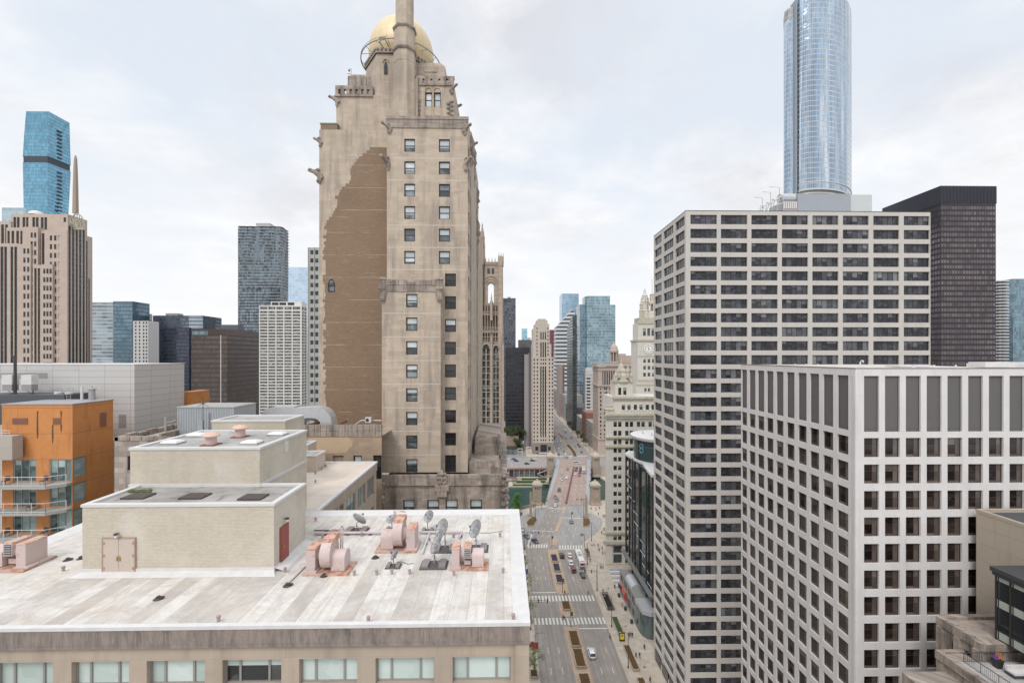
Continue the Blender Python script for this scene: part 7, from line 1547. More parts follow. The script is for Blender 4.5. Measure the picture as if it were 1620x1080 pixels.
# brown tower
M_BRN=curtain('brown steel glazing',(.125,.10,.09),(.068,.05,.045),3.7,1.35,.42,.22,.35,.25,.4,wav=.1,patch=.15)
Y=350.0; e_,a,b,y0,y1,z_=tower('office_tower','dark brown steel office slab with a pale vertical seam',302.5,359,530,Y,M_BRN,side=409.5)
m=MB(); zt_=za(330,520.3,Y); m.box(a,Y-.1,z_,b+.1,y1,zt_); 
for k in range(34): q=a+(b-a)*k/34; m.box(q,Y-.35,z_,q+.25,Y-.102,zt_)
m.build('roof_band',[plain('brown steel',(.10,.075,.068),.5,.05,.3)],e_); m=MB(); q=xa(349,Y); m.box(q,Y-.3,0,q+.55,Y-.003,z_); m.build('seam',[M_COPEMETAL],e_); topbox(e_,349,376,513.5,Y+16,8,zt_,plain('charcoal plant room',(.11,.12,.135),.6)); topbox(e_,304,329,522,Y-.2,.18,za(310,531,Y),curtain('teal reflecting floor',(.3,.5,.55),(.1,.12,.12),3.7,1.4,.3,.1,.7,.1,.4),'teal_floor')  # last box: teal glazed panel set across the roof band
# rippled balcony tower
Y=480.0; e_=empty('balcony_tower',(xa(410,Y),Y,0),'tall dark glass tower of stacked thin white balcony slabs','skyscraper'); a=xa(376.5,Y); b=xa(443,Y); r=(456-810)/F; y1=b*(CA-r*SA)/(r*CA+SA); zt_=za(410,358,Y)
M_AQ=curtain('dark balcony tower glass',(.19,.24,.28),(.09,.10,.11),3.2,1.7,.12,.14,.6,.12,.7,wav=.3,patch=.3)
m=MB(); m.box(a,Y,0,b,y1,zt_-1); m.build('wall',[M_AQ],e_); z_=zt_; k=0
while z_>za(410,548,Y):
    if not (za(410,461,Y)<z_<za(410,454,Y)):
        m=MB(); g_=random.Random(k//3); n=20; P=[(a+(b-a)*i/n,Y-1.0-.8*math.sin(i*.9+k*.12)*math.cos(k*.21+i*.3)) for i in range(n+1)]; Q=[(b+1.0+.7*math.sin(i*1.1+k*.2),Y+(y1-Y)*i/6) for i in range(1,7)]
        m.prism(ccw(P+Q+[(a-1.0,y1)]),z_-.32,z_,bot=True); m.build('balcony_slab',[plain('pale balcony slab',(.50,.52,.52),.6)],e_)
    z_-=3.25; k+=1
topbox(e_,405,427,353,Y+6,10,zt_-1,M_GAL); m=MB(); m.box(xa(407,Y-.3),Y-.5,za(410,459,Y),xa(412,Y-.3),Y-.1,za(410,454,Y)); m.build('dark_opening',[M_STEEL],e_)
tower('glass_tower','very pale blue glass tower behind the white gridded flats',456,488,422.5,600,curtain('ice blue glazing',(.55,.68,.82),(.62,.72,.82),3.9,4.5,.10,.03,.5,.2,.12,wav=.1,patch=.15),depth=30)
# white grid
Y=300.0; wg2=Bld('gridded_flats','slender white gridded apartment tower with dark windows in six bays','skyscraper',(xa(445,Y),Y+8,0)); a=xa(410,Y); b=xa(477.2,Y); zt_=za(440,483.5,Y); m=MB()
bays=[(411.4,423),(424.4,435.7),(437.2,448),(449.8,461.3),(463,474.8)]; cc=[(xa(p,Y)-a,xa(q,Y)-a) for p,q in bays]; rr=[]
for k in range(38): z1=zt_-3.6-2.05*k; rr.append((z1-1.4,z1))
rr=[(zt_-2.6,zt_-.7)]+rr; rr=sorted(rr)
ST_Q=dict(id='gridflat',mats=[glass('flat window glass',(.04,.04,.042),(.22,.22,.22),detail=.6),M_GAL,M_TCUR],nx=4,fw=.08,fd=.03,mw=.12,blinds=[0,.5,0,0],mixed=True,nvar=8)
wg2.face(m,(a,Y),(1,0),b-a,za(440,660,Y),zt_,cc,[q for q in rr if q[0]>za(440,658,Y)],.45,ST_Q)
r=(485.5-810)/F; y1=b*(CA-r*SA)/(r*CA+SA); D=y1-Y; wg2.face(m,(b,Y),(0,1),D,za(440,660,Y),zt_,[(D*.08,D*.44),(D*.54,D*.92)],[q for q in rr if q[0]>za(440,658,Y)],.45,dict(ST_Q,id='gridflat2',nx=2))
m.face([(a,Y,zt_),(b,Y,zt_),(b,y1,zt_),(a,y1,zt_)]); wg2.part('wall',m,[plain('white flats concrete',(.62,.60,.56),.7,.06,.3)])
topz=za(450,476.5,Y); m=MB(); m.box(xa(428.5,Y+2),Y+2,zt_-.2,xa(477,Y+2),Y+10,topz); wg2.part('crown',m,[MATS['white flats concrete']]); 
for p in (430,442,455): m=MB(); m.box(xa(p,Y+1.9),Y+1.9,zt_+.6,xa(p+10.5,Y+1.9),Y+1.98,topz-.6); wg2.part('crown_window',m,[M_DKGLASS])
wg2.finish(sub=False)
# grey slab touching the hotel
Y=170.0; gs=Bld('office_tower','tall grey office slab with two window columns showing beside the hotel brick wall','skyscraper',(xa(500,Y),Y+8,0)); a=xa(487,Y); b=xa(520,Y); zt_=za(496,391.5,Y); m=MB()
cc=[(xa(p,Y)-a,xa(p+5.2,Y)-a) for p in (491,498.7,506.5)]; rr=[(zt_-1.05-2.5-3.12*k+.9,zt_-1.05-3.12*k) for k in range(21)]
gs.face(m,(a,Y),(1,0),b-a,40,zt_,cc,sorted(rr),.3,dict(id='greyslab',mats=[M_DKGLASS,M_BRZ,M_OBL],nx=2,fw=.08,fd=.03,mw=.06,blinds=[0,.4,0,0])); m.face([(a,Y,40),(a,Y,zt_),(a,Y+15,zt_),(a,Y+15,40)]); m.face([(a,Y,zt_),(b,Y,zt_),(b,Y+15,zt_),(a,Y+15,zt_)]); gs.part('wall',m,[plain('grey slab concrete',(.35,.36,.34),.7,.08,.4)])
for p in (487.3,496.6,504.3): m=MB(); m.box(xa(p,Y),Y-.3,40,xa(p+.9,Y),Y-.003,zt_); gs.part('rib',m,[plain('pale rib',(.46,.46,.44),.7)])
gs.finish(sub=False)
# centre
M_BLK=curtain('black glazing',(.055,.055,.065),(.028,.028,.035),3.7,1.5,.35,.15,.5,.15,.5,wav=.2,patch=.3)
e_,a,b,_,_,z_=tower('office_tower','dark slab tower with pale floor lines right behind the gothic tower',792,815.8,471.5,600,curtain('dark lined glazing',(.12,.125,.15),(.075,.075,.10),3.9,1.8,.35,.12,.4,.2,.7,patch=.2),depth=30); topbox(e_,803,808,469.5,603,6,z_,M_GAL)
tower('office_tower','broad black steel tower left of the slender stepped stone tower',799.5,838,549.5,460,M_BLK,depth=30)
tower('office_tower','small stepped dark building on the skyline above the black tower',820,842.5,537.5,720,curtain('brownish glazing',(.16,.16,.17),(.10,.10,.11),3.6,2,.4,.2,.3),depth=20)
tower('glass_tower','tiny teal glass tower far away above the black tower',825.6,834.2,519.5,1300,curtain('far teal glazing',(.32,.52,.60),(.30,.46,.54),4,4,.1,.05,.5),depth=40)
tower('office_tower','tiny distant blue block beside the tiny teal tower',834.3,839.5,534,1400,MATS['pale blue glazing'],depth=40)
tower('apartment_tower','thin grey concrete slab left of the slender stepped stone tower',830.8,836.6,560.5,425,plain('grey slab side',(.34,.32,.31),.8,.1,.2),depth=20); tower('apartment_tower','thin dark slab against the slender stepped stone tower',836.8,842.6,558,420,plain('dark slab side',(.14,.125,.12),.8,.1,.2),depth=20)
tower('office_tower','maroon tower peeking right of the slender stepped stone tower',870,880,521.5,800,curtain('maroon glazing',(.20,.075,.10),(.26,.10,.13),3.9,2,.3,.2,.3,.3,.2),depth=30)
# slender stepped stone tower
Y=397.0; st3=Bld('stepped_tower','slender stepped limestone tower beyond the far left end of the bridge','skyscraper',(xa(858,Y),Y+10,0)); SX=lambda p:xa(p,Y); SZ_=lambda p:za(858,p,Y)
M_333=stone('pale grey limestone',(.50,.435,.375),2,1.2,.05,.15,.9,(.3,.25,.2),.05)
ST_3=dict(id='tiny3',mats=[M_DKGLASS,M_BRZ,M_OBL],fw=.05,fd=.02,blinds=[0,0,.4])
m=MB(); a=SX(842.8); b=SX(875.6); c3=[(SX(p)-a,SX(p+1.9)-a) for p in (844.2,849.3,855.1,858.7,862.3,868.2,873)]
rr=[(SZ_(697.5-6.05*k),SZ_(694.3-6.05*k)) for k in range(22)]; strip=lambda i,j: False
st3.face(m,(a,Y),(1,0),b-a,0,SZ_(565),c3,rr,.25,ST_3); m.box(a,Y+.6,0,b,Y+30,SZ_(565)-.01); m.face([(a,Y,SZ_(565)),(b,Y,SZ_(565)),(b,Y+.7,SZ_(565)),(a,Y+.7,SZ_(565))]); st3.part('wall',m,[M_333])
for p in (854.7,858.3,861.9): m=MB(); m.box(SX(p),Y-.06,SZ_(688),SX(p+1.9),Y-.004,SZ_(580)); st3.part('window_strip',m,[M_DKGLASS])
m=MB(); a2,b2=SX(843.2),SX(872.3); m.box(a2,Y+.3,SZ_(565),b2,Y+26,SZ_(544)); m.box(SX(843.2),Y+.4,SZ_(544),SX(847.2),Y+20,SZ_(519.5)); m.box(SX(846.8),Y+.2,SZ_(544),SX(869),Y+24,SZ_(512)); m.box(SX(849.5),Y+1,SZ_(512),SX(866.5),Y+20,SZ_(506.5)); m.box(SX(852),Y+1.5,SZ_(506.5),SX(864),Y+18,SZ_(504)); st3.part('upper_setbacks',m,[M_333])
for p in (855,858.5,862): m=MB(); m.box(SX(p),Y+.12,SZ_(568),SX(p+1.8),Y+.195,SZ_(541)); st3.part('window_strip',m,[M_DKGLASS]); m=MB(); m.box(SX(p),Y+.12,SZ_(537),SX(p+1.8),Y+.195,SZ_(525)); st3.part('window_strip',m,[M_DKGLASS])
for j,p in enumerate((848.8,866.2,)): 
    for k in range(8): m=MB(); m.box(SX(p),Y+.14,SZ_(562-5.9*k),SX(p+1.5),Y+.195,SZ_(559.2-5.9*k)); st3.part('window',m,[M_DKGLASS])
m=MB(); m.box(a-.3,Y-.35,0,b+.3,Y-.07,SZ_(700)); st3.part('base',m,[plain('grey granite base',(.23,.20,.18),.7,.1,.5)]); 
for p,q,u,v in ((855,865,703,714),(847,851.5,706,712),(867,871,706,712),(848,852,716,720),(856,864,717,721)): m=MB(); m.box(SX(p),Y-.5,SZ_(v),SX(q),Y-.351,SZ_(u)); st3.part('doorway',m,[M_DKGLASS])
m=MB(); m.box(SX(853),Y-1.6,SZ_(716.6),SX(867),Y-.36,SZ_(715.8)); st3.part('awning',m,[M_COPE])
st3.finish(sub=False)
# diagonal roof tower
Y=750.0; dg=empty('slanted_tower',(xa(890,Y),Y,0),'white striped tower with a steep diagonal glass top','skyscraper'); m=MB(); P=[(877.5,690),(909,690),(909,493.5),(905,490),(879.6,517.5)]
P3=[(xa(p,Y),za(p,q,Y)) for p,q in P]; m.loft([[(p[0],Y,p[1]) for p in P3],[(p[0],Y+30,p[1]) for p in P3]]); m.build('wall',[curtain('white and dark stripes',(.08,.09,.11),(.62,.62,.62),6.6,400,.55,.0,.2,.3,.1,wav=0,patch=0)],dg)
Y=519.0; e_=empty('office_tower',(xa(909,Y),Y,0),'narrow dark tower with a teal side right of the diagonal tower','skyscraper'); a=xa(906,Y); b=xa(912.6,Y); zt_=za(909,497.8,Y); r=(897-810)/F; y1=a*(CA-r*SA)/(r*CA+SA); zl=za(897,520,y1)
m=MB(); m.loft([[(a,Y,0),(b,Y,0),(b,y1,0),(a,y1,0)],[(a,Y,zt_),(b,Y,zt_),(b,y1,zl),(a,y1,zl)]]); m.build('wall',[curtain('dark teal glazing',(.065,.095,.105),(.05,.045,.043),3.4,3,.3,.2,.3,.2,.6,patch=.2)],e_)
tower('apartment_tower','pinkish brown slab along the avenue below the striped tower',884.3,890,576.5,640,plain('pinkish brown slab',(.33,.255,.225),.8,.08,.1),side=None,depth=30); tower('apartment_tower','dark side of a slab beside the pinkish brown one',890.1,893,577,640,plain('dark brown slab',(.14,.12,.115),.8),depth=30)
tower('glass_tower','far blue glass tower above the diagonal tower, left of the big blue one',888.8,915.6,464.3,900,curtain('sky blue glazing',(.36,.50,.62),(.26,.38,.50),4,6,.10,.05,.6,.15,.2,patch=.2),depth=40)
M_BG=curtain('blue green glazing',(.27,.38,.43),(.40,.50,.54),4.0,2.6,.12,.06,.78,.06,.35,wav=.5,patch=.55)
e_,a,b,_,_,z_=tower('glass_tower','big blue green glass tower with stepped top above the avenue',928.2,973.5,482,620,M_BG,depth=40); topbox(e_,928.2,965,468,621,35,z_,M_BG,'upper_block'); topbox(e_,917,928.1,481.5,624,30,0,curtain('dark blue glazing',(.17,.25,.30),(.24,.30,.34),4,2.6,.12,.06,.7,.08,.4),'side_block'); topbox(e_,925,929,469,626,20,za(925,483,626),M_BG,'corner_block')
# white grey block
Y=517.0; wb=Bld('apartment_tower','pale grey apartment block with dark window bays on the right of the avenue','skyscraper',(xa(931,Y),Y+8,0)); a=xa(926,Y); b=xa(938,Y); zt_=za(931,585,Y); m=MB(); cc=[(xa(928.3,Y)-a,xa(933.8,Y)-a)]; rr=[(za(931,600+5.1*k,Y),za(931,597.2+5.1*k,Y)) for k in range(17)]
wb.face(m,(a,Y),(1,0),b-a,0,zt_,cc,sorted(rr),.3,dict(id='wbay',mats=[M_DKGLASS,M_GAL,M_OBL],nx=3,fw=.1,fd=.03,mw=.1,blinds=[0,.4,0])); r=(923.4-810)/F; y1=a*(CA-r*SA)/(r*CA+SA); m.box(a,Y+.5,0,b,y1,zt_-.01); wb.part('wall',m,[plain('pale grey flats',(.52,.52,.53),.7,.08,.2)])
for k in range(20): m=MB(); z1=za(931,592+5.1*k,Y); m.box(a-.4,Y-.5,z1,b,Y-.004,z1+.5); wb.part('ledge',m,[MATS['white flats concrete']])
m=MB(); m.box(a+1,Y+1,zt_,b-1,y1-1,zt_+2.2); wb.part('plant_room',m,[M_COPE]); wb.finish(sub=False)
# columned building with cupola
Y=392.0; lh=Bld('domed_building','pink grey stone building with a columned top storey and a small domed cupola','building',(xa(970,Y),Y+10,0)); LX=lambda p:xa(p,Y); LZ=lambda p:za(970,p,Y); M_LH=stone('pinkish grey stone',(.46,.375,.32),2,1.2,.06,.3,.85,(.22,.17,.14),.1)
a=LX(946.5); b=LX(1040); m=MB(); cc=[]
for k in range(9): cc+= [(LX(949+9.2*k)-a,LX(951.6+9.2*k)-a),(LX(954.4+9.2*k)-a,LX(957+9.2*k)-a)] if k else [(LX(949)-a,LX(951.6)-a),(LX(955.2)-a,LX(957.8)-a)]
rr=sorted([(LZ(616.5+6.5*k),LZ(612.6+6.5*k)) for k in range(13)]); lh.face(m,(a,Y),(1,0),b-a,0,LZ(580),cc,rr,.3,dict(id='lh',mats=[M_WDG,M_BRZ,M_TCUR],fw=.08,fd=.03,blinds=[0,.5,0]))
r=(938.3-810)/F; y1=a*(CA-r*SA)/(r*CA+SA); D=y1-Y; lh.face(m,(a,y1),(0,-1),D,0,LZ(580),[(D*(.12+.2*k),D*(.22+.2*k)) for k in range(4)],rr,.3,dict(id='lh2',mats=[M_WDG,M_BRZ,M_TCUR],fw=.08,fd=.03,blinds=[0,.5])); m.face([(a,Y,LZ(580)),(b,Y,LZ(580)),(b,y1,LZ(580)),(a,y1,LZ(580))]); lh.part('wall',m,[M_LH])
for (p,h,d) in ((577,2.4,1.6),(609.5,1.2,1.0),(585.5,.6,.5),(694,1.4,.9)): m=MB(); z_=LZ(p); m.box(a-d,Y-d,z_-h/2,b,Y-.004,z_+h/2); m.box(a-d,Y,z_-h/2,a-.004,y1,z_+h/2); lh.part('cornice',m,[M_LH])
for k in range(15): m=MB(); q=LX(955+3.6*k); m.tube([(q,Y-.5,LZ(608)),(q,Y-.5,LZ(587))],.42,7); lh.part('column',m,[M_LH]); 
m=MB(); m.box(LX(953),Y-.06,LZ(608),LX(1008),Y-.004,LZ(587)); lh.part('recess',m,[M_WDG])
m=MB(); m.box(LX(967),Y+4,LZ(580),LX(984),Y+14,LZ(573)); m.lathe([(4.0,LZ(573)),(3.8,LZ(572))],(LX(975.3),Y+9,0),8); lh.part('cupola_base',m,[M_LH])
for k in range(8): t=R(45*k+22); m=MB(); m.tube([(LX(975.3)+3.3*math.cos(t),Y+9+3.3*math.sin(t),LZ(573)),(LX(975.3)+3.3*math.cos(t),Y+9+3.3*math.sin(t),LZ(556))],.55,6); lh.part('cupola_column',m,[M_LH])
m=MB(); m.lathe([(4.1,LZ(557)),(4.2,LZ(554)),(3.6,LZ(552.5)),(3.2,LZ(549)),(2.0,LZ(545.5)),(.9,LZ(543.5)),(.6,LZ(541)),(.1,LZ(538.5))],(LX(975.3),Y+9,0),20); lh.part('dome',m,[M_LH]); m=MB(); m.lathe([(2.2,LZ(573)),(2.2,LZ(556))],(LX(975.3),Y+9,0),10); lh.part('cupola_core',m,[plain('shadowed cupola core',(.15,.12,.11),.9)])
m=MB(); m.box(LX(988),Y+20,LZ(580),LX(1012),Y+34,LZ(562)); m.box(LX(992),Y+24,LZ(562),LX(1002),Y+30,LZ(559)); lh.part('rear_block',m,[M_LH]); m=MB(); m.box(LX(960),Y+2,LZ(580),LX(1008),Y+3,LZ(574)); lh.part('attic',m,[plain('grey attic',(.25,.24,.24),.8)])
m=MB(); m.box(a-.35,Y-.3,0,a+2,Y-.005,LZ(695)); 
for p in (957,966,975): m.box(LX(p),Y-.3,0,LX(p+4),Y-.005,LZ(695))
lh.part('base_pier',m,[M_LH]); lh.finish(sub=False)
# lower street walls of the avenue beyond the bridge
def rowblock(nm,lb,X,y0,y1,h,mat,right=True,w=25):
    bd=Bld(nm,lb,'building',(X+(w/2 if right else -w/2),(y0+y1)/2,0)); m=MB(); D=y1-y0; n=max(2,int(D/4.5)); cc=[(D*(i+.2)/n,D*(i+.8)/n) for i in range(n)]; rr=[(5+3.7*k,7.2+3.7*k) for k in range(int((h-6)/3.7))]
    if right: bd.face(m,(X,y1),(0,-1),D,0,h,cc,rr,.25,dict(id='rowr',mats=[M_WDG,M_BRZ,M_OBL],fw=.08,fd=.02,blinds=[0,.4])); xs=(X,X+w)
    else: bd.face(m,(X,y0),(0,1),D,0,h,cc,rr,.25,dict(id='rowl',mats=[M_WDG,M_BRZ,M_OBL],fw=.08,fd=.02,blinds=[0,.4])); xs=(X-w,X)
    m.face([(xs[0],y0,0),(xs[1],y0,0),(xs[1],y0,h),(xs[0],y0,h)]); m.face([(xs[0],y0,h),(xs[1],y0,h),(xs[1],y1,h),(xs[0],y1,h)]); bd.part('wall',m,[mat]); bd.finish(limit=40,sub=False)
rowblock('street_building','low grey building beyond the domed building on the right kerb',84,420,450,24,plain('warm grey facade',(.30,.28,.265),.8,.12,.3)); rowblock('street_building','red brown low building next to the domed building on the far right kerb',84,450,475,30,plain('red brick facade',(.26,.12,.09),.8,.12,.3))
rowblock('street_building','mid height grey facade before the pale grey apartment block',85,476,515,20,plain('grey facade',(.33,.32,.32),.8,.12,.3)); rowblock('street_building','dark low building at the foot of the narrow dark tower',84,545,600,24,plain('dark facade',(.16,.15,.15),.8,.12,.3))
rowblock('street_building','brown building on the left kerb below the striped tower',47,460,520,48,plain('brown facade',(.26,.21,.18),.8,.12,.3),False); rowblock('street_building','pale building on the left kerb further down the avenue',47,525,640,38,plain('pale facade',(.40,.37,.34),.8,.12,.3),False)
rowblock('street_building','distant grey building closing the right kerb of the avenue',84,610,760,34,plain('distant facade',(.32,.31,.31),.8,.12,.3))
# park beyond
M_PARK=plain('park trees',(.07,.12,.035),.95,.4,.15)
m=MB(); g_=random.Random(8)
for k in range(420): m.lump((g_.uniform(96,175),g_.uniform(690,1000),g_.uniform(2,9)),5,5,4.5,0,k,7,5,.3)
tag(m.build('park_trees',[M_PARK]),kind='stuff')
# buildings by the far bank on the left
lo=Bld('low_building','low brown stone block with trees on its roof by the far left bank','building',(xa(808,420),425,0)); Y=415.0; m=MB(); m.box(xa(780,Y),Y,0,xa(820.5,Y),Y+20,za(810,690,Y)); lo.part('wall',m,[stone('brown stone block',(.34,.25,.20),2,1,.08,.3)]); lo.finish()
gp2=empty('glass_pavilion',(xa(808,396),400,0),'glass pavilion behind the riverside drive on the far left bank','pavilion'); Y=396.0; m=MB(); m.box(xa(785,Y),Y,0,xa(817.5,Y),Y+8,za(808,709.5,Y)); m.build('glazing',[curtain('pavilion glazing',(.30,.36,.37),(.12,.12,.12),3.2,1.7,.05,.08,.4,.15,.5,wav=.1)],gp2); m=MB(); m.box(xa(784,Y),Y-.8,za(808,709.5,Y),xa(818.5,Y),Y+9,za(808,708.3,Y)); m.build('roof',[M_BRZ],gp2)
for k,(p,q,pt) in enumerate(((819,826.5,710),(833,840,707.5))):
    m=MB(); Y=393.0+k*3; a,b=xa(p,Y),xa(q,Y); z_=za(p,pt,Y); m.box(a,Y,0,a+.4,Y+.4,z_); m.box(b-.4,Y,0,b,Y+.4,z_); m.box(a,Y,z_,b,Y+.4,z_+.5); m.box(a+.4,Y,z_*.55,b-.4,Y+.4,z_*.55+.3); tag(m.build('portal_frame',[M_COPE]),['left','right'][k]+' white portal frame on the plaza beyond the riverside drive','frame','white portal frames')
rest=empty('riverside_canopy',(xa(810,330),330,-6),'long canopy with red and blue awnings beside the riverwalk lawn','canopy'); m=MB(); m.box(xa(800,331),331,-3.2,xa(817.5,331),334,-2.9); m.build('awning',[plain('navy awning',(.07,.07,.20),.7)],rest); m=MB(); m.box(xa(800,330.6),330.7,-3.9,xa(819,331),330.95,-3.25); m.build('valance',[plain('rust orange valance',(.5,.16,.07),.7)],rest)
for k in range(5): m=MB(); q=xa(801+4*k,331); m.tube([(q,331,-6),(q,331,-3.2)],.1,5); m.build('post',[M_RED],rest)
# ================================================================ VEHICLES
M_TYRE=plain('tyre rubber',(.02,.02,.02),.8); M_CARG=plain('car window glass',(.02,.025,.03),.05,.05,1,0,0,.8); M_RIM=plain('wheel rim',(.35,.35,.36),.35,.1,3,.6)
M_TAIL=plain('red tail lamp',(.45,.01,.01),.25,.1,3); M_HEAD=plain('headlamp glass',(.75,.75,.72),.15,.1,3)
def paint(n,c): return plain('car paint '+n,c,.3,.03,.5,.15,.8)
PAINT=dict(white=paint('white',(.72,.72,.73)),silver=paint('silver',(.40,.41,.42)),grey=paint('grey',(.16,.165,.17)),black=paint('black',(.02,.02,.023)),navy=paint('navy',(.03,.035,.08)),red=paint('red',(.55,.03,.02)),maroon=paint('maroon',(.14,.02,.03)),tan=paint('tan',(.60,.36,.22)),blue=paint('blue',(.04,.05,.28)),dark=paint('dark',(.045,.045,.05)))
def carbody(kind):
    """lengthwise profile (y forward), returns body, glass meshes built about the origin"""
    L,W,H={'sedan':(4.7,1.84,1.45),'suv':(4.75,1.92,1.72),'van':(5.2,2.0,2.1)}[kind]; b=MB(); h=L/2; w=W/2
    def ring(y,wz,z0,z1,in_): return [(-wz+in_,y,z0),(wz-in_,y,z0),(wz,y,z0+.18),(wz,y,z1-.12),(wz-.10,y,z1),(-wz+.10,y,z1),(-wz,y,z1-.12),(-wz,y,z0+.18)]
    zb=.95 if kind!='sedan' else .86
    b.loft([ring(-h,w*.84,.34,zb-.14,.1),ring(-h+.18,w*.95,.24,zb-.02,.08),ring(-h*.55,w,.2,zb,.06),ring(h*.35,w,.2,zb+.02,.06),ring(h-.55,w*.97,.2,zb-.12,.08),ring(h-.1,w*.86,.26,zb-.26,.1),ring(h,w*.76,.34,zb-.34,.1)])
    if kind=='sedan': cab=[(-h+.55,w*.84,0),(-h+1.15,w*.76,1),(.1,w*.76,1),(h-1.55,w*.86,0)]
    elif kind=='suv': cab=[(-h+.12,w*.88,0),(-h+.42,w*.80,1),(.35,w*.80,1),(h-1.45,w*.88,0)]
    else: cab=[(-h+.05,w*.94,0),(-h+.12,w*.9,1),(h-1.6,w*.88,1),(h-.8,w*.9,0)]
    z0,z1=zb-.02,H
    g=MB(); A,B,C,D=cab
    lo=[(-A[1],A[0],z0),(A[1],A[0],z0),(D[1],D[0],z0),(-D[1],D[0],z0)]; hi=[(-B[1],B[0],z1-.09),(B[1],B[0],z1-.09),(C[1],C[0],z1-.09),(-C[1],C[0],z1-.09)]
    g.loft([lo,hi]); r=MB(); r.loft([hi,[(-B[1]*.9,B[0]+.12,z1),(B[1]*.9,B[0]+.12,z1),(C[1]*.9,C[0]-.15,z1),(-C[1]*.9,C[0]-.15,z1)]])
    for s in(-1,1):   # pillars
        for (p,q) in ((A,B),(D,C)): r.tube([(s*p[1]*1.005,p[0],z0),(s*q[1]*1.005,q[0],z1-.07)],.055,4)
        r.tube([(s*w*.88,(B[0]+C[0])/2-.1,z0),(s*B[1]*1.0,(B[0]+C[0])/2-.1,z1-.07)],.05,4)
        r.box(s*w+(-.02 if s<0 else .0)-(.16 if s<0 else 0),D[0]-.45,zb,s*w+(.0 if s<0 else .16),D[0]-.25,zb+.14)
    return b,g,r,(L,W,H,zb)
CARP={}
def carproto(kind,col):
    if (kind,col) in CARP: return CARP[(kind,col)]
    key0=[k for k in CARP if k[0]==kind]
    r=empty('parked_car' if False else ('suv' if kind=='suv' else 'van' if kind=='van' else 'car'),(0,0,0),'car','car','vehicles on the avenue')
    if key0:
        src=CARP[key0[0]]
        for ch in src.children:
            c=ch.copy(); COL.objects.link(c); c.parent=r
            for g2 in ch.children: q=g2.copy(); COL.objects.link(q); q.parent=c
            if ch.name.startswith('body') or ch.name.startswith('roof'): c.data=ch.data.copy(); c.data.materials[0]=PAINT[col]
    else:
        b,g,rf,(L,W,H,zb)=carbody(kind)
        b.build('body',[PAINT[col]],r,True); g.build('windows',[M_CARG],r); rf.build('roof',[PAINT[col]],r,True)
        for sx in (-1,1):
            for y in (-L*.30,L*.31):
                m=MB(); m.lathe([(.34,-.11),(.34,.11)],(sx*(W/2-.10),y,.34),14,axis='x'); wh=m.build('wheel',[M_TYRE],r,True); m=MB(); m.lathe([(.2,-.12),(.2,.12)],(sx*(W/2-.095),y,.34),10,axis='x'); m.build('rim',[M_RIM],wh)
            m=MB(); m.box(sx*W*.36-.17,-L/2-.02,zb-.42,sx*W*.36+.17,-L/2+.25,zb-.20); m.build('tail_lamp',[M_TAIL],r)
            m=MB(); m.box(sx*W*.31-.17,L/2-.3,.50,sx*W*.31+.17,L/2+.01,.64); m.build('headlamp',[M_HEAD],r)
    CARP[(kind,col)]=r; r['used']=False; return r
def put(kind,col,px,py,deg,label,z=.02,grp='vehicles on the avenue',xy=None):
    p=carproto(kind,col); c=Vector((xy[0],xy[1],z)) if xy else G(px,py,z)
    if not p['used']: p['used']=True; p.location=c; p.rotation_euler=(0,0,-R(deg)); p['label']=label; p['group']=grp; o=p
    else: o=copy_tree(p,None,c,-R(deg),label); o['group']=grp
    o['category']=dict(sedan='car',suv='car',van='van')[kind]; return o
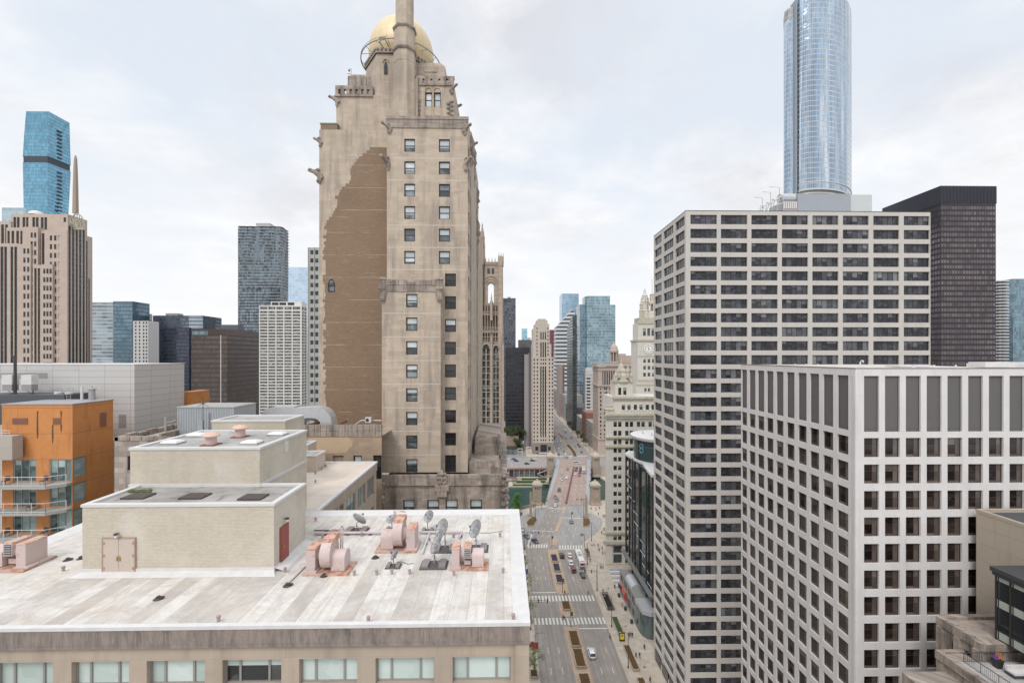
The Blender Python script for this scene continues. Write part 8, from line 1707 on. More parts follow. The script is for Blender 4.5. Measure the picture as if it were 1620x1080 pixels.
# deg: 0 = heading away down the avenue, 180 = coming towards us
V=[('suv','white',935.5,1035,0,'white suv with dark roof glass alone in the nearest lanes of the avenue'),
('suv','black',888.5,880,0,'black car waiting nearest the median behind the stop line'),('sedan','white',901,879,0,'white car waiting first in the middle lane behind the stop line'),
('sedan','white',903,891,0,'white car second in the middle lane beside the big bus'),('suv','maroon',907,902.5,0,'dark maroon car third in the middle lane'),
('sedan','black',921.5,910.5,0,'black car right behind the big white bus'),('sedan','grey',904,826,8,'dark grey car alone beyond the crossing heading for the bridge'),
('sedan','navy',846.4,857,150,'dark navy car turning left of the junction, nearest the crossing'),('sedan','grey',833,849.5,150,'grey car behind the dark navy one on the side drive'),
('sedan','silver',824.8,838.5,165,'silver car on the side drive against the white roof edge'),('sedan','navy',822.5,815,200,'dark blue car by the river balustrade at the left'),
('suv','silver',878.8,800.5,192,'silver suv at the near left end of the bridge'),('suv','grey',880.8,792,192,'grey suv second in the near left queue on the bridge'),('sedan','grey',877.7,787,192,'grey car left of the grey suv on the bridge'),
('suv','dark',884.4,776.5,192,'dark suv alone in the left half of the bridge'),('sedan','silver',889.6,759.6,192,'silver car below the expansion joint on the left bridge lanes'),('sedan','silver',886.2,752.3,192,'silver car nearest the left railing of the bridge'),
('sedan','white',896.5,755.5,192,'white car in the middle of the left bridge lanes'),('sedan','grey',897.8,743.3,192,'grey car far up in the left bridge lanes'),
('sedan','white',910,750,10,'white car by the maroon barrier, last of the queue on the right bridge lanes'),('sedan','red',916.3,752.8,10,'bright red car at the tail of the middle queue on the bridge'),('sedan','navy',917,748.3,10,'navy car just ahead of the bright red one'),('sedan','dark',917.8,744.2,10,'dark car second ahead of the bright red one'),
('sedan','maroon',911.2,744.7,10,'maroon car ahead of the white one by the barrier'),('sedan','dark',912.3,740.6,10,'dark car at the head of the lane by the barrier'),('sedan','maroon',918.8,740.6,10,'maroon car at the head of the middle queue beside the far bus'),
('van','white',912.2,733.5,90,'white van crossing the far end of the bridge'),('sedan','white',916.6,733,90,'white car directly behind the crossing white van'),
('sedan','tan',891.8,724.2,185,'orange tan taxi first at the far stop line'),('sedan','grey',896.8,724.2,185,'grey car between the tan taxi and the white one at the far stop line'),('sedan','white',903,724.4,185,'white car nearest the far median at the stop line'),
('sedan','white',894.6,719.2,185,'white car in the second row beyond the bridge'),('sedan','tan',900.2,717,185,'tan taxi beside the far median, second row'),('sedan','grey',891.8,714.2,185,'grey car in the third row beyond the bridge'),('van','white',883.8,712.6,185,'white van at the left kerb beyond the bridge'),
('sedan','tan',888.2,707.3,185,'tan taxi far up the left lanes'),('sedan','tan',895.6,709,185,'tan taxi far up beside the median'),('sedan','silver',891.4,705.3,185,'silver car behind the far tan taxis'),
('sedan','red',920,715.7,0,'red car alone in the right lanes beyond the bridge'),('suv','white',930.8,722.8,0,'white suv at the right kerb by the far bridge house'),('sedan','silver',909.8,706.3,0,'silver car far up the right lanes'),('sedan','black',914.4,703.6,0,'black car far up the right lanes'),('sedan','maroon',916.8,706.8,0,'maroon car far up beside the right kerb'),('suv','dark',883.9,720,185,'dark suv at the left kerb near the far bridge house'),
('sedan','dark',887.4,690,185,'dark car in the distant cross street, left'),('sedan','dark',889.8,692,185,'dark car just right of another in the distance'),('sedan','red',895.3,693.6,185,'distant red car near the middle of the avenue'),('sedan','red',903.3,693,0,'distant red car in the right lanes'),('sedan','white',882.2,701,185,'distant white car at the left kerb'),('sedan','dark',884.6,687,185,'most distant dark car on the left'),
('sedan','white',886.9,698.4,185,'distant white car beside the yellow line')]
for v in V: put(*v)
for k,(c,px,py,dg,lb) in enumerate((('blue',813.2,726.8,90,'blue car on the riverside drive at the left'),('dark',817,729.6,90,'dark car just below the blue one on the riverside drive'),('dark',833.8,734,90,'dark car in the near lane of the riverside drive'),('dark',842.6,729,90,'dark car close to the far left bridge house'),('white',846.7,727,90,'white car behind the dark one near the far left bridge house'),('white',802.5,726.6,90,'white car at the left end of the riverside drive'))): put('sedan',c,px,py,dg,lb,.02,'cars on the riverside drive')
# buses
def bus(px,py,deg,label,first=[None]):
    c=G(px,py,.02)
    if first[0] is None:
        r=empty('city_bus',(0,0,0),label,'bus','buses on the avenue'); L,W,H=12.2,2.55,3.05; w=W/2
        m=MB(); rg=lambda y,k:[(-w*k,y,.35),(w*k,y,.35),(w*k,y,H-.3),(w*k-.18,y,H),(-w*k+.18,y,H),(-w*k,y,H-.3)]; m.loft([rg(-L/2,.95),rg(-L/2+.15,1),rg(L/2-.2,1),rg(L/2,.94)]); m.build('body',[PAINT['white']],r,True)
        for s in(-1,1): m=MB(); m.box(s*w-.012,-L/2+.9,1.35,s*w+.012,L/2-.6,2.35); m.build('side_windows',[M_CARG],r)
        m=MB(); m.box(-w*.8,L/2-.02,1.2,w*.8,L/2+.03,2.6); m.build('windscreen',[M_CARG],r); m=MB(); m.box(-w*.75,-L/2-.03,1.75,w*.75,-L/2+.02,2.5); m.build('rear_window',[M_CARG],r)
        m=MB(); m.box(-w*.85,-L/2-.04,.5,w*.85,-L/2-.005,1.0); m.build('rear_grille',[PAINT['dark']],r)
        for s in(-1,1): m=MB(); m.box(s*w*.72-.16,-L/2-.06,1.1,s*w*.72+.16,-L/2-.002,1.5); m.build('tail_lamp',[M_TAIL],r)
        m=MB(); m.box(-.35,-L/2-.06,1.15,.35,-L/2-.002,1.45); m.build('brake_light',[plain('bright brake light',(.8,.02,.01),.3)],r)
        m=MB(); m.box(-.75,-.4,H+.0,.75,1.6,H+.2); m.build('roof_unit',[M_GAL],r); m=MB(); m.box(-.55,2.6,H,.55,3.4,H+.12); m.build('roof_hatch',[M_GAL],r); m=MB(); m.box(-.95,-L/2+.5,H,.95,-L/2+1.2,H+.03); m.build('roof_stripe',[plain('dull red stripe',(.35,.10,.12),.6)],r)
        for s in(-1,1):
            for y in(-3.2,3.6): m=MB(); m.lathe([(.48,-.15),(.48,.15)],(s*(w-.12),y,.48),14,axis='x'); m.build('wheel',[M_TYRE],r,True)
        first[0]=r; r.location=c; r.rotation_euler=(0,0,-R(deg))
    else: copy_tree(first[0],None,c,-R(deg),label)
bus(917.8,889.5,0,'long white city bus by the right kerb near the crossing'); bus(923.3,746.5,8,'white city bus in the right lane at the far end of the bridge'); bus(893.8,683.5,0,'distant white bus where the avenue meets the cross street')
# ================================================================ PEOPLE
def skin(name,verts,edges,rad,mat,parent,sub=1):
    me=bpy.data.meshes.new(name); me.from_pydata(verts,edges,[]); o=bpy.data.objects.new(name,me); COL.objects.link(o)
    s=o.modifiers.new('s','SKIN'); s.use_smooth_shade=True
    for v,r in zip(me.skin_vertices[0].data,rad): v.radius=(r,r) if not isinstance(r,tuple) else r
    me.skin_vertices[0].data[0].use_root=True
    b=o.modifiers.new('b','SUBSURF'); b.levels=sub; b.render_levels=sub
    dg=bpy.context.evaluated_depsgraph_get(); nm=bpy.data.meshes.new_from_object(o.evaluated_get(dg)); bpy.data.objects.remove(o); nm.materials.clear(); nm.materials.append(mat)
    q=bpy.data.objects.new(name,nm); COL.objects.link(q); q.parent=parent; return q
M_SKIN=plain('skin',(.42,.26,.19),.6,.1,5); M_HAIR=plain('dark hair',(.03,.022,.018),.7)
CL={n:plain('cloth '+n,c,.85,.12,4) for n,c in dict(black=(.025,.025,.03),navy=(.03,.04,.09),grey=(.18,.18,.19),white=(.65,.65,.65),red=(.50,.05,.03),tan=(.40,.30,.20),jeans=(.07,.10,.17),blue=(.07,.16,.40)).items()}
def human(stride,arm):
    s=stride; a=arm
    V=[(0,0,.95),(0,0,1.12),(0,.0,1.32),(0,0,1.46),(0,.015,1.56),(0,.03,1.68), (-.10,0,.90),(-.11,s*.22,.50),(-.11,s*.28-.05*abs(s),.07),(-.11,s*.28+.14,.03), (.10,0,.90),(.11,-s*.16,.50),(.11,-s*.34,.09),(.11,-s*.34+.14,.04),
       (-.19,0,1.42),(-.25,-a*.10,1.16),(-.26,-a*.10+.12,.93),(-.26,-a*.08+.16,.85),(.19,0,1.42),(.25,a*.10,1.16),(.26,a*.16+.08,.93),(.26,a*.18+.12,.85)]
    E=[(0,1),(1,2),(2,3),(3,4),(4,5),(0,6),(6,7),(7,8),(8,9),(0,10),(10,11),(11,12),(12,13),(3,14),(14,15),(15,16),(16,17),(3,18),(18,19),(19,20),(20,21)]
    return V,E
PP={}
def personproto(pose,top,leg):
    if (pose,top,leg) in PP: return PP[(pose,top,leg)]
    r=empty('person',(0,0,0),'person','person','pedestrians on the pavements'); V,E=human(*((1.0,1.0) if pose=='walk' else (.12,.2)))
    rad=[.13,.12,.14,.10,.055,.10,.085,.06,.04,.035,.085,.06,.04,.035,.06,.045,.035,.03,.06,.045,.035,.03]
    skin('body',V,E,rad,M_SKIN,r)
    tv=[V[i] for i in (0,1,2,3,14,15,16,18,19,20)]; te=[(0,1),(1,2),(2,3),(3,4),(4,5),(5,6),(3,7),(7,8),(8,9)]; skin('jacket',tv,te,[.165,.15,.17,.12,.085,.065,.055,.085,.065,.055],CL[top],r)
    lv=[V[i] for i in (0,6,7,8,10,11,12)]; skin('trousers',lv,[(0,1),(1,2),(2,3),(0,4),(4,5),(5,6)],[.155,.11,.085,.062,.11,.085,.062],CL[leg],r)
    m=MB(); m.lump((0,-.005,1.715),.105,.12,.095,0,3,8,6,.05); m.build('hair',[M_HAIR],r,True)
    m=MB(); m.lump((0,.135,1.665),.018,.022,.025,0,1,5,4,0); m.build('nose',[M_SKIN],r)
    for sx in (-1,1): m=MB(); m.lump((sx*.035,.125,1.69),.012,.01,.01,0,1,5,4,0); m.build('eye',[CL['black']],r)
    for sh in ((-.11,(.28+.09) if pose=='walk' else .12),(.11,(-.34+.09) if pose=='walk' else .08)): m=MB(); m.lump((sh[0],sh[1],.05),.05,.14,.05,0,2,8,5,.05); m.build('shoe',[CL['black']],r,True)
    r['used']=False; PP[(pose,top,leg)]=r; return r
def person(px,py,deg,pose,top,leg,label,z=.14):
    p=personproto(pose,top,leg); c=G(px,py,z)
    if not p['used']: p['used']=True; p.location=c; p.rotation_euler=(0,0,-R(deg)); p['label']=label; return p
    return copy_tree(p,None,c,-R(deg),label)
PE=[(947.8,872,0,'walk','black','black','person in black walking on the beige pavement near the terracotta building'),(972.6,930.5,180,'walk','black','black','person in black walking toward the camera beside the stepped plaza'),(954,938,0,'stand','black','jeans','person in black standing between two street lamps on the right pavement'),
(949.6,899,90,'stand','black','black','person in black, leftmost of three standing by the lamp'),(951.8,899,180,'stand','white','jeans','person in a white top in the middle of three standing people'),(954.2,899.5,270,'stand','black','jeans','person in black, rightmost of three standing by the lamp'),
(953.4,877.5,0,'walk','grey','jeans','person in grey walking near the plaza steps'),(956.8,876,180,'walk','white','tan','person in white near the foot of the terracotta building'),(930.4,941,90,'walk','navy','jeans','person in navy stepping over the nearest of two crossings',),
(893.3,939.8,90,'walk','black','black','person in black waiting at the tip of the median'),(890.4,979,90,'walk','maroon' if False else 'red','black','person in a red jacket on the median crossing'),(892.4,980.2,90,'walk','black','black','person in black right beside the red jacket on the median crossing'),
(984.4,960.5,200,'walk','red','tan','person in a red coat walking past the shop row'),(994.6,1007.5,180,'walk','red','black','person in dark red, left of a trio beside the yellow poster stand'),(997,1007,180,'walk','blue','jeans','person in blue in the middle of a trio on the pavement'),(1000.2,1007.5,180,'walk','black','black','person in black, right of a trio on the pavement'),
(1019.4,1027,180,'walk','black','black','person in black close to the base of the beige tower'),(1006.4,1039.5,0,'walk','grey','black','person in grey, left of a pair walking away'),(1011.9,1040,0,'walk','black','jeans','person in black, right of a pair walking away'),(1028.6,1079,0,'walk','red','black','person in a red top at the very bottom of the right pavement'),
(844.5,804.5,0,'walk','black','jeans','person in black near the near left bridge house'),(935.3,806,0,'walk','black','black','person in black at the corner by the near right bridge house'),(942.7,807.3,180,'walk','tan','jeans','person in tan near the blue stand'),(948.3,805,0,'stand','grey','black','person in grey right of the near right bridge house'),(946.5,815,0,'stand','black','black','person in black alone at the edge of the turning area'),
(954.3,818.2,0,'walk','black','jeans','person in black, left of a pair by the turning area'),(956.8,818.5,0,'walk','navy','black','person in navy, right of a pair by the turning area'),(955.6,839,180,'walk','navy','navy','person in navy leaning over the kerb of the turning area'),(951.8,844.2,180,'walk','red','black','person in dark red near the turning area kerb'),
(946.2,864.5,0,'walk','red','jeans','person in red beside a bench on the right pavement'),(956,861,0,'stand','black','black','person in black under the first cornice of the terracotta building'),(933.6,888.5,0,'stand','black','jeans','person in black behind the bus stop'),(825.8,861,0,'stand','black','black','person in black at the left pavement edge near the white roof'),
(838.8,863,90,'walk','grey','black','person in grey starting over the far crossing'),(827,871,0,'stand','navy','black','person in navy under the left banners'),(952.6,870,0,'walk','blue','jeans','person in blue left of the plaza'),(965,1010,0,'walk','tan','black','person in tan beside the subway stair wall')]
for p in PE: person(*p[:6],p[6],(.14 if p[1]<1500 and not (p[1] in (941,863)) else .02))
for k,(px,py,tp) in enumerate(((871.5,752,'black'),(867.2,775,'black'),(872.5,741,'white'),(934.2,752,'navy'),(933.8,763,'black'),(933.6,779,'grey'),(934.4,745,'red'),(933,771,'black'),(868.5,769,'tan'))):
    person(px,py,(0,180)[k%2],'walk',tp,'jeans' if k%2 else 'black','person in '+tp+' on the '+('left' if px<900 else 'right')+' bridge walkway, '+['beside the far lawn','level with the near bridge house roof','by the far bridge house','by the far end of the river','over the middle of the river','near the close bank','near the far tower','between the two people over the river','behind another in tan'][k],.26)
# ================================================================ STREET FURNITURE
M_LAMP=plain('dark green lamp post',(.07,.07,.06),.5,.1,3,.3)
def lamp(px,py,h,armdir,arm,label,banner=None):
    c=G(px,py,.14); r=empty('street_lamp',tuple(c),label,'street lamp','street lamps along the avenue')
    m=MB(); m.lathe([(.24,0),(.2,.5),(.12,.7),(.09,h*.5),(.07,h)],tuple(c),8); m.build('pole',[M_LAMP],r)
    m=MB(); m.tube([c+Z3*(h-.05),c+Z3*(h+.35)+Vector((armdir*arm*.35,0,0)),c+Z3*(h+.45)+Vector((armdir*arm,0,0))],.05,5); m.build('arm',[M_LAMP],r)
    m=MB(); q=c+Z3*(h+.38)+Vector((armdir*(arm+.3),0,0)); m.lump(tuple(q),.42,.16,.10,0,1,8,5,.05); m.build('lamp_head',[M_GAL],r)
    if banner:
        for k,(col,dx) in enumerate(banner):
            m=MB(); z0=h*.58; m.box(c.x+dx,c.y-.02,z0,c.x+dx+.75*(1 if dx>0 else 1),c.y+.02,z0+2.0); m.build('banner',[plain('banner cloth '+col,dict(red=(.45,.05,.05),blue=(.05,.10,.32),green=(.07,.22,.13),pink=(.40,.16,.22))[col],.8,.5,2.5)],r)
    return r
lamp(993.8,1055.5,9.6,-1,2.0,'street lamp on the right pavement nearest the bottom of the picture'); lamp(967.6,990.5,9.6,-1,2.0,'street lamp beside the subway stair on the right pavement'); lamp(944.6,933.5,9.6,1,1.6,'street lamp with a long signal arm on the right pavement')
lamp(839.5,995,9.6,1,2.2,'street lamp on the left kerb by the two near crossings'); lamp(846.5,1058,9.8,1,2.4,'street lamp with red banners on the left kerb near the bottom',[('red',-.85),('red',.12)]); lamp(831.6,931,9.8,1,2.6,'street lamp with blue and green banners on the left kerb',[('green',-.85),('blue',.12)]); lamp(828.3,905,8.6,-1,.4,'lamp post with red and blue banners beside the white roof edge',[('pink',-.85),('blue',.12)])
lamp(847.3,817.5,9.0,1,.5,'dark post between the river balustrade and the left flower island'); lamp(923.4,818,9.0,-1,1.5,'lamp post at the near right corner of the bridge'); lamp(935.7,855,8.5,1,.5,'dark post beside the right flower island'); lamp(929.3,893,9.0,1,.5,'lamp post between the bus stop and the right pavement'); lamp(829.6,868,9.2,-1,.4,'dark lamp post left of the far crossing')
def signal(px,py,h,arm,label,z=.13,head2=True):
    c=G(px,py,z); r=empty('traffic_signal',tuple(c),label,'traffic light','traffic signals at the crossings')
    m=MB(); m.lathe([(.16,0),(.10,.5),(.08,h)],tuple(c),7); m.build('pole',[M_LAMP],r)
    if arm: m=MB(); m.tube([c+Z3*(h-.2),c+Z3*(h+.1)+Vector((arm,0,0))],.07,5); m.build('mast_arm',[M_LAMP],r)
    for dx in ([arm,arm*.45] if arm else [.0,.45]):
        m=MB(); m.box(c.x+dx-.19,c.y-.18,c.z+h-.9,c.x+dx+.19,c.y+.18,c.z+h+.25); hd=m.build('signal_head',[M_STEEL],r)
        for k,cc in enumerate(((.25,.02,.02),(.3,.2,.02),(.03,.25,.1))): m=MB(); m.lathe([(.11,-.03),(.11,.0)],(c.x+dx,c.y-.185,c.z+h+.05-.34*k),8,axis='y'); m.build('lens',[plain('signal lens %d'%k,cc,.3)],hd)
signal(903.4,991,4.6,0,'traffic signal on the median just beyond the nearest crossing'); signal(889.6,936.5,4.8,0,'traffic signal on the median tip before the second crossing'); signal(841.5,975,5.6,5.2,'traffic signal with a long arm reaching over the left lanes',.14); signal(944.2,925,5.6,-4.6,'traffic signal arm over the right lanes behind the black car',.14)
signal(873.2,863.5,4.4,0,'traffic signal on the median at the far crossing'); signal(924.6,865,6.0,-1.6,'traffic signal post at the right kerb by the far crossing',.14); signal(834,861,5.8,5.4,'traffic signal with an arm over the side drive at the left',.14); signal(926.5,806,6.2,-5.0,'traffic signal arm at the near right end of the bridge',.14); signal(857,805.5,5.2,3.0,'traffic signal arm at the near left end of the bridge',.14); signal(904.4,821,3.6,0,'short signal post in front of the dark grey car',.02)
M_PLG=plain('planter granite',(.40,.34,.28),.8,.1,3); M_SOIL=plain('dark soil bed',(.035,.03,.05),.95,.3,3); 
def flowerbed(name):
    t=NT(name); p=t.pos(); f=t.noise(p,4.5,4,.7); c=t.mix(t.mapr(f,.4,.6),(.05,.075,.022,1),(.20,.062,.028,1)); t.L(c,t.b.inputs['Base Color']); t.b.inputs['Roughness'].default_value=.9; return t.m
M_FLW=flowerbed('rust red and green bedding plants'); M_GRN=plain('green bedding plants',(.06,.10,.03),.9,.4,4)
def planter(x0,x1,y0,y1,label,fill,h=.75,z=.13,grp='stone planters along the avenue'):
    r=empty('planter',((x0+x1)/2,(y0+y1)/2,z),label,'planter',grp); c=.35
    def oct_(o,zz): return [(x0+c-o*.4,y0-o,zz),(x1-c+o*.4,y0-o,zz),(x1+o,y0+c-o*.4,zz),(x1+o,y1-c+o*.4,zz),(x1-c+o*.4,y1+o,zz),(x0+c-o*.4,y1+o,zz),(x0-o,y1-c+o*.4,zz),(x0-o,y0+c-o*.4,zz)]
    m=MB(); m.loft([oct_(0,z),oct_(.05,z+h*.75),oct_(.12,z+h*.78),oct_(.12,z+h),oct_(-.18,z+h),oct_(-.18,z+h-.12)]); m.build('box',[M_PLG],r)
    m=MB(); g_=random.Random(int(y0*7)); nx,ny=max(4,int((x1-x0)/.28)),max(6,int((y1-y0)/.28)); P=oct_(-.2,0)
    if fill is M_SOIL: m.face([(p[0],p[1],z+h-.06) for p in P])
    else:
        for i in range(nx):
            for j in range(ny):
                xx=x0+.25+(x1-x0-.5)*i/(nx-1); yy=y0+.25+(y1-y0-.5)*j/(ny-1); m.lump((xx+g_.uniform(-.06,.06),yy+g_.uniform(-.06,.06),z+h-.08),.19,.19,.12+.14*g_.random(),0,i*31+j,5,4,.4)
    o=m.build('soil' if fill is M_SOIL else 'bedding_plants',[fill],r); 
for k,(y0,y1,f,lb) in enumerate(((113.5,121.3,M_FLW,'median planter with rust red plants cut by the bottom of the picture'),(124,131.6,M_FLW,'rust red median planter nearest to the bottom edge, wholly in view'),(132.9,140.2,M_FLW,'rust red median planter just below the nearest crossing'),(152.2,157.2,M_FLW,'rust red median planter between the two near crossings'),(170.3,176.6,M_SOIL,'empty dark median planter nearest the crossing'),(179.4,186,M_SOIL,'middle one of three empty dark median planters'),(188,194.6,M_SOIL,'farthest of three empty dark median planters'))): planter(20.45,23.25,y0,y1,lb,f)
planter(36.0,37.9,138.0,147.5,'long planter with green plants and pale rim by the yellow poster stand',M_GRN,.7,.14); planter(36.0,37.9,122.6,133,'long rust red planter near the lamp at the lower right',M_FLW,.7,.14); planter(36.0,37.9,112,119.5,'rust red planter on the right pavement cut by the bottom edge',M_FLW,.7,.14)
for k,(y,lb) in enumerate(((121.5,'rounded planter under the lowest left street tree'),(133.5,'rounded planter below the red banners on the left kerb'),(146.5,'rounded planter beside the left end of the nearest crossing'),(163,'rounded planter beside the left end of the second crossing'))): planter(7.3,9.3,y-1.2,y+1.6,lb,M_FLW,.7,.14)
def island(pts,label):
    P=[tuple(G(a,b)[:2]) for a,b in pts]; cx=sum(p[0] for p in P)/len(P); cy=sum(p[1] for p in P)/len(P); sc=lambda k:ccw([(cx+(p[0]-cx)*k,cy+(p[1]-cy)*k) for p in P])
    r=empty('flower_island',(cx,cy,0),label,'flower bed','kerbed flower islands before the bridge'); m=MB(); m.prism(sc(1.18),0,.14); m.build('kerb',[M_KERB],r); m=MB(); m.prism(sc(1.0),.14,.8); m.prism(sc(.9),.8,.81); m.build('stone_rim',[M_PLG],r)
    m=MB(); Q=sc(.88); g_=random.Random(4); xs=[p[0] for p in Q]; ys=[p[1] for p in Q]
    def ins(x,y):
        return all((Q[(i+1)%len(Q)][0]-Q[i][0])*(y-Q[i][1])-(Q[(i+1)%len(Q)][1]-Q[i][1])*(x-Q[i][0])>0 for i in range(len(Q)))
    for k in range(1200):
        x,y=g_.uniform(min(xs),max(xs)),g_.uniform(min(ys),max(ys))
        if ins(x,y): m.lump((x,y,.84),.3,.3,.15+.15*g_.random(),0,k,5,4,.4)
    m.build('bedding_plants',[M_FLW],r)
island([(834.5,834),(843,834),(849.5,822.5),(848,818.5),(841,820),(832.8,828)],'kerbed flower island on the left before the bridge'); island([(922.6,821),(932,822),(934,829),(929.5,833.8),(922.6,835)],'kerbed flower island on the right before the bridge')
# subway stair
r=empty('subway_entrance',(37,158,.14),'open subway stair with low pale wall on the right pavement','subway entrance'); m=MB(); ax0,ax1,ay0,ay1=35.6,38.6,152.3,163
for q in ((ax0,ay0+.3,ax0+.3,ay1),(ax1-.3,ay0+.3,ax1,ay1),(ax0+.3,ay1-.3,ax1-.3,ay1)): m.box(q[0],q[1],.14,q[2],q[3],1.1)
m.build('wall',[M_PLG],r); m=MB(); m.box(ax0+.3,ay0,.145,ax1-.3,ay1-.3,.155); m.build('stair_well',[plain('dark stair well',(.012,.012,.012),.9)],r)
for k in range(6): m=MB(); m.box(ax0+.35,ay0+.2+k*.35,.156,ax1-.35,ay0+.42+k*.35,.17); m.build('step',[plain('dark stair step',(.10,.09,.09),.9)],r)
# yellow poster stand
c=G(984.2,1013.5,.14); r=empty('poster_stand',tuple(c),'black framed yellow poster stand beside the green planter','advertising stand'); m=MB(); m.box(c.x-.85,c.y-.12,.14,c.x+.85,c.y+.12,2.7); m.build('frame',[M_STEEL],r); m=MB(); m.box(c.x-.62,c.y-.14,.75,c.x+.62,c.y-.121,2.45); m.build('poster',[plain('yellow poster',(.75,.62,.03),.5,.15,1.5)],r); m=MB(); m.box(c.x-.35,c.y-.16,1.7,c.x+.35,c.y-.141,2.2); m.build('picture',[plain('red poster patch',(.55,.12,.05),.5)],r)
# bus shelter, blue stand, benches
c=G(928.5,879,.14); r=empty('bus_shelter',tuple(c),'small dark bus shelter beside the front of the city bus','bus shelter'); m=MB(); m.box(c.x-.8,c.y-2,2.5,c.x+.9,c.y+2,2.65); m.build('roof',[M_STEEL],r); m=MB(); m.box(c.x+.75,c.y-1.9,.5,c.x+.8,c.y+1.9,2.4); m.build('glass_panel',[M_CARG],r)
for sx in(-.7,.8):
    for sy in(-1.9,1.9): m=MB(); m.tube([(c.x+sx,c.y+sy,.14),(c.x+sx,c.y+sy,2.5)],.05,5); m.build('post',[M_STEEL],r)
c=G(946.5,796,.14); m=MB(); m.box(c.x-1.3,c.y-.5,.14,c.x+1.3,c.y+.5,1.2); m.box(c.x-1.5,c.y-.8,2.1,c.x+1.5,c.y+.8,2.3); m.box(c.x-.05,c.y-.05,1.2,c.x+.05,c.y+.05,2.1); tag(m.build('ticket_stand',[plain('blue canopy stand',(.04,.10,.45),.6)]),'small blue canopied stand at the foot of the near right bridge house','stand')
for k,(px,py,lb) in enumerate(((937.5,862,'pale bench on the right pavement near the dark post'),(957.5,845,'pale bench beside the turning area kerb'))):
    c=G(px,py,.14); r=empty('bench',tuple(c),lb,'bench','benches on the right pavement'); m=MB(); m.box(c.x-1.1,c.y-.3,.55,c.x+1.1,c.y+.3,.65); m.build('seat',[M_GAL],r)
    for s in(-.8,.8): m=MB(); m.box(c.x+s-.1,c.y-.25,.14,c.x+s+.1,c.y+.25,.55); m.build('leg',[M_PLG],r)
# planted median beyond the bridge
P=[(898.5,705),(904,711),(908.5,717.5),(910,722.5)]; r=empty('planted_median',tuple(G(904,712)),'curved brown planted strip in the middle of the avenue beyond the bridge','flower bed')
pts=[G(a,b,.0) for a,b in P]; L_=[(p.x-1.3,p.y) for p in pts]; R_=[(p.x+1.3,p.y) for p in pts]; m=MB(); m.prism(ccw(L_+R_[::-1]),0,.6); m.build('kerb',[M_PLG],r); m=MB(); g_=random.Random(9)
for a,b in zip(pts[:-1],pts[1:]):
    n=int((b-a).length/.6)
    for i in range(n):
        q=a+(b-a)*(i/n)
        for dx in (-.8,0,.8): m.lump((q.x+dx,q.y,.7),.5,.5,.5,0,i*3+int(dx*2),6,4,.4)
m.build('bedding_plants',[M_FLW],r)
for k,(x,y) in enumerate(((48.2,398),(48.2,430),(48.2,465),(78,400),(78,432),(78,468),(78,505),(48.2,505))):
    c=Vector((x,y,.14)); d=1 if x<60 else -1; e_=empty('street_lamp',tuple(c),'slim street lamp on the '+('left' if d>0 else 'right')+' kerb beyond the bridge, '+['first','second','third','first','second','third','fourth','fourth'][k]+' from the river','street lamp','street lamps beyond the bridge'); m=MB(); m.tube([c,c+Z3*9.5],.13,5); m.build('pole',[M_LAMP],e_); m=MB(); m.tube([c+Z3*9.4,c+Z3*9.8+Vector((2.2*d,0,0))],.08,4); m.build('arm',[M_LAMP],e_)
# stone pylons before the bridge
for px,py,h,lb in ((839.6,815.5,13.5,'tall pale stone pylon between the river balustrade and the left flower island'),(927.6,817,12.5,'tall pale stone pylon at the near right end of the bridge')):
    c=G(px,py,.1); r=empty('pylon',tuple(c),lb,'pylon','stone pylons before the bridge'); s=.55; m=MB(); m.loft([[(c.x+a*q,c.y+b*q,z) for a,b in ((-1,-1),(1,-1),(1,1),(-1,1))] for q,z in ((1.0,.1),(1.0,.8),(.62,.9),(.55,h*.85),(.2,h))]); m.build('shaft',[M_LIME],r)
# plaza steps
for k in range(6):
    P=[G(961+k*2.0,898+k*6),G(967+k*1.9,898+k*6),G(972+k*2.1,904+k*6),G(966+k*2.1,904+k*6)]
st=empty('plaza_steps',(44,176,.14),'striped pale steps between the terracotta building and the glass shops','steps')
for k in range(9): m=MB(); y=167+1.7*k; m.box(42.2+.15*k,y,.14,49,y+1.0,.14+.05+.04*k); m.build('step',[M_COPE if k%2 else M_BRIDGEWALK],st)
# expansion litter: manhole covers
for k,(px,py) in enumerate(((962.5,930),(990,990),(1019.5,1054.5),(997.5,1040))):
    c=G(px,py,.145); m=MB(); m.lathe([(.38,0),(.38,.01)],tuple(c),12); tag(m.build('manhole_cover',[plain('worn iron',(.13,.09,.08),.7)]),['manhole cover by the plaza steps','manhole cover beside the subway stair','manhole cover at the lower right pavement','manhole cover left of the walking pair'][k],'manhole','manhole covers')
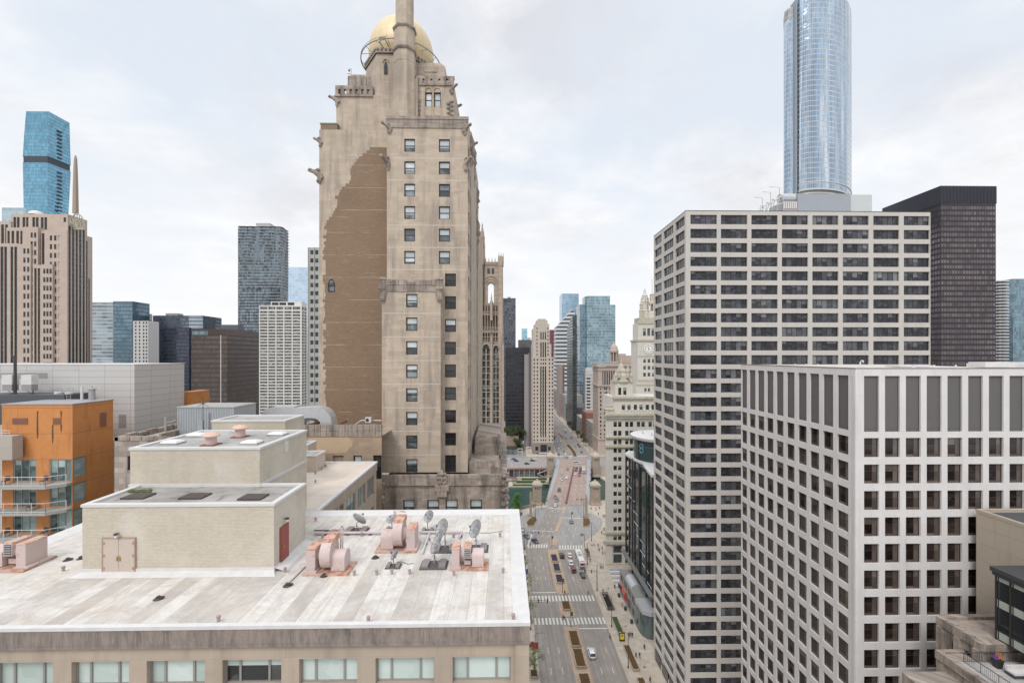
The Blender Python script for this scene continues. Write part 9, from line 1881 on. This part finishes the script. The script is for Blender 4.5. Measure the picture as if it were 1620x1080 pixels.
# ================================================================ TREES
def leafmat(name,c1,c2):
    t=NT(name); r=t.n('ShaderNodeNewGeometry').outputs['Random Per Island']; c=t.mix(r,c4(c1),c4(c2)); t.L(c,t.b.inputs['Base Color']); t.b.inputs['Roughness'].default_value=.7; return t.m
M_LEAF=leafmat('spring leaves',(.10,.15,.035),(.22,.30,.08)); M_LEAF2=leafmat('full green leaves',(.05,.12,.02),(.13,.26,.05)); M_LEAF3=leafmat('dark park leaves',(.03,.05,.018),(.075,.11,.035)); M_BARK=plain('bark',(.12,.095,.075),.9,.3,5)
def tree(x,y,z0,h,rad,n,leaf,label,seed,ls=.22,shape='round',grp=None,th=.35):
    g_=random.Random(seed); r=empty('tree',(x,y,z0),label,'tree',grp); m=MB(); top=Vector((x,y,z0+h*.8)); m.tube([(x,y,z0),(x+.1,y,z0+h*th),(x,y+.1,z0+h*.6),tuple(top)],[h*.022,h*.018,h*.012,h*.004],7); tips=[]
    for k in range(16):
        a=g_.uniform(0,math.tau); zz=z0+h*g_.uniform(th,.75); l=rad*g_.uniform(.5,.95)*(1 if shape=='round' else (1.15-(zz-z0)/h)); e=Vector((x+l*math.cos(a),y+l*math.sin(a),zz+h*g_.uniform(.08,.22))); mid=Vector((x,y,zz)).lerp(e,.5)+Vector((0,0,.15)); m.tube([(x,y,zz),tuple(mid),tuple(e)],[h*.008,h*.005,h*.002],5); tips+=[e,mid]
        for q in range(2): e2=e+Vector((g_.uniform(-1,1),g_.uniform(-1,1),g_.uniform(-.2,1)))*rad*.3; m.tube([tuple(mid),tuple(e2)],[h*.004,h*.0015],4); tips.append(e2)
    m.build('trunk',[M_BARK],r); m=MB()
    for k in range(n):
        t=g_.choice(tips); p=t+Vector((g_.gauss(0,1),g_.gauss(0,1),g_.gauss(0,.8)))*rad*.20; a=Vector((g_.uniform(-1,1),g_.uniform(-1,1),g_.uniform(-.6,.6))).normalized(); b=a.cross(Vector((g_.uniform(-1,1),g_.uniform(-1,1),g_.uniform(-1,1)))).normalized(); s=ls*g_.uniform(.6,1.3)
        m.face([p-a*s,p-b*s*.5,p+a*s,p+b*s*.5])
    m.build('crown',[leaf],r)
for k,(y,h,rad,n,lb) in enumerate(((121.5,8.2,2.9,1100,'sparse spring tree at the left kerb near the bottom of the picture'),(146.5,8.0,2.6,1000,'sparse spring tree beside the nearest crossing on the left kerb'),(163,7.4,2.4,900,'sparse spring tree beside the second crossing on the left kerb'),(177,7.2,2.2,800,'sparse spring tree below the green and blue banners'))): tree(8.3,y,.14,h,rad,n,M_LEAF,lb,k+3,.16,grp='young street trees on the left kerb')
c=G(817.5,806,0); tree(XZ(817.5,806,248)[0],248,-1,12.5,2.9,3200,M_LEAF2,'bright green pointed tree by the river at the left of the bridge',31,.28,'cone',None,.12)
for k,(px,Y,z0,h,rad,lb) in enumerate(((811,420,za(811,692,415),9,6.5,'broad dark tree on the roof of the low brown block'),(822,424,3,16,5,'dark tree right of the low brown block'),(819,410,0,12,3.5,'narrow dark tree against the low brown block'),(803,424,za(811,692,415),8,5,'dark tree at the left end of the low brown block'))): tree(xa(px,Y),Y,z0,h,rad,2200,M_LEAF3,lb,50+k,.55,'round','dark trees on the far bank',.2)
for k in range(12):
    px=884.5+ (k%6)*.9; 
for k,(x,y,lb) in enumerate(((79.5,430,'small kerb tree at the foot of the domed building'),(79.5,452,'second small kerb tree past the domed building'),(79.5,474,'third small kerb tree past the domed building'),(47.8,440,'small kerb tree beyond the stepped tower'),(47.8,470,'second small kerb tree beyond the stepped tower'),(47.8,500,'third small kerb tree beyond the stepped tower'),(79.5,505,'fourth small kerb tree on the right of the avenue'),(79.5,540,'fifth small kerb tree on the right of the avenue'))): tree(x,y,.14,8,3,500,M_LEAF3,lb,80+k,.4,grp='small trees along the far avenue')
